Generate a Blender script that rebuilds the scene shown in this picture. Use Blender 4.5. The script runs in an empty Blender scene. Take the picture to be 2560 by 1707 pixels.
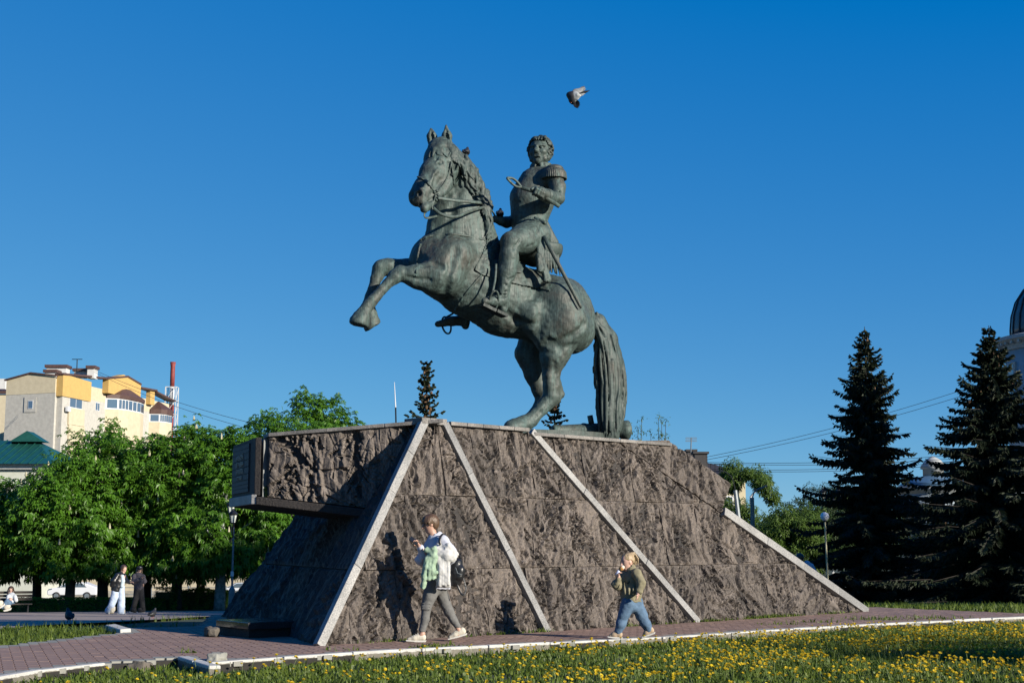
import bpy, bmesh, math, random
import numpy as np
from mathutils import Vector, Matrix, Euler

# ------------------------------------------------------------------ camera, sky, sun, exposure
scene = bpy.context.scene
COL = scene.collection
IMW, IMH, FPX = 2560.0, 1707.0, 3556.0
CAM_H = 1.28
PITCH = math.atan(505.0 / FPX)
cam_data = bpy.data.cameras.new('camera')
cam_data.sensor_width = 36.0
cam_data.lens = 36.0 * FPX / IMW
cam_data.clip_start = 0.1
cam_data.clip_end = 6000.0
cam = bpy.data.objects.new('camera', cam_data)
COL.objects.link(cam)
cam.location = (0, 0, CAM_H)
cam.rotation_euler = (math.pi / 2 + PITCH, 0, 0)
scene.camera = cam

SUN_AZ = (0.819, -0.574)          # horizontal direction towards the sun
SUN_EL = math.radians(18.0)
world = bpy.data.worlds.new('World')
scene.world = world
world.use_nodes = True
wn, wl = world.node_tree.nodes, world.node_tree.links
wn.clear()
sky = wn.new('ShaderNodeTexSky')
sky.sky_type = 'NISHITA'
sky.sun_disc = False
sky.sun_elevation = SUN_EL
sky.sun_rotation = math.atan2(SUN_AZ[0], SUN_AZ[1])
sky.altitude = 200
sky.air_density = 0.6
sky.dust_density = 0.0
sky.ozone_density = 8.0
gm = wn.new('ShaderNodeGamma')            # flatten the sky's range, then grade it to the deep azure of the photograph
gm.inputs['Gamma'].default_value = 0.7
mul = wn.new('ShaderNodeVectorMath'); mul.operation = 'MULTIPLY_ADD'
mul.inputs[1].default_value = (1.12, 1.0, 0.50)
mul.inputs[2].default_value = (-0.45, 0.0, 1.85)
mx0 = wn.new('ShaderNodeVectorMath'); mx0.operation = 'MAXIMUM'
bg = wn.new('ShaderNodeBackground')
bg.inputs['Strength'].default_value = 0.0925
wo = wn.new('ShaderNodeOutputWorld')
wl.new(sky.outputs[0], gm.inputs['Color'])
wl.new(gm.outputs[0], mul.inputs[0])
wl.new(mul.outputs[0], mx0.inputs[0])
wl.new(mx0.outputs[0], bg.inputs['Color'])
wl.new(bg.outputs[0], wo.inputs['Surface'])

sun_data = bpy.data.lights.new('sun', 'SUN')
sun_data.energy = 5.0
sun_data.angle = math.radians(0.5)
sun_data.color = (1.0, 0.91, 0.78)
sun = bpy.data.objects.new('sun', sun_data)
COL.objects.link(sun)
SUN_DIR = Vector((SUN_AZ[0] * math.cos(SUN_EL), SUN_AZ[1] * math.cos(SUN_EL), math.sin(SUN_EL)))
sun.rotation_euler = SUN_DIR.to_track_quat('Z', 'Y').to_euler()
sun.location = SUN_DIR * 60

vs = scene.view_settings
scene.display_settings.display_device = 'sRGB'
vs.view_transform = 'Standard'
vs.look = 'None'
vs.exposure = 1.0
vs.gamma = 1.0
vs.use_curve_mapping = False
scene.cycles.max_bounces = 6
scene.cycles.use_denoising = True

RNG = np.random.default_rng(7)
random.seed(7)

# ------------------------------------------------------------------ picture <-> place helpers
CP, SP = math.cos(PITCH), math.sin(PITCH)
def ray(u, v):
    a = (u - IMW / 2) / FPX
    b = -(v - IMH / 2) / FPX
    d = np.array([a, CP - b * SP, SP + b * CP])
    return d / np.linalg.norm(d)
CAMP = np.array([0, 0, CAM_H])
def onz(u, v, z=0.0):
    d = ray(u, v); return CAMP + d * ((z - CAM_H) / d[2])
def ony(u, v, y):
    d = ray(u, v); return CAMP + d * (y / d[1])
def onplane(u, v, p, n):
    d = ray(u, v); return CAMP + d * (np.dot(np.asarray(p) - CAMP, n) / np.dot(d, n))
def project(p):
    q = np.asarray(p, float) - CAMP
    zc = q[1] * CP + q[2] * SP
    yc = -q[1] * SP + q[2] * CP
    return IMW / 2 + FPX * q[0] / zc, IMH / 2 - FPX * yc / zc

# terrain: level round the monument, then falling away from the camera
def smooth(t): return t * t * (3 - 2 * t)
def ground(x, y):
    x = np.asarray(x, float); y = np.asarray(y, float)
    y0 = np.clip(23.5 + 0.8 * (x + 3.0), 23.5, 30.0)
    t = np.maximum(0, y - y0)
    z = np.where(t < 24, -0.0425 * t, np.where(t < 116, -1.02 - 0.0312 * (t - 24), -3.89))
    return z - 0.10
def gz(x, y): return float(ground(x, y))

# ------------------------------------------------------------------ object helpers
def link(o, parent=None):
    COL.objects.link(o)
    if parent is not None: o.parent = parent
    return o
def tag(o, label=None, cat=None, group=None, kind=None):
    if label: o['label'] = label
    if cat: o['category'] = cat
    if group: o['group'] = group
    if kind: o['kind'] = kind
    return o
def empty(name, loc=(0, 0, 0), rz=0.0, label=None, cat=None, group=None):
    o = bpy.data.objects.new(name, None)
    o.empty_display_size = 0.2
    o.location = tuple(float(c) for c in loc); o.rotation_euler = (0, 0, rz)
    COL.objects.link(o)
    return tag(o, label, cat, group)
def np_mesh(name, verts, faces, smooth_shade=False):
    """faces: (n,3) or (n,4) integer array, or a list of such arrays"""
    if not isinstance(faces, (list, tuple)): faces = [faces]
    faces = [np.asarray(f, np.int32) for f in faces if len(f)]
    verts = np.asarray(verts, np.float32)
    me = bpy.data.meshes.new(name)
    me.vertices.add(len(verts)); me.vertices.foreach_set('co', verts.ravel())
    loops = np.concatenate([f.ravel() for f in faces]) if faces else np.zeros(0, np.int32)
    sizes = np.concatenate([np.full(len(f), f.shape[1], np.int32) for f in faces]) if faces else np.zeros(0, np.int32)
    starts = np.concatenate([[0], np.cumsum(sizes)[:-1]]).astype(np.int32) if len(sizes) else sizes
    me.loops.add(len(loops)); me.loops.foreach_set('vertex_index', loops)
    me.polygons.add(len(sizes))
    me.polygons.foreach_set('loop_start', starts)
    try: me.polygons.foreach_set('loop_total', sizes)
    except Exception: pass
    me.polygons.foreach_set('use_smooth', np.full(len(sizes), bool(smooth_shade)))
    me.update(calc_edges=True)
    me.validate()
    return me
def obj(name, me, mat=None, parent=None):
    o = bpy.data.objects.new(name, me)
    if mat is not None:
        me.materials.clear(); me.materials.append(mat)
    return link(o, parent)

class MB:
    """collects polygons; build() links them as one mesh object"""
    def __init__(s): s.v = []; s.f = []
    def poly(s, pts):
        b = len(s.v); s.v += [tuple(map(float, p)) for p in pts]; s.f.append(tuple(range(b, b + len(pts)))); return s
    def raw(s, vs_, fs):
        b = len(s.v); s.v += [tuple(map(float, p)) for p in vs_]; s.f += [tuple(b + i for i in f) for f in fs]; return s
    def box(s, c, size, rz=0.0, M=None):
        x, y, z = [q / 2 for q in size]
        P = [(-x,-y,-z),(x,-y,-z),(x,y,-z),(-x,y,-z),(-x,-y,z),(x,-y,z),(x,y,z),(-x,y,z)]
        if M is None: M = Matrix.Rotation(rz, 3, 'Z')
        P = [Vector(c) + M @ Vector(p) for p in P]
        return s.raw(P, [(0,3,2,1),(4,5,6,7),(0,1,5,4),(1,2,6,5),(2,3,7,6),(3,0,4,7)])
    def bar(s, a, b, w, t=None, up=(0, 0, 1)):
        """box beam from a to b"""
        a, b = Vector(a), Vector(b); d = b - a; L = d.length
        if L < 1e-6: return s
        d.normalize(); up = Vector(up)
        if abs(d.dot(up)) > 0.98: up = Vector((0, 1, 0)) if abs(d.y) < .9 else Vector((1, 0, 0))
        x = d.cross(up).normalized(); y = x.cross(d)
        M = Matrix((d, x, y)).transposed()
        return s.box((a + b) / 2, (L, w, t or w), M=M)
    def prism(s, pts, h):
        """extrude polygon pts by vector h"""
        n = len(pts); h = Vector(h); P = [Vector(p) for p in pts]; Q = [p + h for p in P]
        b = len(s.v); s.v += [tuple(p) for p in P] + [tuple(q) for q in Q]
        s.f.append(tuple(b + i for i in reversed(range(n)))); s.f.append(tuple(b + n + i for i in range(n)))
        for i in range(n):
            j = (i + 1) % n; s.f.append((b + i, b + j, b + n + j, b + n + i))
        return s
    def tube(s, pts, radii, n=8, cap=True, squash=None):
        P = [Vector(p) for p in pts]
        if not hasattr(radii, '__len__'): radii = [radii] * len(P)
        b0 = len(s.v); ref = None
        for i, p in enumerate(P):
            t = (P[min(i + 1, len(P) - 1)] - P[max(i - 1, 0)])
            if t.length < 1e-9: t = Vector((0, 0, 1))
            t.normalize()
            if ref is None:
                ref = Vector((0, 0, 1)) if abs(t.z) < .9 else Vector((1, 0, 0))
            x = (ref - t * ref.dot(t)).normalized(); ref = x; y = t.cross(x)
            for k in range(n):
                a = 2 * math.pi * k / n
                s.v.append(tuple(p + (x * math.cos(a) + y * math.sin(a) * (squash or 1)) * radii[i]))
        for i in range(len(P) - 1):
            for k in range(n):
                k2 = (k + 1) % n
                s.f.append((b0 + i*n + k, b0 + i*n + k2, b0 + (i+1)*n + k2, b0 + (i+1)*n + k))
        if cap:
            s.f.append(tuple(b0 + k for k in reversed(range(n))))
            s.f.append(tuple(b0 + (len(P)-1)*n + k for k in range(n)))
        return s
    def lathe(s, prof, c=(0, 0, 0), n=16, M=None):
        """prof: list of (r, z)"""
        b0 = len(s.v); c = Vector(c)
        for r, z in prof:
            for k in range(n):
                a = 2 * math.pi * k / n
                p = Vector((r * math.cos(a), r * math.sin(a), z))
                if M is not None: p = M @ p
                s.v.append(tuple(c + p))
        for i in range(len(prof) - 1):
            for k in range(n):
                k2 = (k + 1) % n
                s.f.append((b0 + i*n + k, b0 + i*n + k2, b0 + (i+1)*n + k2, b0 + (i+1)*n + k))
        s.f.append(tuple(b0 + k for k in reversed(range(n))))
        s.f.append(tuple(b0 + (len(prof)-1)*n + k for k in range(n)))
        return s
    def ball(s, c, r, n=10, m=7, scale=(1, 1, 1)):
        prof = [(max(1e-3, math.sin(math.pi * i / m)) * r, -math.cos(math.pi * i / m) * r) for i in range(m + 1)]
        return s.lathe(prof, c, n, Matrix.Diagonal(scale))
    def build(s, name, mat=None, parent=None, smooth_shade=False, bevel=0.0):
        me = bpy.data.meshes.new(name)
        me.from_pydata(s.v, [], s.f); me.update()
        if smooth_shade: me.polygons.foreach_set('use_smooth', [True] * len(me.polygons))
        o = obj(name, me, mat, parent)
        if bevel:
            m = o.modifiers.new('bevel', 'BEVEL'); m.width = bevel; m.segments = 2; m.limit_method = 'ANGLE'
        return o
def copy_tree(o, parent=None):
    c = o.copy(); COL.objects.link(c); c.parent = parent
    for ch in list(o.children): copy_tree(ch, c)
    return c
def spline(pts, n=24):
    """Catmull-Rom through pts -> n points"""
    P = np.asarray(pts, float); k = len(P)
    out = []
    for t in np.linspace(0, k - 1, n):
        i = min(int(t), k - 2); f = t - i
        p0, p1, p2, p3 = P[max(i-1,0)], P[i], P[i+1], P[min(i+2,k-1)]
        out.append(.5*((2*p1)+(-p0+p2)*f+(2*p0-5*p1+4*p2-p3)*f*f+(-p0+3*p1-3*p2+p3)*f**3))
    return np.array(out)

# ------------------------------------------------------------------ value noise (numpy)
def _hash(i, j, k, seed):
    h = (i * 374761393 + j * 668265263 + k * 2147483647 + seed * 1274126177) & 0xFFFFFFFF
    h = ((h ^ (h >> 13)) * 1274126177) & 0xFFFFFFFF
    h = h ^ (h >> 16)
    return (h & 0xFFFFFF) / float(0xFFFFFF)
def vnoise(x, y, z=None, seed=0):
    x = np.asarray(x, float); y = np.asarray(y, float); z = np.zeros_like(x) if z is None else np.asarray(z, float)
    xi, yi, zi = np.floor(x).astype(np.int64), np.floor(y).astype(np.int64), np.floor(z).astype(np.int64)
    fx, fy, fz = smooth(x - xi), smooth(y - yi), smooth(z - zi)
    r = 0
    for a in (0, 1):
        for b in (0, 1):
            for c in (0, 1):
                w = (fx if a else 1 - fx) * (fy if b else 1 - fy) * (fz if c else 1 - fz)
                r = r + w * _hash(xi + a, yi + b, zi + c, seed)
    return r * 2 - 1
def fbm(x, y, z=None, seed=0, octv=4, gain=.5):
    r, a, f = 0, 1, 1
    for o in range(octv):
        r = r + a * vnoise(x * f, y * f, None if z is None else z * f, seed + o); a *= gain; f *= 2.03
    return r

# ------------------------------------------------------------------ signed distance sculpting
class SDF:
    def __init__(s, lo, hi, vox):
        s.lo = np.asarray(lo, float); s.vox = vox
        s.n = np.maximum(4, np.ceil((np.asarray(hi, float) - s.lo) / vox).astype(int) + 1)
        s.d = np.full(s.n, 9.0, np.float32)
    def _win(s, lo, hi):
        i0 = np.clip(np.floor((lo - s.lo) / s.vox).astype(int), 0, s.n)
        i1 = np.clip(np.ceil((hi - s.lo) / s.vox).astype(int) + 1, 0, s.n)
        if np.any(i1 <= i0): return None
        sl = tuple(slice(a, b) for a, b in zip(i0, i1))
        g = [(s.lo[k] + s.vox * np.arange(i0[k], i1[k])).astype(np.float32) for k in range(3)]
        return sl, g[0][:, None, None], g[1][None, :, None], g[2][None, None, :]
    def _op(s, sl, d2, k, op):
        d1 = s.d[sl]
        if op == 'u':
            if k > 0:
                h = np.clip(.5 + .5 * (d1 - d2) / k, 0, 1); s.d[sl] = d1 + (d2 - d1) * h - k * h * (1 - h)
            else: s.d[sl] = np.minimum(d1, d2)
        else:
            if k > 0:
                h = np.clip(.5 - .5 * (d1 + d2) / k, 0, 1); s.d[sl] = d1 + (-d2 - d1) * h + k * h * (1 - h)
            else: s.d[sl] = np.maximum(d1, -d2)
        return s
    def cone(s, a, b, ra, rb, k=0.0, op='u', flat=None):
        """tapered capsule; flat=(direction, factor) squeezes the section along direction"""
        a, b = np.asarray(a, float), np.asarray(b, float)
        R = max(ra, rb) * (max(1, flat[1]) if flat else 1) + k + 4 * s.vox
        w = s._win(np.minimum(a, b) - R, np.maximum(a, b) + R)
        if w is None: return s
        sl, X, Y, Z = w
        ab = b - a; L2 = max(float(ab @ ab), 1e-9)
        px, py, pz = X - a[0], Y - a[1], Z - a[2]
        t = np.clip((px * ab[0] + py * ab[1] + pz * ab[2]) / L2, 0, 1)
        qx, qy, qz = px - t * ab[0], py - t * ab[1], pz - t * ab[2]
        f = 1.0
        if flat:
            nrm = np.asarray(flat[0], float); nrm = nrm / np.linalg.norm(nrm); f = flat[1]
            c = (qx * nrm[0] + qy * nrm[1] + qz * nrm[2]) * (1 / f - 1)
            qx, qy, qz = qx + c * nrm[0], qy + c * nrm[1], qz + c * nrm[2]
        d = (np.sqrt(qx*qx + qy*qy + qz*qz) - (ra + (rb - ra) * t)) * min(1.0, f)
        return s._op(sl, d.astype(np.float32), k, op)
    def chain(s, pts, radii, k=0.0, op='u', flat=None):
        for i in range(len(pts) - 1): s.cone(pts[i], pts[i+1], radii[i], radii[i+1], k, op, flat)
        return s
    def ell(s, c, r, M=None, k=0.0, op='u'):
        """ellipsoid, radii r along the columns of M"""
        c = np.asarray(c, float); r = np.asarray(r, float)
        M = np.eye(3) if M is None else np.asarray(M, float)
        R = r.max() + k + 4 * s.vox
        w = s._win(c - R, c + R)
        if w is None: return s
        sl, X, Y, Z = w
        px, py, pz = X - c[0], Y - c[1], Z - c[2]
        q = [(px * M[0, i] + py * M[1, i] + pz * M[2, i]) for i in range(3)]
        k0 = np.sqrt(sum((q[i] / r[i]) ** 2 for i in range(3)))
        k1 = np.sqrt(sum((q[i] / r[i] ** 2) ** 2 for i in range(3))) + 1e-9
        return s._op(sl, (k0 * (k0 - 1) / k1).astype(np.float32), k, op)
    def box(s, c, h, M=None, rnd=0.0, k=0.0, op='u'):
        c = np.asarray(c, float); h = np.asarray(h, float); M = np.eye(3) if M is None else np.asarray(M, float)
        R = np.linalg.norm(h) + k + 4 * s.vox
        w = s._win(c - R, c + R)
        if w is None: return s
        sl, X, Y, Z = w
        px, py, pz = X - c[0], Y - c[1], Z - c[2]
        q = [np.abs(px * M[0, i] + py * M[1, i] + pz * M[2, i]) - (h[i] - rnd) for i in range(3)]
        d = np.sqrt(sum(np.maximum(a, 0) ** 2 for a in q)) + np.minimum(np.maximum(np.maximum(q[0], q[1]), q[2]), 0) - rnd
        return s._op(sl, d.astype(np.float32), k, op)
    def noise(s, amp, freq, seed=0, octv=2, sx=(1, 1, 1)):
        g = [(s.lo[k] + s.vox * np.arange(s.n[k])) * freq * sx[k] for k in range(3)]
        m = np.abs(s.d) < amp * 3 + 3 * s.vox
        I = np.nonzero(m)
        s.d[I] += (amp * fbm(g[0][I[0]], g[1][I[1]], g[2][I[2]], seed, octv)).astype(np.float32)
        return s
    def mesh(s, name):
        d = s.d; n = s.n; ins = d < 0
        for ax in range(3):                     # close the shape at the grid border
            sl = [slice(None)] * 3
            for e in (0, -1):
                sl[ax] = e; d[tuple(sl)] = np.maximum(d[tuple(sl)], 1e-4)
        ins = d < 0
        c = [ins[i:n[0]-1+i, j:n[1]-1+j, k:n[2]-1+k] for i in (0, 1) for j in (0, 1) for k in (0, 1)]
        cnt = sum(x.astype(np.int8) for x in c)
        act = np.argwhere((cnt > 0) & (cnt < 8))
        if len(act) == 0: return np_mesh(name, np.zeros((0, 3)), [])
        idx = np.full(np.array(n) - 1, -1, np.int64)
        idx[act[:, 0], act[:, 1], act[:, 2]] = np.arange(len(act))
        acc = np.zeros((len(act), 3)); num = np.zeros(len(act))
        cor = [(i, j, k) for i in (0, 1) for j in (0, 1) for k in (0, 1)]
        val = {q: d[act[:, 0]+q[0], act[:, 1]+q[1], act[:, 2]+q[2]].astype(float) for q in cor}
        for a in cor:
            for ax in range(3):
                if a[ax] == 1: continue
                b = list(a); b[ax] = 1; b = tuple(b)
                va, vb = val[a], val[b]
                m = (va < 0) != (vb < 0)
                t = np.where(m, va / np.where(m, va - vb, 1), 0)
                p = np.tile(np.array(a, float), (len(act), 1)); p[:, ax] += t
                acc[m] += p[m]; num[m] += 1
        V = s.lo + s.vox * (act + acc / np.maximum(num, 1)[:, None])
        quads = []
        for ax in range(3):
            o1, o2 = [(1, 2), (2, 0), (0, 1)][ax]
            A = ins[tuple(slice(0, n[q]-1) if q == ax else slice(1, n[q]-1) for q in range(3))]
            B = ins[tuple(slice(1, n[q]) if q == ax else slice(1, n[q]-1) for q in range(3))]
            E = np.argwhere(A != B)
            if len(E) == 0: continue
            inside = A[E[:, 0], E[:, 1], E[:, 2]]
            base = E.copy()
            for q in range(3):
                if q != ax: base[:, q] += 1
            def cell(d1, d2):
                w = base.copy(); w[:, o1] -= d1; w[:, o2] -= d2
                return idx[w[:, 0], w[:, 1], w[:, 2]]
            Q = np.stack([cell(1, 1), cell(0, 1), cell(0, 0), cell(1, 0)], 1)
            Q[~inside] = Q[~inside][:, ::-1]
            quads.append(Q)
        return np_mesh(name, V, [np.concatenate(quads)], True)
def unit(v): v = np.asarray(v, float); return v / np.linalg.norm(v)
def frame(x, up=(0, 0, 1)):
    """3x3 with columns x, y, z built on direction x"""
    x = unit(x); y = np.cross(up, x)
    y = unit(y) if np.linalg.norm(y) > 1e-6 else np.array([0, 1., 0]); z = np.cross(x, y)
    return np.stack([x, y, z], 1)
# ------------------------------------------------------------------ materials (procedural)
MATS = {}
ALB = 0.86                      # one common factor on the measured surface colours
def alb(c): return tuple(x * ALB for x in c)
def nodes_mat(name, rough=.7, metal=0.0, spec=.5):
    m = bpy.data.materials.new(name); m.use_nodes = True
    nt = m.node_tree; b = nt.nodes['Principled BSDF']
    b.inputs['Roughness'].default_value = rough; b.inputs['Metallic'].default_value = metal
    b.inputs['Specular IOR Level'].default_value = spec
    MATS[name] = m
    return m, nt, b
def N(nt, t, **kw):
    n = nt.nodes.new(t)
    for k, v in kw.items(): setattr(n, k, v)
    return n
def tex_co(nt, scale=(1, 1, 1), out='Object'):
    tc = N(nt, 'ShaderNodeTexCoord'); mp = N(nt, 'ShaderNodeMapping')
    mp.inputs['Scale'].default_value = scale
    nt.links.new(tc.outputs[out], mp.inputs['Vector']); return mp.outputs[0]
def noise_n(nt, co, scale, detail=4, rough=.55):
    n = N(nt, 'ShaderNodeTexNoise'); n.inputs['Scale'].default_value = scale
    n.inputs['Detail'].default_value = detail; n.inputs['Roughness'].default_value = rough
    nt.links.new(co, n.inputs['Vector']); return n.outputs['Fac']
def ramp(nt, fac, stops):
    r = N(nt, 'ShaderNodeValToRGB'); e = r.color_ramp.elements
    while len(e) < len(stops): e.new(.5)
    for el, (p, c) in zip(e, stops): el.position = p; el.color = (*c, 1)
    nt.links.new(fac, r.inputs[0]); return r.outputs[0]
def mixc(nt, fac, a, b, mode='MIX'):
    m = N(nt, 'ShaderNodeMix', data_type='RGBA', blend_type=mode)
    for sock, val in ((m.inputs[0], fac), (m.inputs[6], a), (m.inputs[7], b)):
        if isinstance(val, (int, float)): sock.default_value = val
        elif isinstance(val, tuple): sock.default_value = (*val, 1)
        else: nt.links.new(val, sock)
    return m.outputs[2]
def bump(nt, b, h, strength=.3, dist=.02):
    n = N(nt, 'ShaderNodeBump'); n.inputs['Strength'].default_value = strength; n.inputs['Distance'].default_value = dist
    nt.links.new(h, n.inputs['Height']); nt.links.new(n.outputs[0], b.inputs['Normal'])
def simple(name, c, c2=None, scale=6.0, rough=.7, metal=0.0, bmp=0.0, bscale=None, spec=.5, lo=.35, hi=.65, out='Object', dist=.02, stretch=(1, 1, 1)):
    m, nt, b = nodes_mat(name, rough, metal, spec)
    co = tex_co(nt, stretch, out)
    f = noise_n(nt, co, scale)
    if c2 is None: c2 = tuple(x * .82 for x in c)
    c, c2 = alb(c), alb(c2)
    nt.links.new(ramp(nt, f, [(lo, c2), (hi, c)]), b.inputs['Base Color'])
    if bmp: bump(nt, b, noise_n(nt, co, bscale or scale * 3), bmp, dist)
    return m
def flat_print(name, c, rough=.6):
    m, nt, b = nodes_mat(name, rough); b.inputs['Base Color'].default_value = (*c, 1); return m

def granite(name, dark, mid, light, speck, scale=1.0, rough=.75, bmp=.4):
    dark, mid, light, speck = alb(dark), alb(mid), alb(light), alb(speck)
    light2 = tuple(x * 1.75 for x in light)
    m, nt, b = nodes_mat(name, rough, 0, .4)
    co = tex_co(nt)
    big = noise_n(nt, co, 1.3 * scale, 5)
    fine = noise_n(nt, co, 34 * scale, 3, .7)
    base = ramp(nt, big, [(.3, dark), (.5, mid), (.68, light)])
    base = mixc(nt, ramp(nt, fine, [(.35, (.45, .45, .45)), (.62, (1.35, 1.3, 1.25))]), base, base, 'MULTIPLY') if False else base
    grain = N(nt, 'ShaderNodeMix', data_type='RGBA', blend_type='MULTIPLY'); grain.inputs[0].default_value = .75
    nt.links.new(base, grain.inputs[6]); nt.links.new(ramp(nt, fine, [(.32, (.35, .34, .34)), (.5, (1, 1, 1)), (.7, (1.7, 1.6, 1.5))]), grain.inputs[7])
    v = N(nt, 'ShaderNodeTexVoronoi'); v.inputs['Scale'].default_value = 26 * scale; nt.links.new(co, v.inputs['Vector'])
    sp = ramp(nt, v.outputs['Distance'], [(.10, (1, 1, 1)), (.17, (0, 0, 0))])
    gate = ramp(nt, v.outputs['Color'], [(.80, (0, 0, 0)), (.84, (1, 1, 1))])
    sm = mixc(nt, 1.0, sp, gate, 'MULTIPLY')
    col = mixc(nt, sm, grain.outputs[2], speck)
    oi = N(nt, 'ShaderNodeObjectInfo')                      # every slab has its own tone
    tone = ramp(nt, oi.outputs['Random'], [(0, (.80, .80, .81)), (1, (1.18, 1.16, 1.14))])
    col = mixc(nt, 1.0, col, tone, 'MULTIPLY')
    at = N(nt, 'ShaderNodeAttribute', attribute_name='chisel')  # bruised, paler stone along the chisel cuts
    col = mixc(nt, at.outputs['Fac'], col, light2)
    nt.links.new(col, b.inputs['Base Color'])
    bump(nt, b, noise_n(nt, co, 24 * scale, 5, .7), bmp, .02)
    return m
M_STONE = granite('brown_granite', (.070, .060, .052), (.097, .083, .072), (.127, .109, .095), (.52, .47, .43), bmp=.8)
M_STONE2 = granite('shade_darkened_granite', (.017, .015, .0145), (.028, .024, .022), (.042, .036, .032), (.13, .12, .115), bmp=.8)  # same granite, darkened: the left face's shade is put into the colour
M_FIN = granite('grey_granite', (.15, .155, .155), (.20, .205, .205), (.25, .255, .255), (.5, .5, .5), 1.6, .6, .15)
M_COPE = granite('coping_granite', (.10, .098, .093), (.15, .145, .138), (.2, .193, .183), (.45, .44, .42), 1.4, .65, .2)

def bronze(name, dark=(.011, .018, .017), mid=(.044, .064, .058), pat=(.080, .135, .125), brown=(.044, .045, .038)):
    m, nt, b = nodes_mat(name, .6, .12, .4)
    co = tex_co(nt); cs = tex_co(nt, (7, 7, .55))
    a = noise_n(nt, co, 1.6, 5); st = noise_n(nt, cs, 2.2, 5, .65); f = noise_n(nt, co, 16, 4, .6)
    base = ramp(nt, a, [(.34, brown), (.5, mid), (.66, tuple(x * 1.05 for x in mid))])
    base = mixc(nt, ramp(nt, st, [(.5, (0, 0, 0)), (.72, (.75, .75, .75))]), base, pat)
    base = mixc(nt, ramp(nt, f, [(.3, (.75, .75, .75)), (.52, (0, 0, 0))]), base, dark)
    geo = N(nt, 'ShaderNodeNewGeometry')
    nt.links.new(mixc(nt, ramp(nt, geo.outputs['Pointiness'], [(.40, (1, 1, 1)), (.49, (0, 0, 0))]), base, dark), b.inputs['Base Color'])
    nt.links.new(ramp(nt, st, [(.3, (.5,) * 3), (.7, (.72,) * 3)]), b.inputs['Roughness'])
    bump(nt, b, mixc(nt, .5, noise_n(nt, co, 7, 6, .65), noise_n(nt, cs, 6, 3)), .38, .035)
    return m
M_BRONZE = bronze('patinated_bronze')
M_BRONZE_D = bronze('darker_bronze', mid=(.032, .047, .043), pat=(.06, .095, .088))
# ------------------------------------------------------------------ the monument's rock-like pedestal
P0 = onz(797, 1613); PE = onz(2171, 1527)
WT = unit(PE - P0)                                  # along the wall
WN = unit([WT[1], -WT[0], 0.2])                     # outward, leaning back
WB = np.cross(WN, WT)                               # up the slope
def wall_tb(u, v):
    q = onplane(u, v, P0, WN) - P0; return float(q @ WT), float(q @ WB)
def wall_p(t, b, h=0.0): return P0 + WT * t + WB * b + WN * h
BACK = unit([-.35, .94, 0])

pedestal = empty('monument_pedestal', P0, 0, 'sloping pedestal of rough brown granite slabs with pale granite strips, carrying the bronze rider', 'pedestal')
def child(o):
    o.parent = pedestal; o.location = Vector(o.location) - Vector(P0); return o

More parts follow.
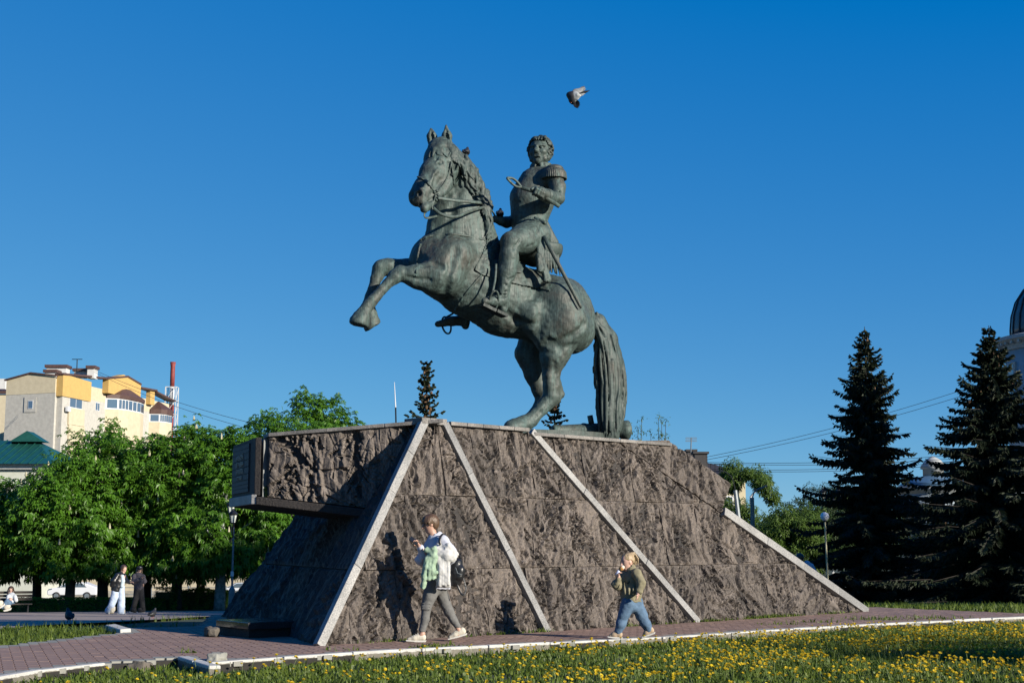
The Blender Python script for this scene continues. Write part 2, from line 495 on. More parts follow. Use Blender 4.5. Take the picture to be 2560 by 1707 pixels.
def stroke_relief(T, B, w, h, rng, n, depth, width, steep=.5, grain=1.0, seed=0, wild=False):
    """chiselled split-stone relief: fans of wedge-shaped gouges"""
    H = .024 * fbm(T * 2.2, B * 2.2, None, seed, 2) + .009 * grain * fbm(T * 16, B * 16, None, seed + 9, 2, .6); MK = np.zeros_like(H)
    t0, b0 = T.min(), B.min()
    for q in range(2):                              # creased, split grain running at its own slant
        an = rng.normal(math.pi * .55, .35) if not wild else rng.uniform(0, math.pi)
        ca, sa = math.cos(an), math.sin(an)
        L_, C_ = T * ca + B * sa, -T * sa + B * ca
        wl_ = rng.uniform(.17, .30) * (1 - .5 * q)
        x_ = C_ / wl_ + .75 * vnoise(L_ * 1.9, C_ * 1.9, None, seed + 40 + q) + .22 * vnoise(L_ * 6, C_ * 6, None, seed + 60 + q)
        fr = x_ - np.floor(x_)
        am = .5 + .5 * vnoise(np.floor(x_) * 7.3, L_ * 1.7, None, seed + 50 + q)
        saw = np.where(fr < .8, fr / .8, (1 - fr) / .2)      # broad facet, steep break
        H = H + grain * (.098 - .048 * q) * am * (saw - .5)
    nf = max(1, int(round(n / 6)))
    def gouge(ax, ay, an, L, wd0, dp, i):
        nonlocal H
        dx, dy = math.cos(an), math.sin(an)
        s_ = (T - ax) * dx + (B - ay) * dy
        c_ = -(T - ax) * dy + (B - ay) * dx + .010 * vnoise(s_ * 11, s_ * 0 + i * 3.1, None, seed + i)
        f = np.clip(s_ / L, 0, 1); on = (s_ > 0) & (s_ < L)
        wd = wd0 * np.clip(1.05 - f, .05, 1) ** .7 * np.clip(f / .08, 0, 1) + 1e-4      # broad at the strike, running out to a point
        q = c_ * (1 if (i % 2) else -1) / wd
        prof = np.where(q < 0, np.clip(1 + q / .16, 0, 1), np.clip(1 - q / 1.6, 0, 1) ** .8)
        H = H - np.where(on, prof * dp * (1 - .55 * f), 0)
    gi_ = 0
    for f in range(nf):                                  # feathered fans struck from a spine
        ox, oy = t0 + rng.uniform(-.05, 1.0) * w, b0 + rng.uniform(.0, 1.05) * h
        ba = rng.uniform(0, math.pi) if wild else rng.normal(-math.pi * .5, .55)
        if rng.random() < .35: ba += math.pi
        SL = rng.uniform(.35, .8) * max(w, h); sp = rng.uniform(.055, .095); spread = rng.uniform(.35, .75)
        for k_ in range(int(SL / sp)):
            s0 = k_ * sp; px_, py_ = ox + math.cos(ba) * s0, oy + math.sin(ba) * s0
            for sd_ in (-1, 1):
                if rng.random() < .22: continue
                gi_ += 1
                gouge(px_ + rng.normal(0, .012), py_ + rng.normal(0, .012), ba + sd_ * (spread + rng.normal(0, .14)), rng.uniform(.12, .34), width * rng.uniform(.6, 1.35), depth * rng.uniform(.4, 1.15), gi_)
    for i in range(n // 3):                              # stray chips
        gouge(t0 + rng.uniform(0, 1) * w, b0 + rng.uniform(0, 1) * h, rng.uniform(0, 2 * math.pi), rng.uniform(.08, .3), width * rng.uniform(.5, 1.3), depth * rng.uniform(.3, .9), gi_ + i)
    for f in range(nf + 1):
        ox, oy = t0 + rng.uniform(.05, .95) * w, b0 + rng.uniform(.0, 1.0) * h; ba = rng.normal(math.pi * .35, .7)
        if rng.random() < .8:                       # long straight chisel lines, fine and slightly proud
            for i in range(rng.integers(3, 7)):
                a = ba + rng.normal(0, .5); dx, dy = math.cos(a), math.sin(a)
                ax, ay = ox + rng.normal(0, .1), oy + rng.normal(0, .1)
                s_ = (T - ax) * dx + (B - ay) * dy; c_ = -(T - ax) * dy + (B - ay) * dx
                L = rng.uniform(.3, .8)
                ln_ = np.where((s_ > 0) & (s_ < L), np.clip(1.25 - np.abs(c_) / .014, 0, 1), 0)
                H = H - .012 * ln_; MK = np.maximum(MK, ln_ * rng.uniform(.25, .85) * (.6 + .4 * vnoise(s_ * 12, s_ * 0 + i, None, seed)))
    return H, MK

def relief_panel(name, cell, clips, place, mat, rng, n=14, depth=.045, width=.045, step=.0165, edge=.016, lift=0.0, seed=0, grain=1.0, wild=False, skirt=.07):
    """one stone slab: cell=(t0,t1,b0,b1), clips=list of (point, inward normal) in t,b; place(t,b,h) -> world"""
    t0, t1, b0, b1 = cell
    nt_, nb_ = max(2, int((t1 - t0) / step) + 1), max(2, int((b1 - b0) / step) + 1)
    tt, bb = np.linspace(t0, t1, nt_), np.linspace(b0, b1, nb_)
    T, B = np.meshgrid(tt, bb, indexing='ij')
    idx = np.arange(nt_ * nb_).reshape(nt_, nb_)
    quads = np.stack([idx[:-1, :-1], idx[1:, :-1], idx[1:, 1:], idx[:-1, 1:]], -1).reshape(-1, 4)
    bm = bmesh.new()
    vs_ = [bm.verts.new((a, b, 0)) for a, b in zip(T.ravel(), B.ravel())]
    for q in quads: bm.faces.new([vs_[i] for i in q])
    for p, nrm in clips:
        g = list(bm.verts) + list(bm.edges) + list(bm.faces)
        if not g: break
        bmesh.ops.bisect_plane(bm, geom=g, dist=1e-5, plane_co=(p[0], p[1], 0), plane_no=(-nrm[0], -nrm[1], 0), clear_outer=True)
    if len(bm.faces) == 0: bm.free(); return None
    be = [e for e in bm.edges if e.is_boundary]
    bverts = {v for e in be for v in e.verts}
    co = np.array([v.co[:2] for v in bm.verts])
    H, MK = stroke_relief(co[:, 0], co[:, 1], t1 - t0, b1 - b0, rng, n, depth, width, seed=seed, grain=grain, wild=wild)
    dist = np.minimum.reduce([co[:, 0] - t0, t1 - co[:, 0], co[:, 1] - b0, b1 - co[:, 1]] + [(co[:, 0] - p[0]) * nn[0] + (co[:, 1] - p[1]) * nn[1] for p, nn in clips])
    e_ = np.clip(dist / .035, 0, 1)
    H = H * (.35 + .65 * e_) - edge * (1 - e_) ** 1.5 + lift
    for v, c, hh in zip(bm.verts, co, H): v.co = (c[0], c[1], hh)
    r = bmesh.ops.extrude_edge_only(bm, edges=be)
    for g in r['geom']:
        if isinstance(g, bmesh.types.BMVert): g.co.z = -skirt
    for v in bm.verts: v.co = Vector(place(v.co.x, v.co.y, v.co.z)) - Vector(P0)
    bmesh.ops.recalc_face_normals(bm, faces=bm.faces)
    me = bpy.data.meshes.new(name); bm.to_mesh(me); bm.free()
    at_ = me.attributes.new('chisel', 'FLOAT', 'POINT'); full = np.zeros(len(me.vertices), np.float32); full[:len(MK)] = np.clip(MK, 0, 1); at_.data.foreach_set('value', full)
    me.polygons.foreach_set('use_smooth', np.zeros(len(me.polygons), bool))
    return obj(name, me, mat, pedestal)

def halfplanes(poly):
    """inward half planes of a convex counter-clockwise polygon"""
    out = []
    for i in range(len(poly)):
        a, b = np.array(poly[i]), np.array(poly[(i + 1) % len(poly)]); d = b - a
        n = np.array([-d[1], d[0]]); out.append((a, n / np.linalg.norm(n)))
    return out
FINW = .12
def fin_tb(ub, vb, ut, vt):
    a, b = np.array(wall_tb(ub, vb)), np.array(wall_tb(ut, vt)); return a, b
F1 = (np.array([0.0, 0.0]), np.array([2.26, 3.06]))
F2 = fin_tb(1366, 1581, 1109, 1059); F3 = fin_tb(1740, 1553, 1321, 1071)
F2[0][1] = F3[0][1] = 0
F4 = (np.array(wall_tb(2164, 1527)), np.array(wall_tb(1807, 1278))); F4[0][1] = 0
TOPB = 3.045
def off(line, s):
    """shift a (bottom, top) line sideways by s (positive = right)"""
    d = unit(line[1] - line[0]); n = np.array([d[1], -d[0]]); return line[0] + n * s, line[1] + n * s
def at_b(line, b):
    a, c = line; return np.array([a[0] + (c[0] - a[0]) * (b - a[1]) / (c[1] - a[1]), b])
g = FINW / 2 + .006
def strip_region(lf, rf, top):
    l, r = off(lf, g), off(rf, -g)
    return [at_b(l, -.02), at_b(r, -.02), at_b(r, top), at_b(l, top)]
E1, E2 = np.array(wall_tb(1671, 1100)), np.array(wall_tb(1827, 1209)); E3 = np.array(wall_tb(1804, 1280)); E0 = np.array(wall_tb(1542, 1102))
r4 = off(F4, -g)
reg3_l = off(F3, g)
regions = [strip_region(F1, F2, TOPB), strip_region(F2, F3, TOPB),
           [at_b(reg3_l, -.02), at_b(r4, -.02), E3 + np.array([-.004, -.012]), E0 + np.array([-.004, 0]), at_b(reg3_l, E0[1])]]
COURSES = [(-.02, .945), (.953, 2.0), (2.008, 3.2)]
prng = np.random.default_rng(21)
cuts = [[.55, 1.42, 2.3, 3.05, 3.95, 4.7, 5.55, 6.35, 7.3, 8.2, 9.05, 10.0, 10.85, 11.7, 12.5],
        [.9, 1.75, 2.6, 3.3, 4.2, 5.05, 5.75, 6.6, 7.35, 8.3, 9.1, 9.9, 10.8],
        [1.1, 1.9, 2.55, 3.2, 3.75, 4.4, 5.0, 5.6, 6.2, 6.75, 7.5, 8.3, 9.2]]
npan = 0
for ri, reg in enumerate(regions):
    hp = halfplanes(reg)
    tmin, tmax = min(p[0] for p in reg), max(p[0] for p in reg)
    for ci, (b0, b1) in enumerate(COURSES):
        cs = [tmin - .01] + [c for c in cuts[ci] if tmin < c < tmax] + [tmax + .01]
        for a, b in zip(cs[:-1], cs[1:]):
            npan += 1
            relief_panel('stone_slab', (a + .003, b - .003, b0, b1), hp, wall_p, M_STONE, prng, n=int(prng.integers(34, 54)), seed=npan * 17, depth=.082, width=.030, lift=float(prng.normal(0, .006)))
# the proud block that closes the wall at its right end
blk = [E0 + np.array([.01, .0]), E3 + np.array([0, 0]), E2, E1]
hp = halfplanes(blk)
relief_panel('stone_slab', (min(p[0] for p in blk), max(p[0] for p in blk), min(p[1] for p in blk), max(p[1] for p in blk)), hp, wall_p, M_STONE, prng, n=70, seed=901, depth=.07, width=.034, lift=.018, skirt=.3)

# pale granite strips, each laid of several lengths
def strip(line, cuts_, wdt=FINW, hgt=.052, base=-.05, top_cap=True):
    for a, b in zip(cuts_[:-1], cuts_[1:]):
        p, q = line[0] + (line[1] - line[0]) * a, line[0] + (line[1] - line[0]) * b
        d = unit(q - p); n = np.array([d[1], -d[0]]); p = p + d * .002; q = q - d * .002
        pts = [p - n * wdt / 2, p + n * wdt / 2, q + n * wdt / 2, q - n * wdt / 2]
        mb = MB(); lo = [Vector(wall_p(x[0], x[1], base) - P0) for x in pts]
        mb.prism(lo, Vector(WN * (hgt - base) * (1 + .04 * prng.normal())))
        mb.build('granite_strip', M_FIN, pedestal, bevel=.006)
strip((at_b(F1, -.015), at_b(F1, 3.09)), [0, .325, .655, .84, 1], .125)
strip((at_b(F2, -.015), at_b(F2, 3.07)), [0, .395, .76, 1], .115)
strip((at_b(F3, -.015), at_b(F3, 3.06)), [0, .33, .70, 1], .115)
strip((at_b(F4, -.015), F4[1]), [0, .22, .47, .72, 1], .15, .055)

# coping stones on the wall head
def coping(tA, tB, zb, zt, out=.05, n=3, depth=.34, name='coping_stone'):
    for i in range(n):
        a = tA + (tB - tA) * i / n + .003; b = tA + (tB - tA) * (i + 1) / n - .003
        q = []
        for t in (a, b):
            p = wall_p(t, zb / WB[2]); q.append(p)
        nh = unit([WN[0], WN[1], 0])
        pts = [q[0] + nh * out, q[1] + nh * out, q[1] - nh * depth, q[0] - nh * depth]
        mb = MB(); mb.prism([Vector((x[0] - P0[0], x[1] - P0[1], zb - P0[2])) for x in pts], Vector((0, 0, zt - zb)))
        mb.build(name, M_COPE, pedestal, bevel=.008)
coping(F1[1][0] - .07, F2[1][0] + .02, 2.985, 3.075, .055, 3)
coping(F2[1][0] + .10, F3[1][0] - .03, 2.992, 3.05, .05, 5)
coping(F3[1][0] + .07, E1[0] + .02, 2.935, 2.99, .05, 5)

# solid core behind the slabs, top surface under the horse
def lift3(t, b): return wall_p(t, b, -.06)
front = [lift3(-.0, -.7), lift3(F4[0][0] + .03, -.7), lift3(E3[0] + .07, E3[1] + .02), lift3(E2[0] - .06, E2[1] - .03), lift3(E1[0] - .05, 3.0), lift3(2.24, 3.0)]
back = [p + BACK * (7.6 - .9 * p[2]) for p in front]
mb = MB(); nf_ = len(front)
mb.raw([p - P0 for p in front + back], [tuple(range(nf_)), tuple(range(2 * nf_ - 1, nf_ - 1, -1))] + [(i + nf_, (i + 1) % nf_ + nf_, (i + 1) % nf_, i) for i in range(nf_)])
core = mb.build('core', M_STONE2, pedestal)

# shaded left face: smoother slabs between the first strip and its far twin
LA, LB_ = P0, wall_p(*F1[1]); LF = P0 + BACK * 7.7
LX = unit(LF - LA); LNn = unit(np.cross(LB_ - LA, LX)); LNn = LNn if LNn[0] < 0 else -LNn
LY = np.cross(LX, LNn); LY = LY if LY[2] > 0 else -LY
def left_p(t, b, h): return LA + LX * t + LY * b + LNn * (h + .02)
def left_tb(p): q = np.asarray(p) - LA; return float(q @ LX), float(q @ LY)
lb = left_tb(LB_); hl = lb[1]
lreg = [np.array([.05, -.02]), np.array([7.7, -.02]), np.array([7.7 - lb[0] - .4, hl]), np.array([lb[0] + .06, hl])]
hpl = halfplanes(lreg)
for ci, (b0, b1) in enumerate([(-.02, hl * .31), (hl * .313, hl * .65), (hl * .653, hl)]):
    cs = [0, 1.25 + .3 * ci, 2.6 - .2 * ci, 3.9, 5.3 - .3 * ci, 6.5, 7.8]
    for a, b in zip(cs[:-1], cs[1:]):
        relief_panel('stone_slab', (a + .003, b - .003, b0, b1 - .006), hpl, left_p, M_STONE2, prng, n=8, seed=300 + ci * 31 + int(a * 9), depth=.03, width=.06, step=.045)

# prow: the overhanging block with the inscription
PK = wall_p(*F1[1]); PA = onz(672, 1090, 2.835)
PRD = unit((PA - PK) * np.array([1, 1, 0])); PRN = np.array([PRD[1], -PRD[0], 0]); PRN = PRN if PRN[1] < 0 else -PRN
PRO = np.array([PK[0], PK[1], 0]) + PRD * (-.15) + PRN * (-.03)
ENDD = BACK                                            # direction of the inscribed end
ZTOP = lambda t: 2.99 - .165 * t / tA
def prow_p(t, b, h): return PRO + PRD * t + np.array([0, 0, b]) + PRN * h
def prow_tb(u, v): q = onplane(u, v, PRO, PRN) - PRO; return float(q @ PRD), float(q[2])
tA, zA = prow_tb(672, 1092); tI, zI = prow_tb(899, 1268); _, zAb = prow_tb(672, 1241)
tEnd, _ = prow_tb(655, 1095)
rp = [np.array([tA, zAb]), np.array([tA, ZTOP(tA)]), np.array([.0, ZTOP(0)]), np.array([.0, zI - .12])]
rp = rp if np.cross(rp[1] - rp[0], rp[2] - rp[1]) > 0 else rp[::-1]
relief_panel('relief_slab', (0, tA, min(zI - .12, zAb), 3.0), halfplanes(rp), lambda t, b, h: prow_p(t, b, h), M_STONE, np.random.default_rng(5), n=110, depth=.105, width=.055, step=.015, seed=77, lift=.0, grain=.55)
zz = lambda t: zI + (zAb - zI) * (t - tI) / (tA - tI)
def prow_prism(name, t0, t1, zb0, zb1, zt0, zt1, h1, wid, mat, bevel=0.0):
    """block from t0 to t1 along the side, its front face at h1, running back along the end direction by wid"""
    P = [prow_p(t0, zb0, h1), prow_p(t1, zb1, h1), prow_p(t1, zt1, h1), prow_p(t0, zt0, h1)]
    mb = MB(); mb.prism([Vector(p - P0) for p in P], Vector(ENDD * wid))
    return mb.build(name, mat, pedestal, bevel=bevel)
PW = 1.95
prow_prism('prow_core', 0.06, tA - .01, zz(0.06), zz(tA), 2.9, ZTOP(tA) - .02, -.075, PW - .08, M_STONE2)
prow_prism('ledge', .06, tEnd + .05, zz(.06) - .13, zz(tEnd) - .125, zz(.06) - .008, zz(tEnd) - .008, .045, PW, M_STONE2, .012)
for i in range(3):
    a, b = -.15 + i * (tA + .15) / 3, -.15 + (i + 1) * (tA + .15) / 3
    prow_prism('coping_stone', a + .003, b - .003, ZTOP(a) + .003, ZTOP(b) + .003, ZTOP(a) + .058, ZTOP(b) + .058, .03, .4, M_COPE, .008)
M_CONC = simple('concrete', (.22, .235, .235), (.15, .16, .16), 5, .85, bmp=.3)
M_MOSS = simple('moss', (.07, .09, .012), (.03, .045, .006), 30, .95, bmp=.8, bscale=50)
# pale mortar strip turned towards the light, then the inscription slab
c0, c1 = prow_p(tA + .015, 0, -.16), prow_p(tEnd - .02, 0, -.03)
mb = MB(); mb.prism([Vector((*(q[:2] - P0[:2]), zAb + .0 - P0[2])) for q in (c0, c1, c1 + BACK * .5, c0 + BACK * .4)], Vector((0, 0, ZTOP(tA) - zAb - .01)))
mb.build('mortar_strip', M_CONC, pedestal)
ms = SDF((-.1, -.1, -.05), (.2, .2, .35), .012)
for i in range(30): ms.ell((RNG.uniform(0, .10), RNG.uniform(0, .04), RNG.uniform(0, .2) ** 1.4 * 1.2), (.03, .02, .025), k=.01)
mo = obj('moss', ms.mesh('moss'), M_MOSS, pedestal); mq = prow_p(tA + .09, zAb + .01, -.06) - P0
mo.location = Vector(mq); mo.rotation_euler = (0, 0, math.atan2(-PRD[1], -PRD[0]))
prow_prism('inscription_slab', tEnd, tEnd + .09, zz(tEnd), zz(tEnd + .09), ZTOP(tA) - .005, ZTOP(tA) - .005, .02, PW, M_STONE2, .01)
prow_prism('end_lip', tEnd + .052, tEnd + .13, zz(tEnd) - .12, zz(tEnd) - .12, zz(tEnd) + .02, zz(tEnd) + .02, .025, PW, M_FIN, .006)
# the end face with its bands and raised letters
ENDN = np.array([-ENDD[1], ENDD[0], 0]); ENDN = ENDN if ENDN[0] < 0 else -ENDN
EO = prow_p(tEnd + .09, 0, .02); EXd = ENDD; zt_, zb_ = ZTOP(tA) - .03, zz(tEnd) + .04
M_BAND = simple('slate_band', (.034, .037, .041), (.02, .022, .025), 8, .7)
M_LETTER = simple('letter_metal', (.26, .26, .22), (.15, .15, .13), 12, .5, .2)
rows = ['', '', 'АЛЕКСЕЙ', 'ПЕТРОВИЧ', 'ЕРМОЛОВ', '1777-1861', '', '', '']
hts = [1, 1, 1.5, 1.5, 1.5, 1.3, .9, .8, .9]; tot = sum(hts); zc = zt_ - .03
for tx, hgt in zip(rows, hts):
    hh = hgt / tot * (zt_ - zb_ - .06)
    mb = MB(); x0, x1 = .42, 1.86
    P = [EO + EXd * x0 + np.array([0, 0, zc - hh * .92]), EO + EXd * x1 + np.array([0, 0, zc - hh * .92]), EO + EXd * x1 + np.array([0, 0, zc]), EO + EXd * x0 + np.array([0, 0, zc])]
    mb.prism([Vector(p - P0) for p in P], Vector(ENDN * .022)); band = mb.build('inscription_band', M_BAND, pedestal)
    if tx:
        cu = bpy.data.curves.new('lettering', 'FONT'); cu.body = tx; cu.size = hh * .95; cu.align_x = 'CENTER'; cu.align_y = 'CENTER'; cu.extrude = .006
        to = bpy.data.objects.new('tmp', cu); COL.objects.link(to)
        dg = bpy.context.evaluated_depsgraph_get(); me = bpy.data.meshes.new_from_object(to.evaluated_get(dg)); bpy.data.objects.remove(to)
        wdt = max(v.co.x for v in me.vertices) - min(v.co.x for v in me.vertices)
        Mx = Matrix((Vector(-EXd), Vector((0, 0, 1)), Vector(ENDN))).transposed().to_4x4()
        me.transform(Matrix.Diagonal((min(1.25, 1.3 / wdt), 1, 1, 1)))
        me.transform(Mx); o = obj('lettering', me, M_LETTER, band)
        o.location = Vector(EO + EXd * (x0 + x1) / 2 + np.array([0, 0, zc - hh * .46]) + ENDN * .030 - P0)
    zc -= hh
# top surface: a low bronze-toned plinth carrying the horse is part of the statue
# ------------------------------------------------------------------ bronze equestrian statue
S0 = np.array([0.0, 24.1, 0.0]); HD = unit([-.94, -.35, 0]); LV = np.array([-HD[1], HD[0], 0])   # heading, horse's left (towards the viewer)
PXM = 1 / 148.0
def J(u, v, w=0.0): return onplane(u, v, S0 + LV * w, LV)
def sdf_hit(s, u, v, lo=19.0, hi=29.0):
    d = ray(u, v); t = np.arange(lo, hi, s.vox * .5)
    P = CAMP + d * t[:, None]
    I = np.round((P - s.lo) / s.vox).astype(int)
    ok = np.all((I >= 0) & (I < s.n), axis=1)
    val = np.full(len(t), 9.0); Q = I[ok]; val[ok] = s.d[Q[:, 0], Q[:, 1], Q[:, 2]]
    k = np.argmax(val < 0)
    return None if not val[k] < 0 else P[k]
def sdf_normal(s, p):
    I = np.clip(np.round((p - s.lo) / s.vox).astype(int), 2, s.n - 3)
    g = [s.d[tuple(I + e * 2)] - s.d[tuple(I - e * 2)] for e in np.eye(3, dtype=int)]
    return unit(np.array(g, float) + 1e-9)
BASE_Z = float(J(1300, 1074, .3)[2])
statue = empty('equestrian_statue', (S0[0], S0[1], BASE_Z), 0, 'green-patinated bronze officer on a rearing horse, on top of the granite pedestal', 'statue')
SO = np.array([S0[0], S0[1], BASE_Z])
def sobj(name, me, mat=M_BRONZE, parent=None):
    o = obj(name, me, mat, parent or statue)
    return o
def shift_mesh(me, off_): me.transform(Matrix.Translation(Vector(off_))); return me
def smb(mb, name, mat=M_BRONZE, parent=None, smooth_shade=True):
    mb.v = [tuple(np.array(p) - SO) for p in mb.v]
    return mb.build(name, mat, parent or statue, smooth_shade)

H = SDF((-3.2, 22.2, BASE_Z - .3), (2.0, 26.2, 8.5), .02)
def hc(pts, k=.06, flat=None, op='u'):
    """chain of (u, v, w, radius in px)"""
    P = [J(p[0], p[1], p[2]) for p in pts]; R = [p[3] * PXM for p in pts]
    H.chain(P, R, k, op, flat)
fl = (LV, .80)
def hoof(u0, v0, u1, v1, w, r0, r1, ut, vt):
    """flaring hoof from coronet to sole, toe drawn out to (ut, vt), cut flat at the sole"""
    a, b, t = J(u0, v0, w), J(u1, v1, w), J(ut, vt, w)
    d = unit(b - a)
    H.cone(a, b, r0 * PXM, r1 * PXM, .02); H.cone(b - d * .06, t, (r1 - 4) * PXM, 7 * PXM, .03)
    toe = unit(t - b); n = unit(d - toe * (d @ toe) * .55) if abs(d @ toe) < .98 else d
    H.box(b + n * (.30 + r1 * PXM * .28), (.30, .5, .5), frame(n, LV), 0, .015, 's')
hc([(1098, 655, 0, 72), (1170, 702, 0, 86), (1260, 748, 0, 91), (1340, 768, 0, 84), (1398, 775, 0, 88)], .12, fl)
hc([(1420, 800, 0, 66), (1428, 825, 0, 62)], .12, (LV, 1.0))
hc([(1087, 650, 0, 55), (1095, 690, 0, 52)], .15, (LV, 1.1))                     # breast
hc([(1165, 625, 0, 92), (1152, 565, 0, 78), (1152, 505, .02, 64), (1142, 445, .05, 52), (1120, 398, .1, 40)], .14, (LV, .62))
for sgn in (1, -1):                                                               # shoulders and haunches
    hc([(1135, 640, .36 * sgn, 46), (1100, 690, .40 * sgn, 44)], .2)
    hc([(1395, 760, .30 * sgn, 62), (1408, 812, .34 * sgn, 62), (1385, 850, .34 * sgn, 46)], .14)
    hc([(1330, 790, .36 * sgn, 40), (1362, 838, .36 * sgn, 30)], .12)              # stifle fold
# hind legs
hc([(1400, 850, .33, 46), (1384, 895, .32, 34), (1377, 935, .30, 22), (1379, 968, .29, 21), (1381, 992, .28, 23)], .05)
hc([(1379, 992, .28, 22), (1352, 1024, .30, 16.5), (1328, 1049, .31, 18.5)], .04)
hc([(1392, 955, .29, 9), (1401, 985, .28, 11)], .05)                              # hock point and tendon
hc([(1372, 940, .40, 12), (1378, 985, .36, 12)], .05)
hc([(1326, 1050, .31, 17), (1308, 1058, .32, 19)], .03); hc([(1312, 1058, .32, 20), (1278, 1072, .33, 22)], .02)
hc([(1345, 842, -.33, 52), (1322, 885, -.33, 35), (1334, 931, -.31, 26), (1352, 972, -.30, 23), (1364, 994, -.30, 23)], .05)
hc([(1362, 996, -.30, 21), (1343, 1030, -.30, 16), (1322, 1052, -.3, 18)], .04); hc([(1318, 1056, -.3, 20), (1292, 1070, -.3, 20)], .03)
# forelegs
hc([(1108, 690, .36, 50), (1085, 694, .38, 40), (1042, 692, .38, 27), (1005, 685, .38, 19)], .07)
hc([(1075, 676, .50, 17), (1030, 680, .47, 13)], .07); hc([(1080, 712, .46, 18), (1035, 706, .44, 12)], .06)
hc([(1000, 680, .38, 17), (988, 690, .38, 17)], .03); hc([(986, 694, .38, 14.5), (955, 724, .38, 12.5), (928, 754, .38, 14), (921, 762, .38, 15)], .03)
hc([(921, 762, .38, 14), (910, 778, .38, 14)], .03); hoof(917, 768, 897, 806, .38, 14, 24, 886, 818)
hc([(1085, 695, -.32, 46), (1020, 676, -.34, 28), (966, 667, -.34, 20), (952, 668, -.34, 20)], .06)
hc([(950, 672, -.34, 19), (940, 700, -.34, 14), (926, 744, -.34, 13.5), (921, 760, -.34, 15)], .03)
hc([(921, 762, -.34, 14), (927, 784, -.34, 15)], .03); hoof(922, 772, 930, 812, -.34, 14, 23, 922, 832)
# head, turned towards the viewer
hw = lambda v: .10 + .50 * (v - 360) / 145.0
HA = unit(J(1044, 500, hw(500)) - J(1102, 365, hw(365)))        # along the face
HS = unit(np.cross(HA, [0, 0, 1])); HS = HS if HS @ LV > 0 else -HS
HF = np.cross(HA, HS)
hc([(1104, 378, hw(378), 36), (1098, 402, hw(402), 38)], .10)
hc([(1100, 400, hw(400), 36), (1080, 436, hw(436), 31), (1060, 472, hw(472), 25), (1048, 490, hw(490), 25)], .06)
hc([(1114, 425, hw(425) - .02, 36), (1110, 455, hw(455) - .08, 27)], .09)          # cheek
hc([(1104, 470, hw(470) - .05, 20), (1078, 500, hw(500) - .04, 13), (1064, 517, hw(517) - .02, 12.5)], .05)   # lower jaw
hc([(1040, 497, hw(497), 17), (1052, 503, hw(503) + .02, 14)], .05)               # upper lip
for (u1, v1, u2, v2, w_) in ((1119, 366, 1115, 311, .16), (1083, 362, 1077, 317, -.02)):
    a, b = J(u1, v1, w_), J(u2, v2, w_)
    m = a + (b - a) * .45
    H.chain([a, m, b], [.075, .088, .012], .03)
    fr_ = unit(CAMP - m); H.cone(a + fr_ * .085 + (m - a) * .3, b + fr_ * .03, .045, .006, .015, 's')
# mouth cleft, nostrils, eyes, brow
for u, v, r, dp in ((1048, 484, .055, .03),):
    p = sdf_hit(H, u, v); n = sdf_normal(H, p); H.ell(p + n * .0, (.055, .032, .05), frame(n), .02, 's')
    for a in np.linspace(0, 2 * math.pi, 9)[:-1]:
        q = sdf_hit(H, u + 11 * math.cos(a), v + 9 * math.sin(a))
        if q is not None: H.ell(q, (.026,) * 3, None, .03)
    p2 = p + n * .0; H.ell(p2, (.06, .032, .04), frame(n), .01, 's')
p = sdf_hit(H, 1028, 486); n = sdf_normal(H, p); H.ell(p, (.04, .03, .04), frame(n), .02, 's')
q = [sdf_hit(H, u, v) for u, v in ((1052, 512), (1064, 508), (1076, 501), (1087, 493))]
q = [x for x in q if x is not None]
if len(q) > 1: H.chain(q, [.030] * len(q), .01, 's')
hc([(1066, 516, hw(517) + .03, 10), (1060, 522, hw(520) + .03, 10)], .02)
for u, v in ((1100, 406), (1050, 403)):
    p = sdf_hit(H, u, v)
    if p is None: continue
    n = sdf_normal(H, p)
    H.ell(p + n * .012, (.065, .065, .055), None, .02, 's'); H.ell(p - n * .022, (.046,) * 3, None, .004)
    a, b, c = [sdf_hit(H, u + du, v + dv) for du, dv in ((-10, 2), (0, -8), (10, 1))]
    if all(x is not None for x in (a, b, c)): H.chain([a, b, c], [.022, .034, .022], .02)
    a, b, c = [sdf_hit(H, u + du, v + dv) for du, dv in ((-9, 6), (0, 9), (9, 5))]
    if all(x is not None for x in (a, b, c)): H.chain([a, b, c], [.014, .018, .014], .02)
# facial ridge and jaw veins, muscle grooves on shoulder, flank, haunch, gaskin
def groove(pts, r, k=.03, op='s', sink=.0):
    Q = [sdf_hit(H, u, v) for u, v in pts]; Q = [x for x in Q if x is not None]
    if len(Q) > 1: H.chain([x + sdf_normal(H, x) * sink for x in Q], [r] * len(Q), k, op)
groove([(1092, 425), (1082, 445), (1074, 460)], .016, .04, 'u', -.004)
groove([(1088, 440), (1085, 462)], .02, .05, 's', .008)
groove([(1122, 410), (1124, 440), (1116, 465), (1104, 478)], .018, .05, 's', .008)
groove([(1134, 405), (1140, 440), (1137, 470), (1120, 488), (1103, 497)], .035, .05, 's', .012)
groove([(1150, 470), (1130, 530), (1105, 590)], .03, .10, 's', .012)               # jugular furrow
groove([(1140, 625), (1128, 660), (1120, 700), (1112, 728)], .03, .10, 's', .012)
groove([(1060, 664), (1085, 660), (1105, 668)], .022, .07, 's', .008)
groove([(1075, 700), (1050, 698), (1020, 692)], .014, .05, 's', .005)
groove([(1350, 770), (1352, 800), (1346, 830)], .04, .12, 's', .018)               # flank
groove([(1360, 862), (1395, 856), (1430, 838), (1460, 812)], .028, .10, 's', .012)
groove([(1372, 850), (1400, 872), (1430, 862)], .024, .09, 's', .012)
groove([(1330, 745), (1345, 715), (1362, 700)], .03, .10, 's', .012)
groove([(1386, 905), (1390, 935), (1391, 960)], .013, .04, 's', .005)
groove([(1372, 1004), (1350, 1030), (1334, 1046)], .010, .03, 's', .004)
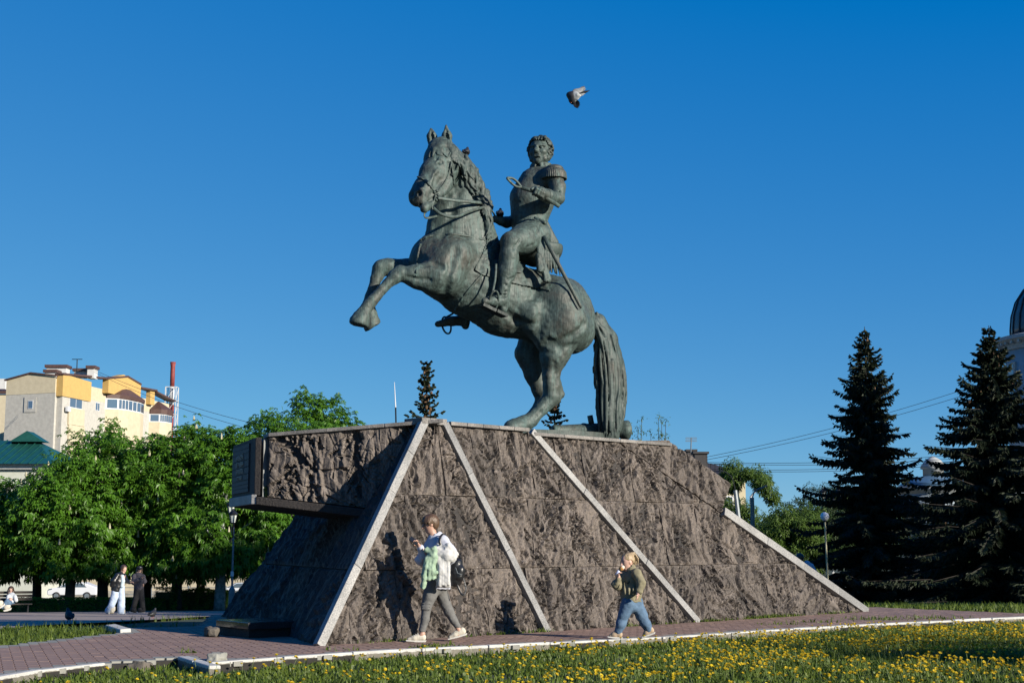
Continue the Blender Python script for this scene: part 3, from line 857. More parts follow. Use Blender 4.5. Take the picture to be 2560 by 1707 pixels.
groove([(1250, 770), (1290, 800), (1330, 812)], .03, .1, 's', .014)
H.box(S0 + np.array([0, 0, BASE_Z - .5]), (4, 4, .5), None, 0, 0, 's')
Hclean = H.d.copy()
H.noise(.011, 5.0, 3, 3); H.noise(.0045, 22.0, 9, 2)
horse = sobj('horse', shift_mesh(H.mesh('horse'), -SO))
H.d = Hclean

def on_horse(pts, lift=.012):
    out = []
    for u, v in pts:
        p = sdf_hit(H, u, v)
        if p is not None: out.append(p + sdf_normal(H, p) * lift)
    return out
def strap(name, pts, r=.016, squash=None, lift=.012, n=26, parent=None, free=False):
    P = pts if free else on_horse([tuple(x) for x in spline(pts, n)], lift)
    if len(P) < 2: return None
    mb = MB(); mb.tube(P, r, 6, True, squash); return smb(mb, name, M_BRONZE, parent or horse)
# bridle, breastplate, girth
strap('bridle_strap', [(1126, 380), (1119, 393), (1108, 385), (1098, 378)], .014)
strap('bridle_strap', [(1128, 398), (1125, 420), (1112, 455), (1095, 478), (1087, 487)], .013)
strap('bridle_strap', [(1126, 405), (1132, 440), (1133, 462)], .012)
strap('noseband', [(1044, 443), (1060, 451), (1076, 467), (1086, 482)], .014)
strap('breast_strap', [(1050, 601), (1080, 590), (1120, 586), (1165, 590), (1213, 600)], .020, .5, .006)
strap('breast_strap', [(1040, 690), (1045, 640), (1052, 610)], .018, .5, .006)
strap('girth_strap', [(1206, 686), (1175, 722), (1150, 756), (1138, 776)], .022, .4, .004)
for du in (0, 16):
    strap('saddle_strap', [(1228 + du, 592), (1216 + du, 612), (1206 + du, 634)], .022, .35, .006)
pb = sdf_hit(H, 1087, 488); nb = sdf_normal(H, pb)
for i, (du, dv) in enumerate(((-3, -5), (3, -8), (6, 2), (0, 6), (2, 14))):
    q = sdf_hit(H, 1088 + du, 486 + dv)
    if q is not None: mb = MB(); mb.ball(q + nb * .015, .028, 8, 6); smb(mb, 'bit_ring', M_BRONZE, horse)
bit = pb + nb * .04
mb = MB(); mb.tube(spline([bit, J(1084, 505, .62), J(1080, 518, .64), J(1082, 524, .64)], 10), .016, 6); smb(mb, 'bit_shank', M_BRONZE, horse)
strap('rein', list(spline([bit + np.array([.03, 0, -.05]), J(1135, 501, .60), J(1180, 505, .48), J(1216, 508, .30)], 20)), .030, .35, free=True)
strap('rein', list(spline([J(1082, 519, .64), J(1100, 534, .70), J(1124, 542, .70), J(1146, 541, .66), J(1172, 530, .58), J(1200, 521, .42), J(1218, 518, .30)], 26)), .026, .35, free=True)
strap('rein', list(spline([J(1068, 526, .35), J(1061, 535, .40), J(1064, 545, .40), J(1080, 543, .30), J(1092, 540, .2)], 18)), .022, .5, free=True)
strap('rein', list(spline([J(1218, 512, .30), J(1232, 530, .05), J(1240, 546, -.02)], 12)), .024, .5, free=True)
# mane and forelock: wavy locks
MN = SDF((-1.6, 22.2, 5.9), (0.4, 25.0, 8.4), .016)
crest = spline([(1112, 352), (1132, 364), (1152, 381), (1170, 402), (1186, 424), (1200, 448), (1212, 470), (1221, 492), (1227, 515), (1229, 540)], 46)
mr = np.random.default_rng(4)
for i, (u, v) in enumerate(crest):
    tn = crest[min(i + 1, 45)] - crest[max(i - 1, 0)]; tn = tn / np.linalg.norm(tn)
    for kx in range(3):
        ph_ = sdf_hit(H, u - 14 - 9 * kx, v + 4); ww = (float((ph_ - S0) @ LV) if ph_ is not None else .05) - mr.uniform(.0, .05) if kx < 2 else mr.uniform(-.08, .08)
        L = mr.uniform(34, 62) * (1 + .25 * i / 46); bow = mr.uniform(-9, 6)
        s_u, s_v = u - (mr.uniform(2, 14) if kx else mr.uniform(8, 20)) + 3, v + mr.uniform(-4, 6)
        pts = []
        for q in np.linspace(0, 1, 6):
            x = s_u + tn[0] * L * q * .62 - 6 * q + bow * math.sin(q * 3.1) + 3.5 * math.sin(q * 7 + i)
            y = s_v + tn[1] * L * q * .85 + L * .30 * q
            pts.append(J(min(x, u + 40), y, ww + .10 * q))
        r0 = mr.uniform(3.6, 6.0) * PXM
        MN.chain(pts, [r0 * 1.1, r0 * 1.15, r0, r0 * .85, r0 * .6, r0 * .3], .012)
for i in range(9):
    u = 1080 + i * 3.6; pts = [(x if x is not None else J(uu, vv, .3)) for uu, vv in ((u + 6 + mr.uniform(-2, 2), 354), (u + 1, 364), (u - 3 + mr.uniform(-3, 3), 374), (u - 5 + mr.uniform(-5, 5), 388 + mr.uniform(-6, 5))) for x in [sdf_hit(H, uu, vv)]]
    MN.chain(pts, [.036, .04, .034, .016], .008)
MN.noise(.004, 30, 2, 2)
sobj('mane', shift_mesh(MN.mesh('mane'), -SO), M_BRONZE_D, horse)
# tail
TL = SDF((.9, 23.2, BASE_Z - .2), (2.4, 26.0, 5.6), .016)
def tp(u, v, w=0.0): return J(u, v, w)
TL.chain([tp(1462, 800), tp(1494, 806), tp(1516, 850), tp(1522, 905), tp(1524, 965), tp(1524, 1030), tp(1526, 1085)], [.12, .15, .20, .24, .23, .20, .17], .05, 'u', (LV, .75))
tr = np.random.default_rng(8)
for i in range(120):
    a = tr.uniform(-1, 1); w0 = tr.uniform(-.22, .24); top = tr.uniform(0, 1) ** 1.3
    rows_ = [(800, 1484, 8), (846, 1513, 21), (905, 1521, 34), (965, 1526, 36), (1030, 1525, 31), (1084, 1526, 24)]
    j0 = int(top * 3.2); pts, rr = [], []
    if a < -.8 and tr.random() < .5: rows_ = rows_[:4]
    for q, (v, uc, hwid) in enumerate(rows_[j0:]):
        pts.append(tp(uc + a * hwid * 1.0 + tr.normal(0, 2.2), v + tr.normal(0, 6), w0 * (1 - .2 * abs(a)) * math.sqrt(max(.05, 1 - a * a * .8))))
        rr.append(tr.uniform(.018, .036))
    if len(pts) > 2:
        P = spline(pts, len(pts) * 3); R = np.interp(np.linspace(0, len(rr) - 1, len(P)), range(len(rr)), rr); R[-3:] *= (.9, .7, .4)
        TL.chain(list(P), list(R), .008)
for (u, v) in ((1486, 905), (1482, 935), (1484, 880), (1490, 960)):
    TL.chain([tp(1502, v - 45, .05), tp(u + 4, v - 16, .04), tp(u, v, .02)], [.05, .035, .006], .015)
TL.noise(.006, 26, 5, 2, (1, 1, .2))
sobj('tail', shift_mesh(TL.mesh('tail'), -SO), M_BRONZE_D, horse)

# saddle cloth: a draped sheet following the flank, the same on the far side
def inpoly(x, y, poly):
    c = False; n = len(poly)
    for i in range(n):
        (x1, y1), (x2, y2) = poly[i], poly[i - 1]
        if (y1 > y) != (y2 > y) and x < (x2 - x1) * (y - y1) / (y2 - y1) + x1: c = not c
    return c
def sheet(name, poly, lift=.03, step=1.6, mat=M_BRONZE, parent=None, fold=.0, mirror=True):
    us = np.arange(min(p[0] for p in poly), max(p[0] for p in poly) + step, step); vs_ = np.arange(min(p[1] for p in poly), max(p[1] for p in poly) + step, step)
    idx = {}; V = []
    for i, u in enumerate(us):
        for j, v in enumerate(vs_):
            if inpoly(u, v, poly):
                p = sdf_hit(H, u, v)
                if p is None: continue
                n = sdf_normal(H, p); idx[i, j] = len(V)
                V.append(p + n * (lift + fold * math.sin(u * .16 + v * .05) + .006 * math.sin(u * .3 - v * .21)))
    Fq = [(idx[i, j], idx[i, j+1], idx[i+1, j+1], idx[i+1, j]) for (i, j) in idx if all(k in idx for k in ((i, j+1), (i+1, j+1), (i+1, j)))]
    if not Fq: return None
    par_ = list(range(len(V)))
    def root_(i):
        while par_[i] != i: par_[i] = par_[par_[i]]; i = par_[i]
        return i
    for f in Fq:
        if max(np.linalg.norm(V[f[0]] - V[k]) for k in f[1:]) < .12:
            for k in f[1:]: par_[root_(k)] = root_(f[0])
    cnt_ = {}
    for i in range(len(V)): cnt_[root_(i)] = cnt_.get(root_(i), 0) + 1
    big_ = max(cnt_, key=cnt_.get); Fq = [f for f in Fq if all(root_(k) == big_ for k in f)]
    used_ = sorted({k for f in Fq for k in f}); mp_ = {k: i for i, k in enumerate(used_)}; V = [V[k] for k in used_]; Fq = [tuple(mp_[k] for k in f) for f in Fq]
    for m in ([False, True] if mirror else [False]):
        W = [(q - 2 * ((q - S0) @ LV) * LV) if m else q for q in V]
        me = np_mesh(name, np.array(W) - SO, np.array(Fq), True); o = sobj(name, me, mat, parent)
        sm_ = o.modifiers.new('smooth', 'SMOOTH'); sm_.factor = .5; sm_.iterations = 12
        so = o.modifiers.new('solid', 'SOLIDIFY'); so.thickness = .035; so.offset = -1
sheet('saddle_cloth', [(1206, 628), (1182, 676), (1204, 690), (1240, 700), (1282, 712), (1330, 721), (1362, 728), (1377, 732), (1372, 706), (1352, 668), (1338, 640), (1300, 610), (1250, 596)], .035, 1.6, M_BRONZE, None, .008)
sheet('saddle_flap', [(1240, 640), (1236, 690), (1260, 688), (1300, 690), (1312, 672), (1322, 640), (1320, 605), (1250, 600)], .075, 1.6, M_BRONZE_D, None, .004)
SAD = SDF((-.9, 23.0, 4.6), (1.2, 25.4, 6.4), .02)
SAD.chain([J(1262, 600, 0), J(1300, 612, 0), J(1340, 622, 0), J(1366, 622, 0)], [.22, .26, .30, .28], .08, 'u', (LV, 1.2))
SAD.chain([J(1255, 588, 0), J(1262, 600, 0)], [.11, .2], .08)
sobj('saddle', shift_mesh(SAD.mesh('saddle'), -SO), M_BRONZE_D)
# ---------------------------------------------------------------- rider
R_ = SDF((-1.9, 22.4, 3.9), (1.6, 26.0, 8.3), .0155)
def rc(pts, k=.05, flat=None, op='u'): R_.chain([J(p[0], p[1], p[2]) for p in pts], [p[3] * PXM for p in pts], k, op, flat)
rc([(1328, 578, 0, 46), (1322, 548, 0, 44), (1331, 508, 0, 51), (1350, 462, 0, 45)], .10, (LV, .95))
rc([(1372, 440, .30, 24), (1368, 445, -.30, 24)], .12)                            # shoulder line
rc([(1334, 462, 0, 40), (1322, 492, 0, 44)], .14, (LV, 1.0))
rc([(1352, 440, 0, 22), (1351, 418, 0, 19)], .05)
rc([(1384, 440, .40, 21), (1394, 470, .50, 20), (1394, 496, .56, 17.5)], .05)       # near arm
rc([(1393, 497, .56, 17), (1372, 494, .70, 15.5), (1356, 488, .78, 14)], .04)
rc([(1340, 445, -.40, 22), (1318, 500, -.52, 19), (1296, 548, -.46, 17)], .05)      # far arm
rc([(1296, 550, -.46, 17), (1266, 556, -.25, 14), (1250, 552, -.10, 12)], .04); rc([(1250, 552, -.10, 11), (1238, 548, -.04, 10)], .03)
for sgn in (1, -1):
    rc([(1336, 590, .22 * sgn, 43), (1305, 600, .42 * sgn, 36), (1278, 606, .60 * sgn, 26)], .06)
    rc([(1276, 606, .60 * sgn, 24), (1272, 640, .62 * sgn, 23), (1266, 680, .62 * sgn, 21.5), (1258, 725, .62 * sgn, 15)], .05)
    rc([(1280, 650, .60 * sgn, 15), (1276, 690, .60 * sgn, 12)], .06)
    if sgn > 0:
        rc([(1257, 728, .62, 15), (1254, 744, .62, 15)], .03); rc([(1256, 752, .63, 15), (1232, 752, .66, 12.5), (1212, 753, .68, 9)], .03)
        rc([(1262, 756, .60, 12), (1258, 772, .60, 11)], .03)
    else:
        rc([(1168, 770, -.62, 15), (1160, 795, -.62, 15)], .03); rc([(1160, 800, -.62, 15), (1130, 803, -.64, 12.5), (1095, 810, -.66, 8.5)], .03); rc([(1164, 805, -.6, 12), (1163, 814, -.6, 10)], .03)
        rc([(1258, 725, -.62, 15), (1215, 755, -.62, 15), (1168, 772, -.62, 14)], .05)
for (a, b, c, d, r) in ((1296, 638, 1330, 612, .02), (1284, 622, 1300, 598, .016), (1268, 700, 1284, 694, .012), (1262, 712, 1276, 708, .012), (1360, 470, 1400, 480, .016), (1366, 500, 1384, 520, .016), (1340, 585, 1350, 560, .02)):
    p, q = sdf_hit(R_, a, b), sdf_hit(R_, c, d)
    if p is not None and q is not None: R_.cone(p, q, r, r, .03, 's')
for i in range(6):                                                                # boot creases
    p, q = sdf_hit(R_, 1246, 730 + i * 3), sdf_hit(R_, 1266, 728 + i * 4)
    if p is not None and q is not None: R_.cone(p, q, .012, .010, .015, 'u' if i % 2 else 's')
Rclean = R_.d.copy(); R_.noise(.008, 7, 5, 3); R_.noise(.003, 30, 6, 2)
rider = sobj('rider', shift_mesh(R_.mesh('rider'), -SO)); R_.d = Rclean
def rider_hit(u, v, lift=.0):
    p = sdf_hit(R_, u, v); return None if p is None else p + sdf_normal(R_, p) * lift
# head with face and curled hair
HC = J(1350, 380, 0.02); FD = unit(HD * .62 + LV * .78 + np.array([0, 0, .02])); FS = unit(np.cross([0, 0, 1], FD)); FU = np.cross(FD, FS)
HM = np.stack([FD, FS, FU], 1)
def hp_(x, y, z): return HC + FD * x + FS * y + FU * z
HDm = SDF(HC - .42, HC + .42, .0085)
HDm.ell(hp_(-.02, 0, .04), (.225, .185, .205), HM)
HDm.ell(hp_(.035, 0, -.07), (.165, .150, .19), HM, .06)
HDm.ell(hp_(.12, 0, -.20), (.065, .075, .055), HM, .06)                            # chin
HDm.cone(hp_(-.03, 0, -.16), hp_(-.06, 0, -.40), .125, .14, .05)
for sg in (1, -1):
    HDm.ell(hp_(.165, .075 * sg, .03), (.045, .05, .035), HM, .02, 's')             # eye sockets
    HDm.ell(hp_(.148, .075 * sg, .025), (.034, .036, .030), HM, .006)
    HDm.cone(hp_(.195, .03 * sg, .072), hp_(.155, .125 * sg, .065), .022, .018, .03)
    HDm.ell(hp_(.13, .10 * sg, -.045), (.05, .05, .045), HM, .05)                   # cheekbones
    HDm.cone(hp_(.10, .115 * sg, -.16), hp_(-.02, .14 * sg, -.10), .045, .05, .05)  # jaw
    HDm.cone(hp_(-.015, .165 * sg, .02), hp_(-.03, .172 * sg, -.06), .035, .025, .02)
HDm.cone(hp_(.195, 0, .06), hp_(.255, 0, -.045), .022, .036, .03)                   # nose
HDm.ell(hp_(.225, 0, -.055), (.035, .05, .025), HM, .02)
HDm.cone(hp_(.205, -.05, -.112), hp_(.205, .05, -.112), .014, .014, .012, 's')
HDm.cone(hp_(.200, -.045, -.095), hp_(.200, .045, -.095), .018, .018, .02); HDm.cone(hp_(.195, -.035, -.132), hp_(.195, .035, -.132), .020, .020, .02)
HDm.cone(hp_(.185, -.04, -.155), hp_(.185, .04, -.155), .012, .012, .02, 's')
HDm.noise(.003, 26, 3, 2)
sobj('face', shift_mesh(HDm.mesh('face'), -SO), M_BRONZE, rider)
HR = SDF(HC - .5, HC + .5, .0095)
hr = np.random.default_rng(12)
for i in range(170):
    th = hr.uniform(-2.6, 2.6); ph = hr.uniform(-.75, 1.5)
    d = np.array([math.cos(th + math.pi) * math.cos(ph), math.sin(th + math.pi) * math.cos(ph), math.sin(ph)])
    if d[0] > .35 and d[2] < .62: continue
    if d[0] > -.15 and d[2] < -.1 and abs(d[1]) < .7: continue
    p = hp_(d[0] * .222 - .02, d[1] * .185, d[2] * .205 + .04)
    t1 = unit(np.cross(d, hr.normal(size=3))); t2 = np.cross(d, t1); D = HM @ d; T1, T2 = HM @ t1, HM @ t2
    rr = hr.uniform(.02, .04); pts = [p + T1 * rr * math.cos(a) + T2 * rr * math.sin(a) + D * (.012 + .008 * a) for a in np.linspace(0, 4.6, 7)]
    HR.chain(pts, list(np.linspace(.020, .010, 7)), .006)
for sg in (1, -1):
    for i in range(12):
        p = hp_(.04 + hr.normal(0, .02), .165 * sg, .04 - i * .017); HR.ell(p, (.024, .02, .024), None, .01)
for i in range(16):                                                               # quiff swept over the brow
    y = hr.uniform(-.12, .13); dy = hr.uniform(-.05, .07); l = hr.uniform(.6, 1.0)
    HR.chain([hp_(-.06, y * .9, .235), hp_(.06, y + dy * .3, .245 - .03 * abs(y)), hp_(.06 + .10 * l, y + dy, .215 - .04 * abs(y)), hp_(.07 + .115 * l, y + dy * 1.6, .17)], [.026, .024, .02, .008], .014)
HR.noise(.004, 34, 3, 2)
sobj('hair', shift_mesh(HR.mesh('hair'), -SO), M_BRONZE_D, rider)
# collar, epaulettes, cuff, hand with baton
cb = J(1352, 432, 0); ax = unit(np.array([-.02, 0, 1]))
CL = SDF(cb - .4, cb + .4, .011)
CL.cone(cb - ax * .05, cb + ax * .12, .215, .19, 0); CL.cone(cb + ax * .10, cb + ax * .4, .15, .15, .005, 's')
CL.cone(cb + FD * .17 + ax * .2, cb + FD * .22 - ax * .2, .035, .05, .01, 's')
CL.box(cb + np.array([0, 0, -.30]), (.5, .5, .2), None, 0, 0, 's'); CL.box(cb + np.array([0, 0, .35]), (.5, .5, .2), None, 0, 0, 's')
CL.noise(.012, 22, 4, 2)
sobj('collar', shift_mesh(CL.mesh('collar'), -SO), M_BRONZE, rider)
for sg in (1, -1):
    sc = J(1385, 436, .40) if sg > 0 else J(1385, 436, .40) - LV * .82
    mb = MB(); Mx = Matrix.Rotation(.0, 3, 'Z')
    out = LV * sg; top = sc + np.array([0, 0, .115])
    E = SDF(sc - .4, sc + .4, .0115)
    E.ell(top - np.array([0, 0, .02]) + out * .02, (.155, .155, .06), None, .0); E.chain([top - out * .30, top], [.06, .09], .05, 'u', ((0, 0, 1), .5))
    for a in np.linspace(-math.pi * .95, math.pi * .95, 30):
        ang = math.atan2(out[1], out[0]) + a * .75; d = np.array([math.cos(ang), math.sin(ang), 0])
        E.chain([top + d * .15 - np.array([0, 0, .02]), top + d * .20 - np.array([0, 0, .09]), top + d * .215 - np.array([0, 0, .20])], [.012, .016, .015], .0)
    sobj('epaulette', shift_mesh(E.mesh('epaulette'), -SO), M_BRONZE, rider)
hc0, hdir = J(1346, 482, .84), unit(J(1300, 466, .86) - J(1398, 516, .80))
HN = SDF(hc0 - .32, hc0 + .32, .0095)
wr = J(1364, 488, .78)
HN.cone(wr, hc0 + np.array([.04, 0, .02]), .10, .085, .03); HN.ell(hc0, (.10, .085, .08), frame(hdir), .03)
perp = unit(np.cross(hdir, [0, -1, 0])); perp = perp if perp[2] > 0 else -perp; fw = unit(np.cross(hdir, perp)); fw = fw if fw[1] < 0 else -fw
for i in range(4):
    b = hc0 + hdir * (.085 - .052 * i)
    L = (.95, 1.05, 1.0, .85)[i]
    HN.chain([b + perp * .055 + fw * .03, b + perp * .02 + fw * .095 * L, b - perp * .05 + fw * .085 * L, b - perp * .075 + fw * .02], [.029, .030, .027, .022], .008)
HN.chain([hc0 + perp * .05 - fw * .02, hc0 + hdir * .10 + perp * .045 + fw * .02, hc0 + hdir * .15 + fw * .05 - perp * .01], [.034, .030, .024], .01)
sobj('hand', shift_mesh(HN.mesh('hand'), -SO), M_BRONZE, rider)
bA, bB, bC = J(1398, 516, .80), J(1304, 469, .88), J(1268, 446, .90)
mb = MB(); mb.tube([bA, hc0, bB], .036, 9); smb(mb, 'baton', M_BRONZE, rider)
lp = [bB] + [bB + (bC - bB) * t + np.array([0, 0, 1]) * .06 * math.sin(t * 3.1) for t in (.3, .6, .85)] + [bC] + [bB + (bC - bB) * t - np.array([.02, 0, 1]) * .045 * math.sin(t * 3.1) for t in (.85, .6, .3)] + [bB + hdir * .01]
mb = MB(); mb.tube(spline(lp, 36), .022, 7); smb(mb, 'baton_loop', M_BRONZE, rider)
ce = J(1393, 497, .56); cdir = unit(wr - ce)
mb = MB(); mb.tube([wr - cdir * .12, wr - cdir * .115, wr - cdir * .0, wr + cdir * .005], [.10, .118, .118, .09], 14); smb(mb, 'cuff', M_BRONZE, rider)
# sash with tassels, coat tails, sword, stirrups
SH = SDF(J(1350, 640, .3) - 1.1, J(1350, 640, .3) + 1.1, .0125)
sr = np.random.default_rng(2)
for i in range(9):
    SH.chain([J(1338 + i * 3, 545 + i * 1.5, .30 + .02 * i), J(1352 + i * 1.2, 562, .40), J(1352 + sr.uniform(-6, 8), 590, .46), J(1350 + sr.uniform(-6, 10), 620, .50), J(1350 + sr.uniform(-7, 9), 648, .55)], [.03, .036, .03, .03, .026], .012)
for i in range(8): SH.chain([J(1290 + i * 2, 566 + i, .36), J(1325, 552 + i * 2.4, .34), J(1352, 556 + i * 1.5, .38)], [.02, .024, .026], .012)
for (u, v, u2, v2) in ((1346, 640, 1352, 672), (1356, 655, 1368, 698)):
    SH.cone(J(u, v, .58), J(u2, v2, .62), .055, .075, .02)
    for k in range(14):
        a = k * .45; SH.cone(J(u + 4 * math.cos(a), v + 6, .58 + .06 * math.sin(a)), J(u2 + 9 * math.cos(a), v2 + 6, .62 + .07 * math.sin(a)), .014, .012, .003)
sobj('sash', shift_mesh(SH.mesh('sash'), -SO), M_BRONZE, rider)
CT = SDF(J(1370, 630, .2) - 1.0, J(1370, 630, .2) + 1.0, .016)
for sg in (1, -1):
    for i in range(7):
        u = 1352 + i * 6
        CT.chain([J(1358 + i * 1.2, 560, (.16 + .01 * i) * sg), J(u + 2, 605, (.30 - .015 * i) * sg), J(u + 6, 650, (.40 - .03 * i) * sg), J(u + 10 + sr.uniform(-3, 3), 676 + i * 2, (.42 - .03 * i) * sg)], [.05, .042, .034, .012], .018)
sobj('coat_tails', shift_mesh(CT.mesh('coat_tails'), -SO), M_BRONZE_D, rider)
mb = MB(); mb.tube([J(1359, 590, .55), J(1380, 630, .62), J(1420, 706, .74), J(1450, 764, .80), J(1453, 771, .80)], [.036, .036, .032, .028, .012], 8, True, .6); smb(mb, 'scabbard', M_BRONZE, rider)
for sg, (u0, v0), (u1, v1) in ((1, (1240, 660), (1230, 735)), (-1, (1142, 775), (1112, 795))):
    w = .72 * sg
    mb = MB(); mb.tube(spline([J(u0, v0, w * .9), J((u0 + u1) / 2 + 3, (v0 + v1) / 2, w), J(u1, v1, w)], 12), .02, 6, True, .5)
    smb(mb, 'stirrup_leather', M_BRONZE, rider)
    c = J(u1 + 4, v1 + 18, w); mb = MB()
    ring = [c + HD * .10 * math.sin(a) * .8 + LV * .085 * math.cos(a) * sg + np.array([0, 0, .16 * math.cos(a)]) for a in np.linspace(0, 2 * math.pi, 22)]
    mb.tube(ring, .017, 6); smb(mb, 'stirrup', M_BRONZE, rider)
mb = MB()
for a, b, c in (((1204, 762, .70), (1236, 778, .68), (1262, 790, .60)),):
    pts = [J(*a), J(*b), J(*c)]
    for p, q in zip(pts[:-1], pts[1:]): mb.bar(p, q, .17, .05)
smb(mb, 'boot_sole', M_BRONZE_D, rider, False)
# fallen cannon barrel and the plate below
ca, cbb = J(1380, 1080, -.22), J(1572, 1077, -.22)
dirc = unit(cbb - ca); Lc = np.linalg.norm(cbb - ca)
Mc = Matrix((Vector(frame(dirc)[:, 1]), Vector(frame(dirc)[:, 2]), Vector(dirc))).transposed()
ca[2] = BASE_Z + .04; cbb[2] = BASE_Z + .06
mb = MB(); mb.lathe([(.001, 0), (.085, 0), (.105, .03), (.11, .1), (.10, .14), (.115, .55), (.13, .58), (.13, .62), (.12, .66), (.135, Lc - .16), (.165, Lc - .14), (.17, Lc - .02), (.14, Lc), (.001, Lc + .06)], ca, 20, Mc)
mb.tube([Vector(ca + dirc * .75 + np.array([0, 0, .1])), Vector(ca + dirc * .75 + np.array([-.03, 0, .26]))], .05, 8)
smb(mb, 'cannon_barrel', M_BRONZE)
pl = []
for a in np.linspace(0, 2 * math.pi, 25)[:-1]:
    p = SO + HD * (1.25 * math.cos(a) - .45) + LV * .5 * math.sin(a); pl.append((p[0], p[1], 2.9))
mb = MB(); mb.prism(pl, (0, 0, BASE_Z - 2.9)); smb(mb, 'base_plate', M_BRONZE_D, None, False)
del H, R_, MN, TL, SAD, HDm, HR, SH, CT
# ------------------------------------------------------------------ ground, paths, kerbs, grass
def onground(u, v, dz=0.0):
    lo, hi = 8.0, 400.0
    d = ray(u, v)
    ts = np.geomspace(8, 900, 4000); P = CAMP + d * ts[:, None]
    k = np.argmax(P[:, 2] < ground(P[:, 0], P[:, 1]) + dz)
    return P[k]
def axis_pts(lo, hi, mid0, mid1, fine, coarse):
    a = list(np.arange(mid0, mid1 + 1e-6, fine)); q = fine; x = mid0
    left = []
    while x > lo: q = min(q * 1.35, coarse); x -= q; left.append(x)
    q = fine; x = mid1; right = []
    while x < hi: q = min(q * 1.35, coarse); x += q; right.append(x)
    return np.array(left[::-1] + a + right)
gx, gy = axis_pts(-1500, 1500, -30, 40, 1.0, 120), axis_pts(-200, 3000, 5, 80, 1.0, 150)
GX, GY = np.meshgrid(gx, gy, indexing='ij')
gi = np.arange(GX.size).reshape(GX.shape)
GZ = ground(GX, GY)
M_LAWN = simple('lawn_soil', (.022, .040, .009), (.012, .022, .006), 1.2, .95, bmp=.4, bscale=30)
o = obj('ground', np_mesh('ground', np.stack([GX, GY, GZ], -1).reshape(-1, 3), np.stack([gi[:-1, :-1], gi[1:, :-1], gi[1:, 1:], gi[:-1, 1:]], -1).reshape(-1, 4)), M_LAWN)
tag(o, kind='structure')

def drape(name, poly, mat, dz=.03, step=1.0, kind='structure'):
    """flat polygon laid over the terrain"""
    P = np.array([p[:2] for p in poly]); lo, hi = P.min(0), P.max(0)
    bm = bmesh.new(); vs_ = [bm.verts.new((x, y, 0)) for x, y in P]; bm.faces.new(vs_)
    for ax in (0, 1):
        for c in np.arange(lo[ax] + step, hi[ax], step):
            co = [0, 0, 0]; co[ax] = c; no = [0, 0, 0]; no[ax] = 1
            bmesh.ops.bisect_plane(bm, geom=list(bm.verts) + list(bm.edges) + list(bm.faces), plane_co=co, plane_no=no)
    for v in bm.verts: v.co.z = gz(v.co.x, v.co.y) + dz
    bmesh.ops.recalc_face_normals(bm, faces=bm.faces)
    me = bpy.data.meshes.new(name); bm.to_mesh(me); bm.free()
    if len(me.polygons) and me.polygons[0].normal.z < 0: me.flip_normals()
    return tag(obj(name, me, mat), kind=kind)

# paved promenade on the left, street behind the trees
M_PROM = simple('promenade_paving', (.30, .24, .20), (.23, .185, .155), 3, .85, bmp=.2, bscale=12)
prom = [onground(u, v) for u, v in ((-500, 1600), (0, 1582), (300, 1560), (560, 1541))] + [np.array([4, 46, 0]), np.array([30, 62, 0]), np.array([30, 70, 0]), np.array([-4, 53, 0])] + [onground(u, v) for u, v in ((560, 1530), (300, 1532), (0, 1535), (-500, 1541))]
drape('promenade', prom, M_PROM, .06, 2.0)
M_ASPH = simple('asphalt', (.16, .155, .15), (.12, .118, .115), 2, .9, bmp=.2, bscale=40)
drape('street', [(-120, 118), (10, 121), (10, 136), (-120, 134)], M_ASPH, .06, 4.0)
M_KERBW = simple('whitewashed_kerb', (.5, .5, .47), (.36, .36, .34), 3, .85)
kb = MB()
street_kerb = empty('street_kerb', (-50, 117.5, gz(-50, 117.5)), 0, 'whitewashed kerb along the street behind the chestnut trees', 'kerb')
for i in range(40):
    x = -110 + i * 3.0; z = gz(x, 117.6)
    mb = MB(); mb.box((x + 50, .1, z - gz(-50, 117.5) + .1), (2.96, .22, .3), .012); mb.build('kerb_stone', M_KERBW, street_kerb)

# apron of pavers round the monument
def kz(u, v): return onz(u, v, 0.0)
KL = [kz(u, v) for u, v in ((-420, 1752), (-160, 1716), (0, 1695), (87, 1678), (283, 1656), (444, 1644))]
KR = [kz(u, v) for u, v in ((530, 1657), (721, 1643), (936, 1629), (1262, 1613), (1700, 1590), (1900, 1576), (2180, 1561), (2560, 1543), (2900, 1529))]
UL = [kz(u, v) for u, v in ((302, 1567), (295, 1581), (221, 1587), (85, 1603), (0, 1612), (-200, 1637), (-460, 1668))]
BK = [np.array([-5.0, 22.9, 0]), np.array([-5.5, 26.4, 0]), np.array([0.5, 32, 0]), np.array([7.4, 29.6, 0])] + [kz(u, v) for u, v in ((2560, 1532), (2900, 1524))]
apron = KL + KR + BK[::-1] + UL
AP = np.array([p[:2] for p in apron])
mb = MB(); mb.prism([(x, y, -.16) for x, y in AP], (0, 0, .16 - .022))
M_JOINT = simple('joint_sand', (.020, .018, .015), (.012, .011, .009), 20, .95)
pavement = mb.build('pavement', M_JOINT); tag(pavement, kind='structure')
def seg_dist(P, A, B):
    d = B - A; t = np.clip(((P - A) @ d) / (d @ d), 0, 1); return np.linalg.norm(P - (A + t[:, None] * d), axis=1)
def in_poly_np(P, poly):
    x, y = P[:, 0], P[:, 1]; c = np.zeros(len(P), bool); n = len(poly)
    for i in range(n):
        x1, y1 = poly[i]; x2, y2 = poly[i - 1]
        with np.errstate(divide='ignore', invalid='ignore'):
            c ^= ((y1 > y) != (y2 > y)) & (x < (x2 - x1) * (y - y1) / (y2 - y1 + 1e-12) + x1)
    return c
e1, e2 = np.array([.937, .349]), np.array([-.349, .937]); bw, bl = .125, .26
I_, J_ = np.meshgrid(np.arange(-160, 200), np.arange(10, 160), indexing='ij')
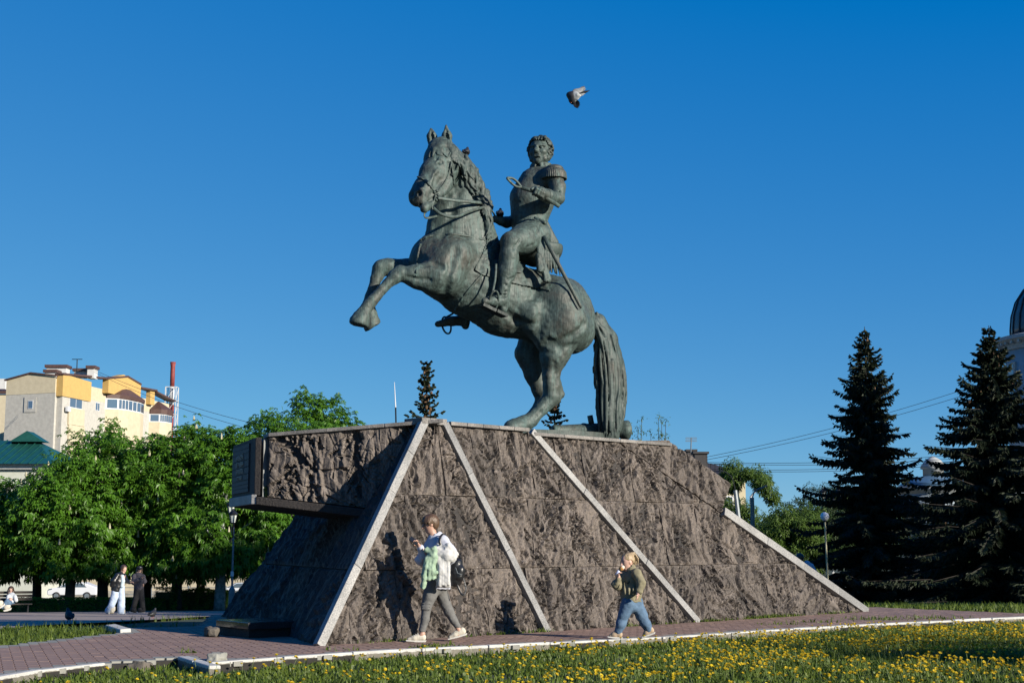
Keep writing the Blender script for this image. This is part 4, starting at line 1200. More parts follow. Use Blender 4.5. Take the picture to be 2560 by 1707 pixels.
C = (I_.ravel()[:, None] * bw) * e1 + ((J_.ravel() + .5 * (I_.ravel() % 2) * 0)[:, None] * bl) * e2
C = C[in_poly_np(C, AP)]
dk = np.min([seg_dist(C, AP[i], AP[(i + 1) % len(AP)]) for i in range(len(AP))], axis=0)
C = C[dk > .07]; dk = dk[dk > .07]
foot = np.array([p[:2] for p in (P0, PE, PE + BACK * 7, P0 + BACK * 7.6)])
keep = ~in_poly_np(C, foot); C, dk = C[keep], dk[keep]
gap = .0012; hx, hy, cx_, cy_ = bw / 2 - gap, bl / 2 - gap, .014, .05
octo = np.array([(-hx + cx_, -hy), (hx - cx_, -hy), (hx, -hy + cy_), (hx, hy - cy_), (hx - cx_, hy), (-hx + cx_, hy), (-hx, hy - cy_), (-hx, -hy + cy_)])
octo_w = octo[:, :1] * e1 + octo[:, 1:] * e2
M_PRED = simple('red_paver', (.265, .172, .132), (.19, .12, .094), 2.2, .8, bmp=.15, bscale=60)
M_PGRY = simple('grey_paver', (.25, .25, .22), (.18, .18, .16), 2.2, .85, bmp=.15, bscale=60)
mb = MB(); mb.prism([(x, y, -.05) for x, y in octo_w], (0, 0, .05)); 
def paver_mesh(mat):
    me = bpy.data.meshes.new('paver'); me.from_pydata(mb.v, [], mb.f); me.update(); me.materials.append(mat); return me
PMR, PMG = paver_mesh(M_PRED), paver_mesh(M_PGRY)
rngp = np.random.default_rng(3)
uv = np.array([project((x, y, 0)) for x, y in C])
vis = (uv[:, 0] > 0) & (uv[:, 0] < IMW) & (uv[:, 1] < IMH) & (C[:, 1] > 1)
order = np.argsort(np.where(vis, np.hypot(C[:, 0], C[:, 1]), 1e6))
# the grey border follows the kerb
dkerb = np.min([seg_dist(C, np.array(a[:2]), np.array(b[:2])) for L_ in (KL, KR, UL) for a, b in zip(L_[:-1], L_[1:])], axis=0)
notch = (C[:, 0] > -3.9) & (C[:, 0] < -2.2) & (C[:, 1] < 16.9)
grey = (dkerb < .30) | (notch & (C @ e1 < -.0 + np.array([-2.45, 16.6]) @ e1) & (C @ e2 < np.array([-2.45, 16.75]) @ e2))
tilt = rngp.normal(0, .0006, len(C))
for k in order[:300]:
    o = obj('paver', PMG if grey[k] else PMR, None, pavement); o.location = (C[k, 0], C[k, 1], tilt[k])
rest = order[300:]
for flag, mat, nm in ((False, M_PRED, 'paver_field'), (True, M_PGRY, 'paver_field')):
    K = rest[grey[rest] == flag]
    base = np.concatenate([np.c_[octo_w, np.full(8, -.05)], np.c_[octo_w, np.zeros(8)]])
    V = (base[None] + np.c_[C[K], tilt[K]][:, None, :]).reshape(-1, 3)
    f4 = np.array([(i, (i + 1) % 8, (i + 1) % 8 + 8, i + 8) for i in range(8)])
    b_ = (np.arange(len(K)) * 16)[:, None, None]
    F4 = (f4[None] + b_).reshape(-1, 4)
    F8 = (np.arange(8, 16)[None] + b_[:, 0]).reshape(-1, 8)
    tag(obj(nm, np_mesh(nm, V, [F4, F8]), mat, pavement), kind='stuff')

# kerbs: whitewashed top, bare concrete face
def kerb_mat():
    m, nt, b = nodes_mat('painted_kerb', .85)
    co = tex_co(nt); g = N(nt, 'ShaderNodeNewGeometry'); sx = N(nt, 'ShaderNodeSeparateXYZ'); nt.links.new(g.outputs['Position'], sx.inputs[0])
    ad = N(nt, 'ShaderNodeMath', operation='MULTIPLY_ADD'); ad.inputs[1].default_value = .035
    nt.links.new(noise_n(nt, co, 16, 4), ad.inputs[0]); nt.links.new(sx.outputs[2], ad.inputs[2])
    msk = ramp(nt, ad.outputs[0], [(.0, (0, 0, 0)), (.004, (1, 1, 1))])
    wear = ramp(nt, noise_n(nt, co, 30, 5, .7), [(.30, (0, 0, 0)), (.40, (1, 1, 1))])
    m2 = mixc(nt, 1.0, msk, wear, 'MULTIPLY')
    conc = ramp(nt, noise_n(nt, co, 9, 5), [(.3, (.085, .08, .065)), (.7, (.15, .14, .115))])
    white = ramp(nt, noise_n(nt, co, 3, 3), [(.3, (.30, .30, .28)), (.7, (.42, .42, .40))])
    nt.links.new(mixc(nt, m2, conc, white), b.inputs['Base Color'])
    bump(nt, b, noise_n(nt, co, 40, 4), .3, .01)
    return m
M_KERB = kerb_mat()
def kerb(name, line, label, seg=.98, w=.10, h=.30, inner=1):
    root = empty(name, line[0], 0, label, 'kerb')
    P = [np.array(p) for p in line]; L = np.r_[0, np.cumsum([np.linalg.norm(b - a) for a, b in zip(P[:-1], P[1:])])]
    n = int(L[-1] / seg)
    at = lambda s: np.array([np.interp(s, L, [p[k] for p in P]) for k in range(3)])
    for i in range(n):
        a, b = at(i * seg + .006), at((i + 1) * seg - .006); d = unit(b - a); nn = np.array([-d[1], d[0], 0]) * inner
        zt = rngp.normal(.012, .006); tl = rngp.normal(0, .004, 2)
        pts = [a, b, b + nn * w, a + nn * w]
        m = MB(); q = [Vector((*(p[:2] - P[0][:2] + tl), -h)) for p in pts]; m.prism(q, (0, 0, h + zt)); m.build('kerb_stone', M_KERB, root, bevel=.012)
    return root
kerb('path_kerb', KR, 'whitewashed kerb between the paved apron and the dandelion lawn in front')
kerb('path_kerb', KL, 'whitewashed kerb along the near edge of the path at the left')
nk = empty('corner_kerb', kz(444, 1644), 0, 'two loose whitewashed kerb blocks jutting into the lawn at the corner', 'kerb')
a, b = kz(450, 1644), onz(528, 1668, 0.0)
for t0, t1 in ((0, .48), (.50, 1.0)):
    p, q = a + (b - a) * t0, a + (b - a) * t1; d = unit(q - p); nn = np.array([d[1], -d[0], 0]) * -.13
    m = MB(); m.prism([Vector((*(x[:2] - a[:2]), -.28)) for x in (p, q, q + nn, p + nn)], (0, 0, .30)); m.build('kerb_stone', M_KERB, nk, bevel=.014)
m = MB(); p = kz(263, 1571); q = kz(300, 1580); d = unit(q - p); nn = np.array([-d[1], d[0], 0]) * .16
m.prism([Vector((*(x[:2] - p[:2]), -.2)) for x in (p, q, q + nn, p + nn)], (0, 0, .26)); o = m.build('kerb_end', M_KERB, None, bevel=.015); o.location = p
tag(o, 'single tilted whitewashed kerb stone at the back corner of the path', 'kerb stone'); o.rotation_euler = (.05, -.06, 0)

# low polished slab in the shade below the prow
sA, sB, = onz(619, 1595, 0.0), onz(543, 1586, 0.0)
sl = empty('memorial_slab', sA, 0, 'low stepped dark granite slab in the shadow below the overhang', 'slab')
dX = unit(sB - sA); dY = np.array([-dX[1], dX[0], 0]); dY = dY if dY[0] > 0 else -dY
M_POL = granite('polished_granite', (.02, .022, .024), (.035, .037, .04), (.05, .05, .052), (.1, .1, .1), 2, .12, .02)
m = MB(); m.prism([Vector(p) for p in (dX * .04 + dY * .04, dX * .98 + dY * .04, dX * .98 + dY * 1.5, dX * .04 + dY * 1.5)], (0, 0, .115)); m.build('base', M_STONE2, sl)
m = MB(); m.prism([Vector(np.array(p) + np.array([0, 0, .116])) for p in (dX * 0, dX * 1.02, dX * 1.02 + dY * 1.55, dY * 1.55)], (0, 0, .095)); m.build('top_slab', M_POL, sl, bevel=.008)
def rock(name, c, r, label, mat, seed):
    s = SDF(np.array([-r * 1.6] * 3), np.array([r * 1.6] * 3), r / 9)
    q = np.random.default_rng(seed)
    for i in range(4): s.box(q.normal(0, r * .18, 3) * [1, 1, .4], (r * q.uniform(.5, .8), r * q.uniform(.45, .6), r * .42), frame(q.normal(size=3) * [1, 1, .3]), r * .12, r * .1)
    s.noise(r * .07, 3 / r, seed, 3)
    o = obj(name, s.mesh(name), mat); o.location = c; tag(o, label, 'stone'); return o
M_ROCK = simple('rock', (.12, .105, .085), (.07, .062, .05), 8, .9, bmp=.6, bscale=30)
rock('stone', onz(528, 1590, 0.0) + np.array([0, 0, .055]), .13, 'loose brown stone beside the dark slab at the shadow edge', M_ROCK, 3)
rock('stone', onz(545, 1650, 0.0) + np.array([0, 0, .03]), .11, 'flat grey stone lying on the grey pavers at the corner', M_PGRY, 8)
rock('stone', onz(352, 1676, -.1) + np.array([0, 0, .02]), .14, 'flat stone lying in the grass before the left kerb', M_ROCK, 11)

# ---------------- grass
def leaf_mat(name, c1, c2, rough=.55, trans=.35, scale=14):
    m, nt, b = nodes_mat(name, rough, 0, .3)
    co = tex_co(nt); col = ramp(nt, noise_n(nt, co, scale, 3), [(.32, alb(c2)), (.66, alb(c1))])
    nt.links.new(col, b.inputs['Base Color'])
    tr = N(nt, 'ShaderNodeBsdfTranslucent'); nt.links.new(col, tr.inputs[0])
    mx = N(nt, 'ShaderNodeMixShader'); mx.inputs[0].default_value = trans
    out = nt.nodes['Material Output']; nt.links.new(b.outputs[0], mx.inputs[1]); nt.links.new(tr.outputs[0], mx.inputs[2]); nt.links.new(mx.outputs[0], out.inputs[0])
    return m
M_GRASS = leaf_mat('grass_blade', (.15, .20, .03), (.05, .095, .014), .5, .4, 6)
def blades(P, Z, rng, hmin, hmax, wmin, wmax, broad=.25):
    n = len(P)
    h = rng.uniform(hmin, hmax, n) * rng.uniform(.6, 1.2, n); w = rng.uniform(wmin, wmax, n)
    br = rng.random(n) < broad; w[br] *= 2.4; h[br] *= .75
    a = rng.uniform(0, 2 * math.pi, n); ln = rng.uniform(.15, .9, n) * h; ln[br] *= 1.5
    d = np.stack([np.cos(a), np.sin(a)], 1); s = np.stack([-d[:, 1], d[:, 0]], 1)
    b = np.c_[P, Z]
    def pt(f, zf, wf, sg): return np.c_[P + d * (ln * f)[:, None] + s * (w * wf * sg)[:, None], Z + h * zf]
    V = np.stack([pt(0, 0, .5, 1), pt(0, 0, .5, -1), pt(.3, .62, .55, 1), pt(.3, .62, .55, -1), pt(1, 1 - .25 * 0, .0, 1)], 1).reshape(-1, 3)
    k = (np.arange(n) * 5)[:, None]
    return V, [k + np.array([[0, 1, 3, 2]]), k + np.array([[2, 3, 4]])]
def side_of(P, line):
    """signed y-distance below a polyline (positive = camera side)"""
    L = np.array([p[:2] for p in line]); return np.interp(P[:, 0], L[:, 0], L[:, 1]) - P[:, 1]
gr = np.random.default_rng(31)
n = 230000
P = np.c_[gr.uniform(-6.5, 13.5, n), gr.uniform(11.5, 29, n)]
front_line = KL[1:] + [b] + KR
FLX = np.array([p[:2] for p in front_line]); oi = np.argsort(FLX[:, 0])
P = P[(side_of(P, [front_line[i] for i in oi]) > .03)]
patch = .5 + .5 * fbm(P[:, 0] * .8, P[:, 1] * .8, None, 5, 3)
P = P[gr.random(len(P)) < .45 + .75 * patch]
V, F = blades(P, ground(P[:, 0], P[:, 1]), gr, .035, .095, .007, .015, .35)
tag(obj('lawn_grass', np_mesh('lawn_grass', V, F), M_GRASS), 'unmown grass and dandelion leaves on the front lawn', 'grass', kind='stuff')
# lawn strips beyond the path and round the apron
n = 160000
P = np.c_[gr.uniform(-14, 1, n), gr.uniform(17, 44, n)]
promP = np.array([p[:2] for p in prom])
ok = ~in_poly_np(P, promP) & ~in_poly_np(P, AP) & (P[:, 1] > np.interp(P[:, 0], [-14, -6.4, -5.7], [14, 17.9, 20])) 
near_edge = np.interp(P[:, 0], promP[:4][np.argsort(promP[:4, 0])][:, 0], promP[:4][np.argsort(promP[:4, 0])][:, 1])
ok &= P[:, 1] < near_edge + .3
P = P[ok]
V, F = blades(P, ground(P[:, 0], P[:, 1]), gr, .07, .19, .008, .016, .2)
tag(obj('strip_grass', np_mesh('strip_grass', V, F), M_GRASS), 'grass strip between the red path and the promenade', 'grass', kind='stuff')
n = 120000
P = np.c_[gr.uniform(6, 24, n), gr.uniform(24, 75, n)]
far_r = np.interp(P[:, 0], [7.3, 9.4, 12.5, 24], [30.0, 26.6, 25.5, 25.5])
P = P[(P[:, 1] > far_r)]; P = P[gr.random(len(P)) < np.clip(1.6 - (P[:, 1] - 26) / 40, .15, 1)]
V, F = blades(P, ground(P[:, 0], P[:, 1]), gr, .08, .2, .012, .03, .2)
tag(obj('park_grass', np_mesh('park_grass', V, F), M_GRASS), 'shaded grass under the spruces on the right', 'grass', kind='stuff')
# weeds along the wall foot and the paver joints
wt = []
for t, sp, cnt in ((3.2, .25, 60), (4.0, .12, 60), (8.1, .2, 120), (9.6, .35, 260), (10.3, .3, 140), (12.0, .3, 80), (7.0, .15, 30), (1.2, .2, 40), (6.2, .2, 60)):
    q = P0 + WT * (t + gr.normal(0, sp, cnt)[:, None]) + np.array([WN[0], WN[1], 0]) * np.abs(gr.normal(.05, .035, cnt))[:, None]; wt.append(q[:, :2])
for (u, v, sp, cnt) in ((1060, 1618, .12, 60), (1110, 1615, .2, 50), (2180, 1548, .35, 160), (2330, 1545, .5, 180), (1950, 1560, .3, 60), (2060, 1555, .3, 60), (860, 1624, .2, 20), (470, 1631, .06, 30)):
    c = onz(u, v, 0.0); wt.append(c[:2] + gr.normal(0, 1, (cnt, 2)) * sp * np.array([.75, .55]))
P = np.concatenate(wt)
V, F = blades(P, np.full(len(P), -.01), gr, .03, .09, .006, .014, .3)
tag(obj('joint_weeds', np_mesh('joint_weeds', V, F), M_GRASS), 'tufts of weeds in the paver joints and along the wall foot', 'weeds', kind='stuff')

# ---------------- dandelions
M_YEL = simple('dandelion_yellow', (.74, .56, .012), (.62, .44, .008), 40, .7)
M_STEM = simple('dandelion_stem', (.12, .17, .03), (.08, .12, .02), 10, .7)
def dandelion_mesh(seed):
    q = np.random.default_rng(seed); m = MB(); h = 1.0
    m.tube([(0, 0, -.02), (.004, 0, .06), (.0, .004, .115)], [.0022, .002, .002], 4); ns = len(m.f)
    for ring, (r, z, k, tl) in enumerate(((.0185, .112, 13, .004), (.014, .117, 11, .006), (.008, .120, 8, .007))):
        for i in range(k):
            a = 2 * math.pi * (i + .4 * ring) / k; w = .24
            m.poly([(0, 0, z - .004), (r * math.cos(a - w), r * math.sin(a - w), z + tl * .6), (r * 1.08 * math.cos(a), r * 1.08 * math.sin(a), z + tl), (r * math.cos(a + w), r * math.sin(a + w), z + tl * .6)])
    me = bpy.data.meshes.new('dandelion'); me.from_pydata(m.v, [], m.f); me.materials.append(M_STEM); me.materials.append(M_YEL)
    for i, p in enumerate(me.polygons): p.material_index = 0 if i < ns else 1
    return me
DM = [dandelion_mesh(i) for i in range(2)]
n = 22000
P = np.c_[gr.uniform(-6, 13, n), gr.uniform(12.5, 27, n)]
sd = side_of(P, [front_line[i] for i in oi]); P = P[sd > .25]
uvd = np.array([project((x, y, -.02)) for x, y in P])
dens = np.interp(uvd[:, 0], [0, 400, 1000, 1500, 2000, 2560], [.10, .26, .28, .55, .95, 1.0]) * (.06 + 1.15 * np.clip(.42 + 1.3 * fbm(P[:, 0] * 1.3, P[:, 1] * 1.3, None, 8, 3), 0, 1))
P = P[gr.random(len(P)) < dens]; uvd = np.array([project((x, y, -.02)) for x, y in P])
inv = (uvd[:, 0] > -40) & (uvd[:, 0] < IMW + 40) & (uvd[:, 1] < IMH + 20)
order_d = np.argsort(np.where(inv, np.hypot(P[:, 0], P[:, 1]), 1e6))
for k in order_d[:300]:
    o = obj('dandelion', DM[k % 2]); o.location = (P[k, 0], P[k, 1], gz(*P[k]) + gr.uniform(-.02, .05))
    s_ = gr.uniform(.8, 1.25); o.scale = (s_, s_, s_); o.rotation_euler = (gr.normal(0, .22) - .12, gr.normal(0, .22) + .1, gr.uniform(0, 6.28))
    tag(o, 'yellow dandelion flower standing in the front lawn', 'dandelion', 'dandelions in the front lawn')
rest_d = order_d[300:4300]
bv = np.array([v.co[:] for v in DM[0].vertices]); VV, stemF, yelF = [], [], []
for q, k in enumerate(rest_d):
    M3 = np.array(Euler((gr.normal(0, .2) - .1, gr.normal(0, .2) + .1, gr.uniform(0, 6.28))).to_matrix()) * gr.uniform(.8, 1.25)
    VV.append(bv @ M3.T + np.array([P[k, 0], P[k, 1], gz(*P[k]) + gr.uniform(-.02, .05)]))
polys = [tuple(p.vertices) for p in DM[0].polygons]; mi = [p.material_index for p in DM[0].polygons]
nv = len(bv); off_ = (np.arange(len(VV)) * nv)[:, None]
f4 = [p for p in polys if len(p) == 4]; m4 = [m for p, m in zip(polys, mi) if len(p) == 4]
Fall = (np.array(f4)[None] + off_[:, :, None]).reshape(-1, 4)
me = np_mesh('dandelion_field', np.concatenate(VV), Fall); me.materials.append(M_STEM); me.materials.append(M_YEL)
me.polygons.foreach_set('material_index', np.tile(np.array(m4, np.int32), len(VV)))
tag(obj('dandelion_field', me), 'further dandelions spread over the lawn', 'dandelions', kind='stuff')
# ------------------------------------------------------------------ trees, hedge, shoots
M_CHEST = leaf_mat('chestnut_leaf', (.105, .245, .020), (.05, .13, .012), .42, .42, 2.5)
M_LEAF2 = leaf_mat('light_leaf', (.115, .19, .035), (.07, .13, .022), .5, .45, 2.5)
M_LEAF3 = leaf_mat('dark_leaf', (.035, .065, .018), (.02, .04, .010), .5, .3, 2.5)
M_NEEDLE = leaf_mat('spruce_needle', (.028, .043, .020), (.014, .022, .011), .6, .12, 3)
M_BARK = simple('bark', (.06, .05, .04), (.03, .026, .02), 6, .95, bmp=.8, bscale=18)
M_SBARK = simple('spruce_bark', (.03, .024, .02), (.018, .015, .012), 6, .95)
M_LIME = simple('limewashed_bark', (.30, .32, .31), (.12, .13, .12), 5, .9, bmp=.6, bscale=18)
M_CANDLE = simple('blossom', (.42, .40, .27), (.30, .28, .18), 20, .8)
M_CONE = simple('spruce_cone', (.15, .085, .04), (.09, .05, .025), 12, .8)

def limb_tree(name, base, H, r0, rng, n_limb=7, lean=.0, crown=None, limewash=False):
    """tapered trunk with limbs, as one mesh; returns limb tips"""
    mb = MB(); top = np.array([rng.normal(0, .15), rng.normal(0, .15), H * .55])
    mb.tube(spline([(0, 0, -.1), (rng.normal(0, .04), rng.normal(0, .04), H * .2), top * .8, top], 8), np.linspace(r0, r0 * .5, 8), 9)
    tips = [top]
    for i in range(n_limb):
        a = 2 * math.pi * i / n_limb + rng.uniform(-.4, .4); z0 = H * rng.uniform(.22, .5)
        s = top * (z0 / (H * .55)); L = H * rng.uniform(.25, .42); e = s + np.array([math.cos(a) * L * .8, math.sin(a) * L * .8, L * rng.uniform(.45, .9)])
        mid = (s + e) / 2 + np.array([0, 0, L * .08])
        mb.tube(spline([s, mid, e], 6), np.linspace(r0 * .42, r0 * .1, 6), 6); tips.append(e)
    return mb, tips
def palmate(C_, O, size, rng, nl=5):
    """C_: leaf positions, O: outward directions -> kite-shaped leaflets fanned and drooping"""
    n = len(C_); dn = np.array([0, 0, -1.0])
    ax = O * .8 + dn * rng.uniform(.25, 1.0, (n, 1)) + rng.normal(0, .35, (n, 3)); ax /= np.linalg.norm(ax, axis=1, keepdims=True)
    up = O * .6 + np.array([0, 0, .8]) + rng.normal(0, .3, (n, 3)); sd = np.cross(ax, up); sd /= np.linalg.norm(sd, axis=1, keepdims=True) + 1e-9
    nm = np.cross(sd, ax); sz = size * rng.uniform(.65, 1.2, n)
    V, k = [], 0
    for i in range(nl):
        f = (i - (nl - 1) / 2) / ((nl - 1) / 2) * 1.45
        L = (sz * (1 - .28 * abs(f) / 1.45))[:, None]
        d = ax * math.cos(f) + sd * math.sin(f); t = np.cross(nm, d)
        droop = dn * .28 * L
        a = C_ + d * L * .04; m = C_ + d * L * .62 + nm * L * .06; b = C_ + d * L + droop
        w = t * L * .19
        V += [a, m + w, b, m - w]
    V = np.stack(V, 1).reshape(-1, 3)
    F = np.arange(len(V)).reshape(-1, 4)
    return V, F
def crown_points(rng, n, lobes, rad, shell=.55):
    """points over a set of lobe spheres"""
    k = rng.integers(0, len(lobes), n); d = rng.normal(size=(n, 3)); d /= np.linalg.norm(d, axis=1, keepdims=True)
    r = rad[k] * (shell + (1 - shell) * rng.random(n) ** .5)
    return lobes[k] + d * r[:, None] * np.array([1, 1, .85]), d
def lobes_in(rng, c, R, n, rmin, rmax, low=-.55):
    d = rng.normal(size=(n, 3)); d /= np.linalg.norm(d, axis=1, keepdims=True); d[:, 2] = np.where(d[:, 2] < low, -d[:, 2], d[:, 2])
    return c + d * np.array(R) * (rng.uniform(.55, 1.0, n) ** .6)[:, None], rng.uniform(rmin, rmax, n)
def chestnut(loc, H, R, seed, label, nleaf=5200, group='chestnut trees behind the hedge', leaf=.27, candles=30, mat=M_CHEST, zlow=.085, lime=False):
    rng = np.random.default_rng(seed)
    root = empty('chestnut_tree', (loc[0], loc[1], gz(loc[0], loc[1])), rng.uniform(0, 6.28), label, 'tree', group)
    mb, tips = limb_tree('t', None, H, .17 + .012 * H, rng)
    mb.build('trunk', M_LIME if lime else M_BARK, root, True)
    c = np.array([0, 0, H * (.5 + zlow * .5)]); lo, rad = lobes_in(rng, c, (R, R, H * (.5 - zlow * .5) - .3), 54, R * .24, R * .42, -.97)
    Pc, Oc = crown_points(rng, nleaf // 9, lo, rad, .7)
    P = np.repeat(Pc, 9, 0) + rng.normal(0, 1, (len(Pc) * 9, 3)) * np.array([.20, .20, .17]); O = np.repeat(Oc, 9, 0)
    keep = P[:, 2] > 1.55 * rng.uniform(.8, 1.35, len(P)); P, O = P[keep], O[keep]
    ctr = (P - c) / np.array([R, R, H * .4]); O = O * .7 + ctr / (np.linalg.norm(ctr, axis=1, keepdims=True) + 1e-6) * .6
    V, F = palmate(P, O, leaf, rng)
    cr = obj('crown', np_mesh('crown', V, F), mat, root)
    if candles:
        m = MB(); q = rng.permutation(len(P)); cnt = 0
        for k in q:
            if ctr[k] @ ctr[k] < .45 or cnt > candles: continue
            cnt += 1; p = P[k] + O[k] * .16; h = rng.uniform(.2, .34)
            m.lathe([(.004, 0), (.058, .03), (.05, h * .45), (.026, h * .8), (.004, h)], p, 5)
        tag(m.build('blossoms', M_CANDLE, root), kind='stuff')
    return root
def spruce(loc, H, R, seed, label, cat='tree', group=None, cones=70, dens=1.0, skirt=.08, tw=.30):
    rng = np.random.default_rng(seed)
    root = empty('spruce_tree', (loc[0], loc[1], gz(loc[0], loc[1])), rng.uniform(0, 6.28), label, cat, group)
    mb = MB(); mb.tube([(0, 0, -.1), (0, 0, H * .5), (.02, .02, H * .985)], [.03 + H * .014, .02 + H * .007, .012], 8)
    V, F = [], []
    A, B, Wd = [], [], []
    z = H * skirt
    while z < H * .975:
        f = (H - z) / H; z_w = z; L0 = R * (f ** 1.08) * 1.12 + .07
        nb = int(5 + 5 * f + rng.integers(0, 3))
        for i in range(nb):
            z = z_w + rng.uniform(-.5, .5) * (.16 + .26 * f); a = 2 * math.pi * (i + rng.uniform(-.4, .4)) / nb; L = L0 * rng.uniform(.45, 1.12)
            d = np.array([math.cos(a), math.sin(a), 0]); s = np.array([-d[1], d[0], 0])
            rise = rng.uniform(.05, .35) * (1.3 if f < .3 else .25); sag = rng.uniform(.12, .5) * f ** .5
            bp = lambda t: np.array([0, 0, z]) + d * L * t + np.array([0, 0, L * (rise * t - sag * t * t + .16 * t ** 4)])
            mb.tube([bp(t) for t in (0, .5, 1)], [min(.03, .008 + .007 * L), min(.018, .006 + .004 * L), .003], 4, False)
            nt_ = max(5, int(L / .065 * dens))
            for q in range(nt_):
                t = (q + rng.random()) / nt_; p = bp(t)
                for sg in (-1, 1):
                    l = tw * (.5 + .9 * (1 - t)) * min(1, .35 + L / 1.4) * rng.uniform(.5, 1.2)
                    dr = d * rng.uniform(.3, .9) + s * sg * rng.uniform(.3, 1.0) + np.array([0, 0, -rng.uniform(.1, 1.5 if f > .22 else .3)])
                    dr /= np.linalg.norm(dr); A.append(p); B.append(p + dr * l); Wd.append(.026 + .07 * l)
            for q in range(3):
                p = bp(1 - .05 * q); dr = d + np.array([0, 0, .25]) + rng.normal(0, .35, 3); dr /= np.linalg.norm(dr); A.append(p); B.append(p + dr * .16 * min(1, .4 + L)); Wd.append(.035)
        z = z_w + (.16 + .26 * f) * (H / 12) ** .5 * rng.uniform(.8, 1.2)
    A, B, Wd = np.array(A), np.array(B), np.array(Wd)[:, None]
    D = B - A; D /= np.linalg.norm(D, axis=1, keepdims=True); X = np.cross(D, rng.normal(size=D.shape)); X /= np.linalg.norm(X, axis=1, keepdims=True); Y = np.cross(D, X)
    M_ = A + (B - A) * .5
    quads = [np.stack([A, M_ + U * Wd, B, M_ - U * Wd], 1) for U in (X, Y)]
    V = np.concatenate(quads).reshape(-1, 3); F = np.arange(len(V)).reshape(-1, 4)
    mb.build('trunk', M_SBARK, root); obj('crown', np_mesh('crown', V, F), M_NEEDLE, root)
    if cones:
        m = MB()
        for i in range(cones):
            f = rng.uniform(.03, .33) ** 1.0; zc = H * (1 - f); a = rng.uniform(0, 6.28); r = R * f * rng.uniform(.2, .8)
            m.lathe([(.006, 0), (.03, -.03), (.028, -.09), (.005, -.13)], (r * math.cos(a), r * math.sin(a), zc), 5)
        tag(m.build('cones', M_CONE, root), kind='stuff')
    return root
def leafy(loc, H, R, seed, label, mat=M_LEAF2, nleaf=2600, leaf=.13, name='leafy_tree', group=None, lobes=26, zc=.62, trunk=M_BARK, cat='tree', rz=.42, shell=.2):
    rng = np.random.default_rng(seed)
    root = empty(name, (loc[0], loc[1], gz(loc[0], loc[1])), 0, label, cat, group)
    mb, tips = limb_tree('t', None, H * .9, .04 + .014 * H, rng, 9); mb.build('trunk', trunk, root, True)
    c = np.array([0, 0, H * zc]); lo, rad = lobes_in(rng, c, (R, R, H * rz), lobes, R * .22, R * .45)
    P, O = crown_points(rng, nleaf, lo, rad, shell); P[:, 2] = np.maximum(P[:, 2], .15 * rng.random(len(P)))
    V, F = palmate(P, O, leaf, rng, 3)
    obj('crown', np_mesh('crown', V, F), mat, root); return root
def at_ground(u, d):
    x = (u - IMW / 2) / FPX * d; return (x * 1.0, d)
# the chestnut row on the left
HDG = float(onground(300, 1527)[1])
chestnut(at_ground(-20, HDG + 3), 5.6, 2.9, 41, 'low dark chestnut tree at the left edge of the picture', 6500, zlow=.10)
chestnut(at_ground(275, HDG + 4.5), 8.6, 3.1, 42, 'broad chestnut tree in front of the yellow apartment block', 8500, lime=False)
chestnut(at_ground(455, HDG + 4), 8.4, 2.6, 43, 'chestnut tree standing under the red and white chimney', 7000)
chestnut(at_ground(560, HDG + 3.2), 8.2, 2.5, 44, 'chestnut tree with limewashed trunk behind the lamp post', 7000, lime=True)
chestnut(at_ground(770, HDG + 14), 11.0, 3.4, 45, 'tallest chestnut tree, rising just left of the pedestal top', 11000, candles=6)
chestnut(at_ground(680, HDG + 6), 6.6, 2.4, 46, 'smaller chestnut tree half hidden behind the pedestal overhang', 5000, zlow=.07)
chestnut(at_ground(110, HDG + 7), 6.0, 2.6, 47, 'chestnut tree behind the leftmost ones, in front of the green roof', 5500)
chestnut(at_ground(380, HDG + 9), 7.4, 2.9, 48, 'chestnut tree in the second row behind the two walkers', 5500)
chestnut(at_ground(190, HDG + 2.6), 6.4, 2.7, 49, 'chestnut tree in front of the white car', 6000)
chestnut(at_ground(510, HDG + 10), 6.6, 2.8, 50, 'second-row chestnut tree filling the gap left of the lamp post', 5000)
# the two big spruces on the right, small ones behind the monument
spruce(at_ground(2170, 62), 12.3, 4.4, 51, 'slim tall spruce on the right, standing free against the sky', group='big spruces on the right', dens=1.5, tw=.40, skirt=.03)
spruce(at_ground(2485, 58), 11.6, 5.6, 52, 'dense dark spruce at the right edge before the domed church', group='big spruces on the right', dens=1.6, tw=.42, skirt=.03)
spruce(at_ground(2335, 70), 5.6, 3.0, 55, 'lower spruce in the gap between the two big spruces', group=None, dens=1.1)
spruce(at_ground(1064, 38), 6.95, 1.5, 53, 'small spruce top behind the pedestal, left of the horse', cones=60, dens=.55, tw=.22)
spruce(at_ground(1388, 40), 6.1, 1.5, 54, 'small spruce top seen behind the horse hind legs', cones=40, dens=.55, tw=.22)
# lighter trees and bushes behind the right slope
leafy(at_ground(1862, 75), 7.2, 1.7, 61, 'slender light green tree in front of the yellow house', M_LEAF2, 6500, .19, shell=.0)
leafy(at_ground(1960, 70), 4.4, 2.0, 62, 'bushy green tree behind the right slope beside the concrete pole', M_LEAF2, 8000, .20)
leafy(at_ground(2030, 78), 5.0, 2.2, 63, 'dark bushy tree behind the globe lamp', M_LEAF3, 8000, .2)
leafy(at_ground(2115, 84), 6.2, 2.6, 64, 'dark tree mass behind the free-standing spruce', M_LEAF3, 8000, .22)
leafy(at_ground(2035, 90), 7.4, 1.1, 65, 'narrow young tree top rising above the dark bushes', M_LEAF3, 900, .16)
leafy(at_ground(2300, 92), 4.6, 4.0, 66, 'dark bush mass below the church wall', M_LEAF3, 5200, .2)
leafy(at_ground(2500, 92), 4.6, 4.0, 67, 'dark bush mass at the right edge behind the dense spruce', M_LEAF3, 5200, .2)
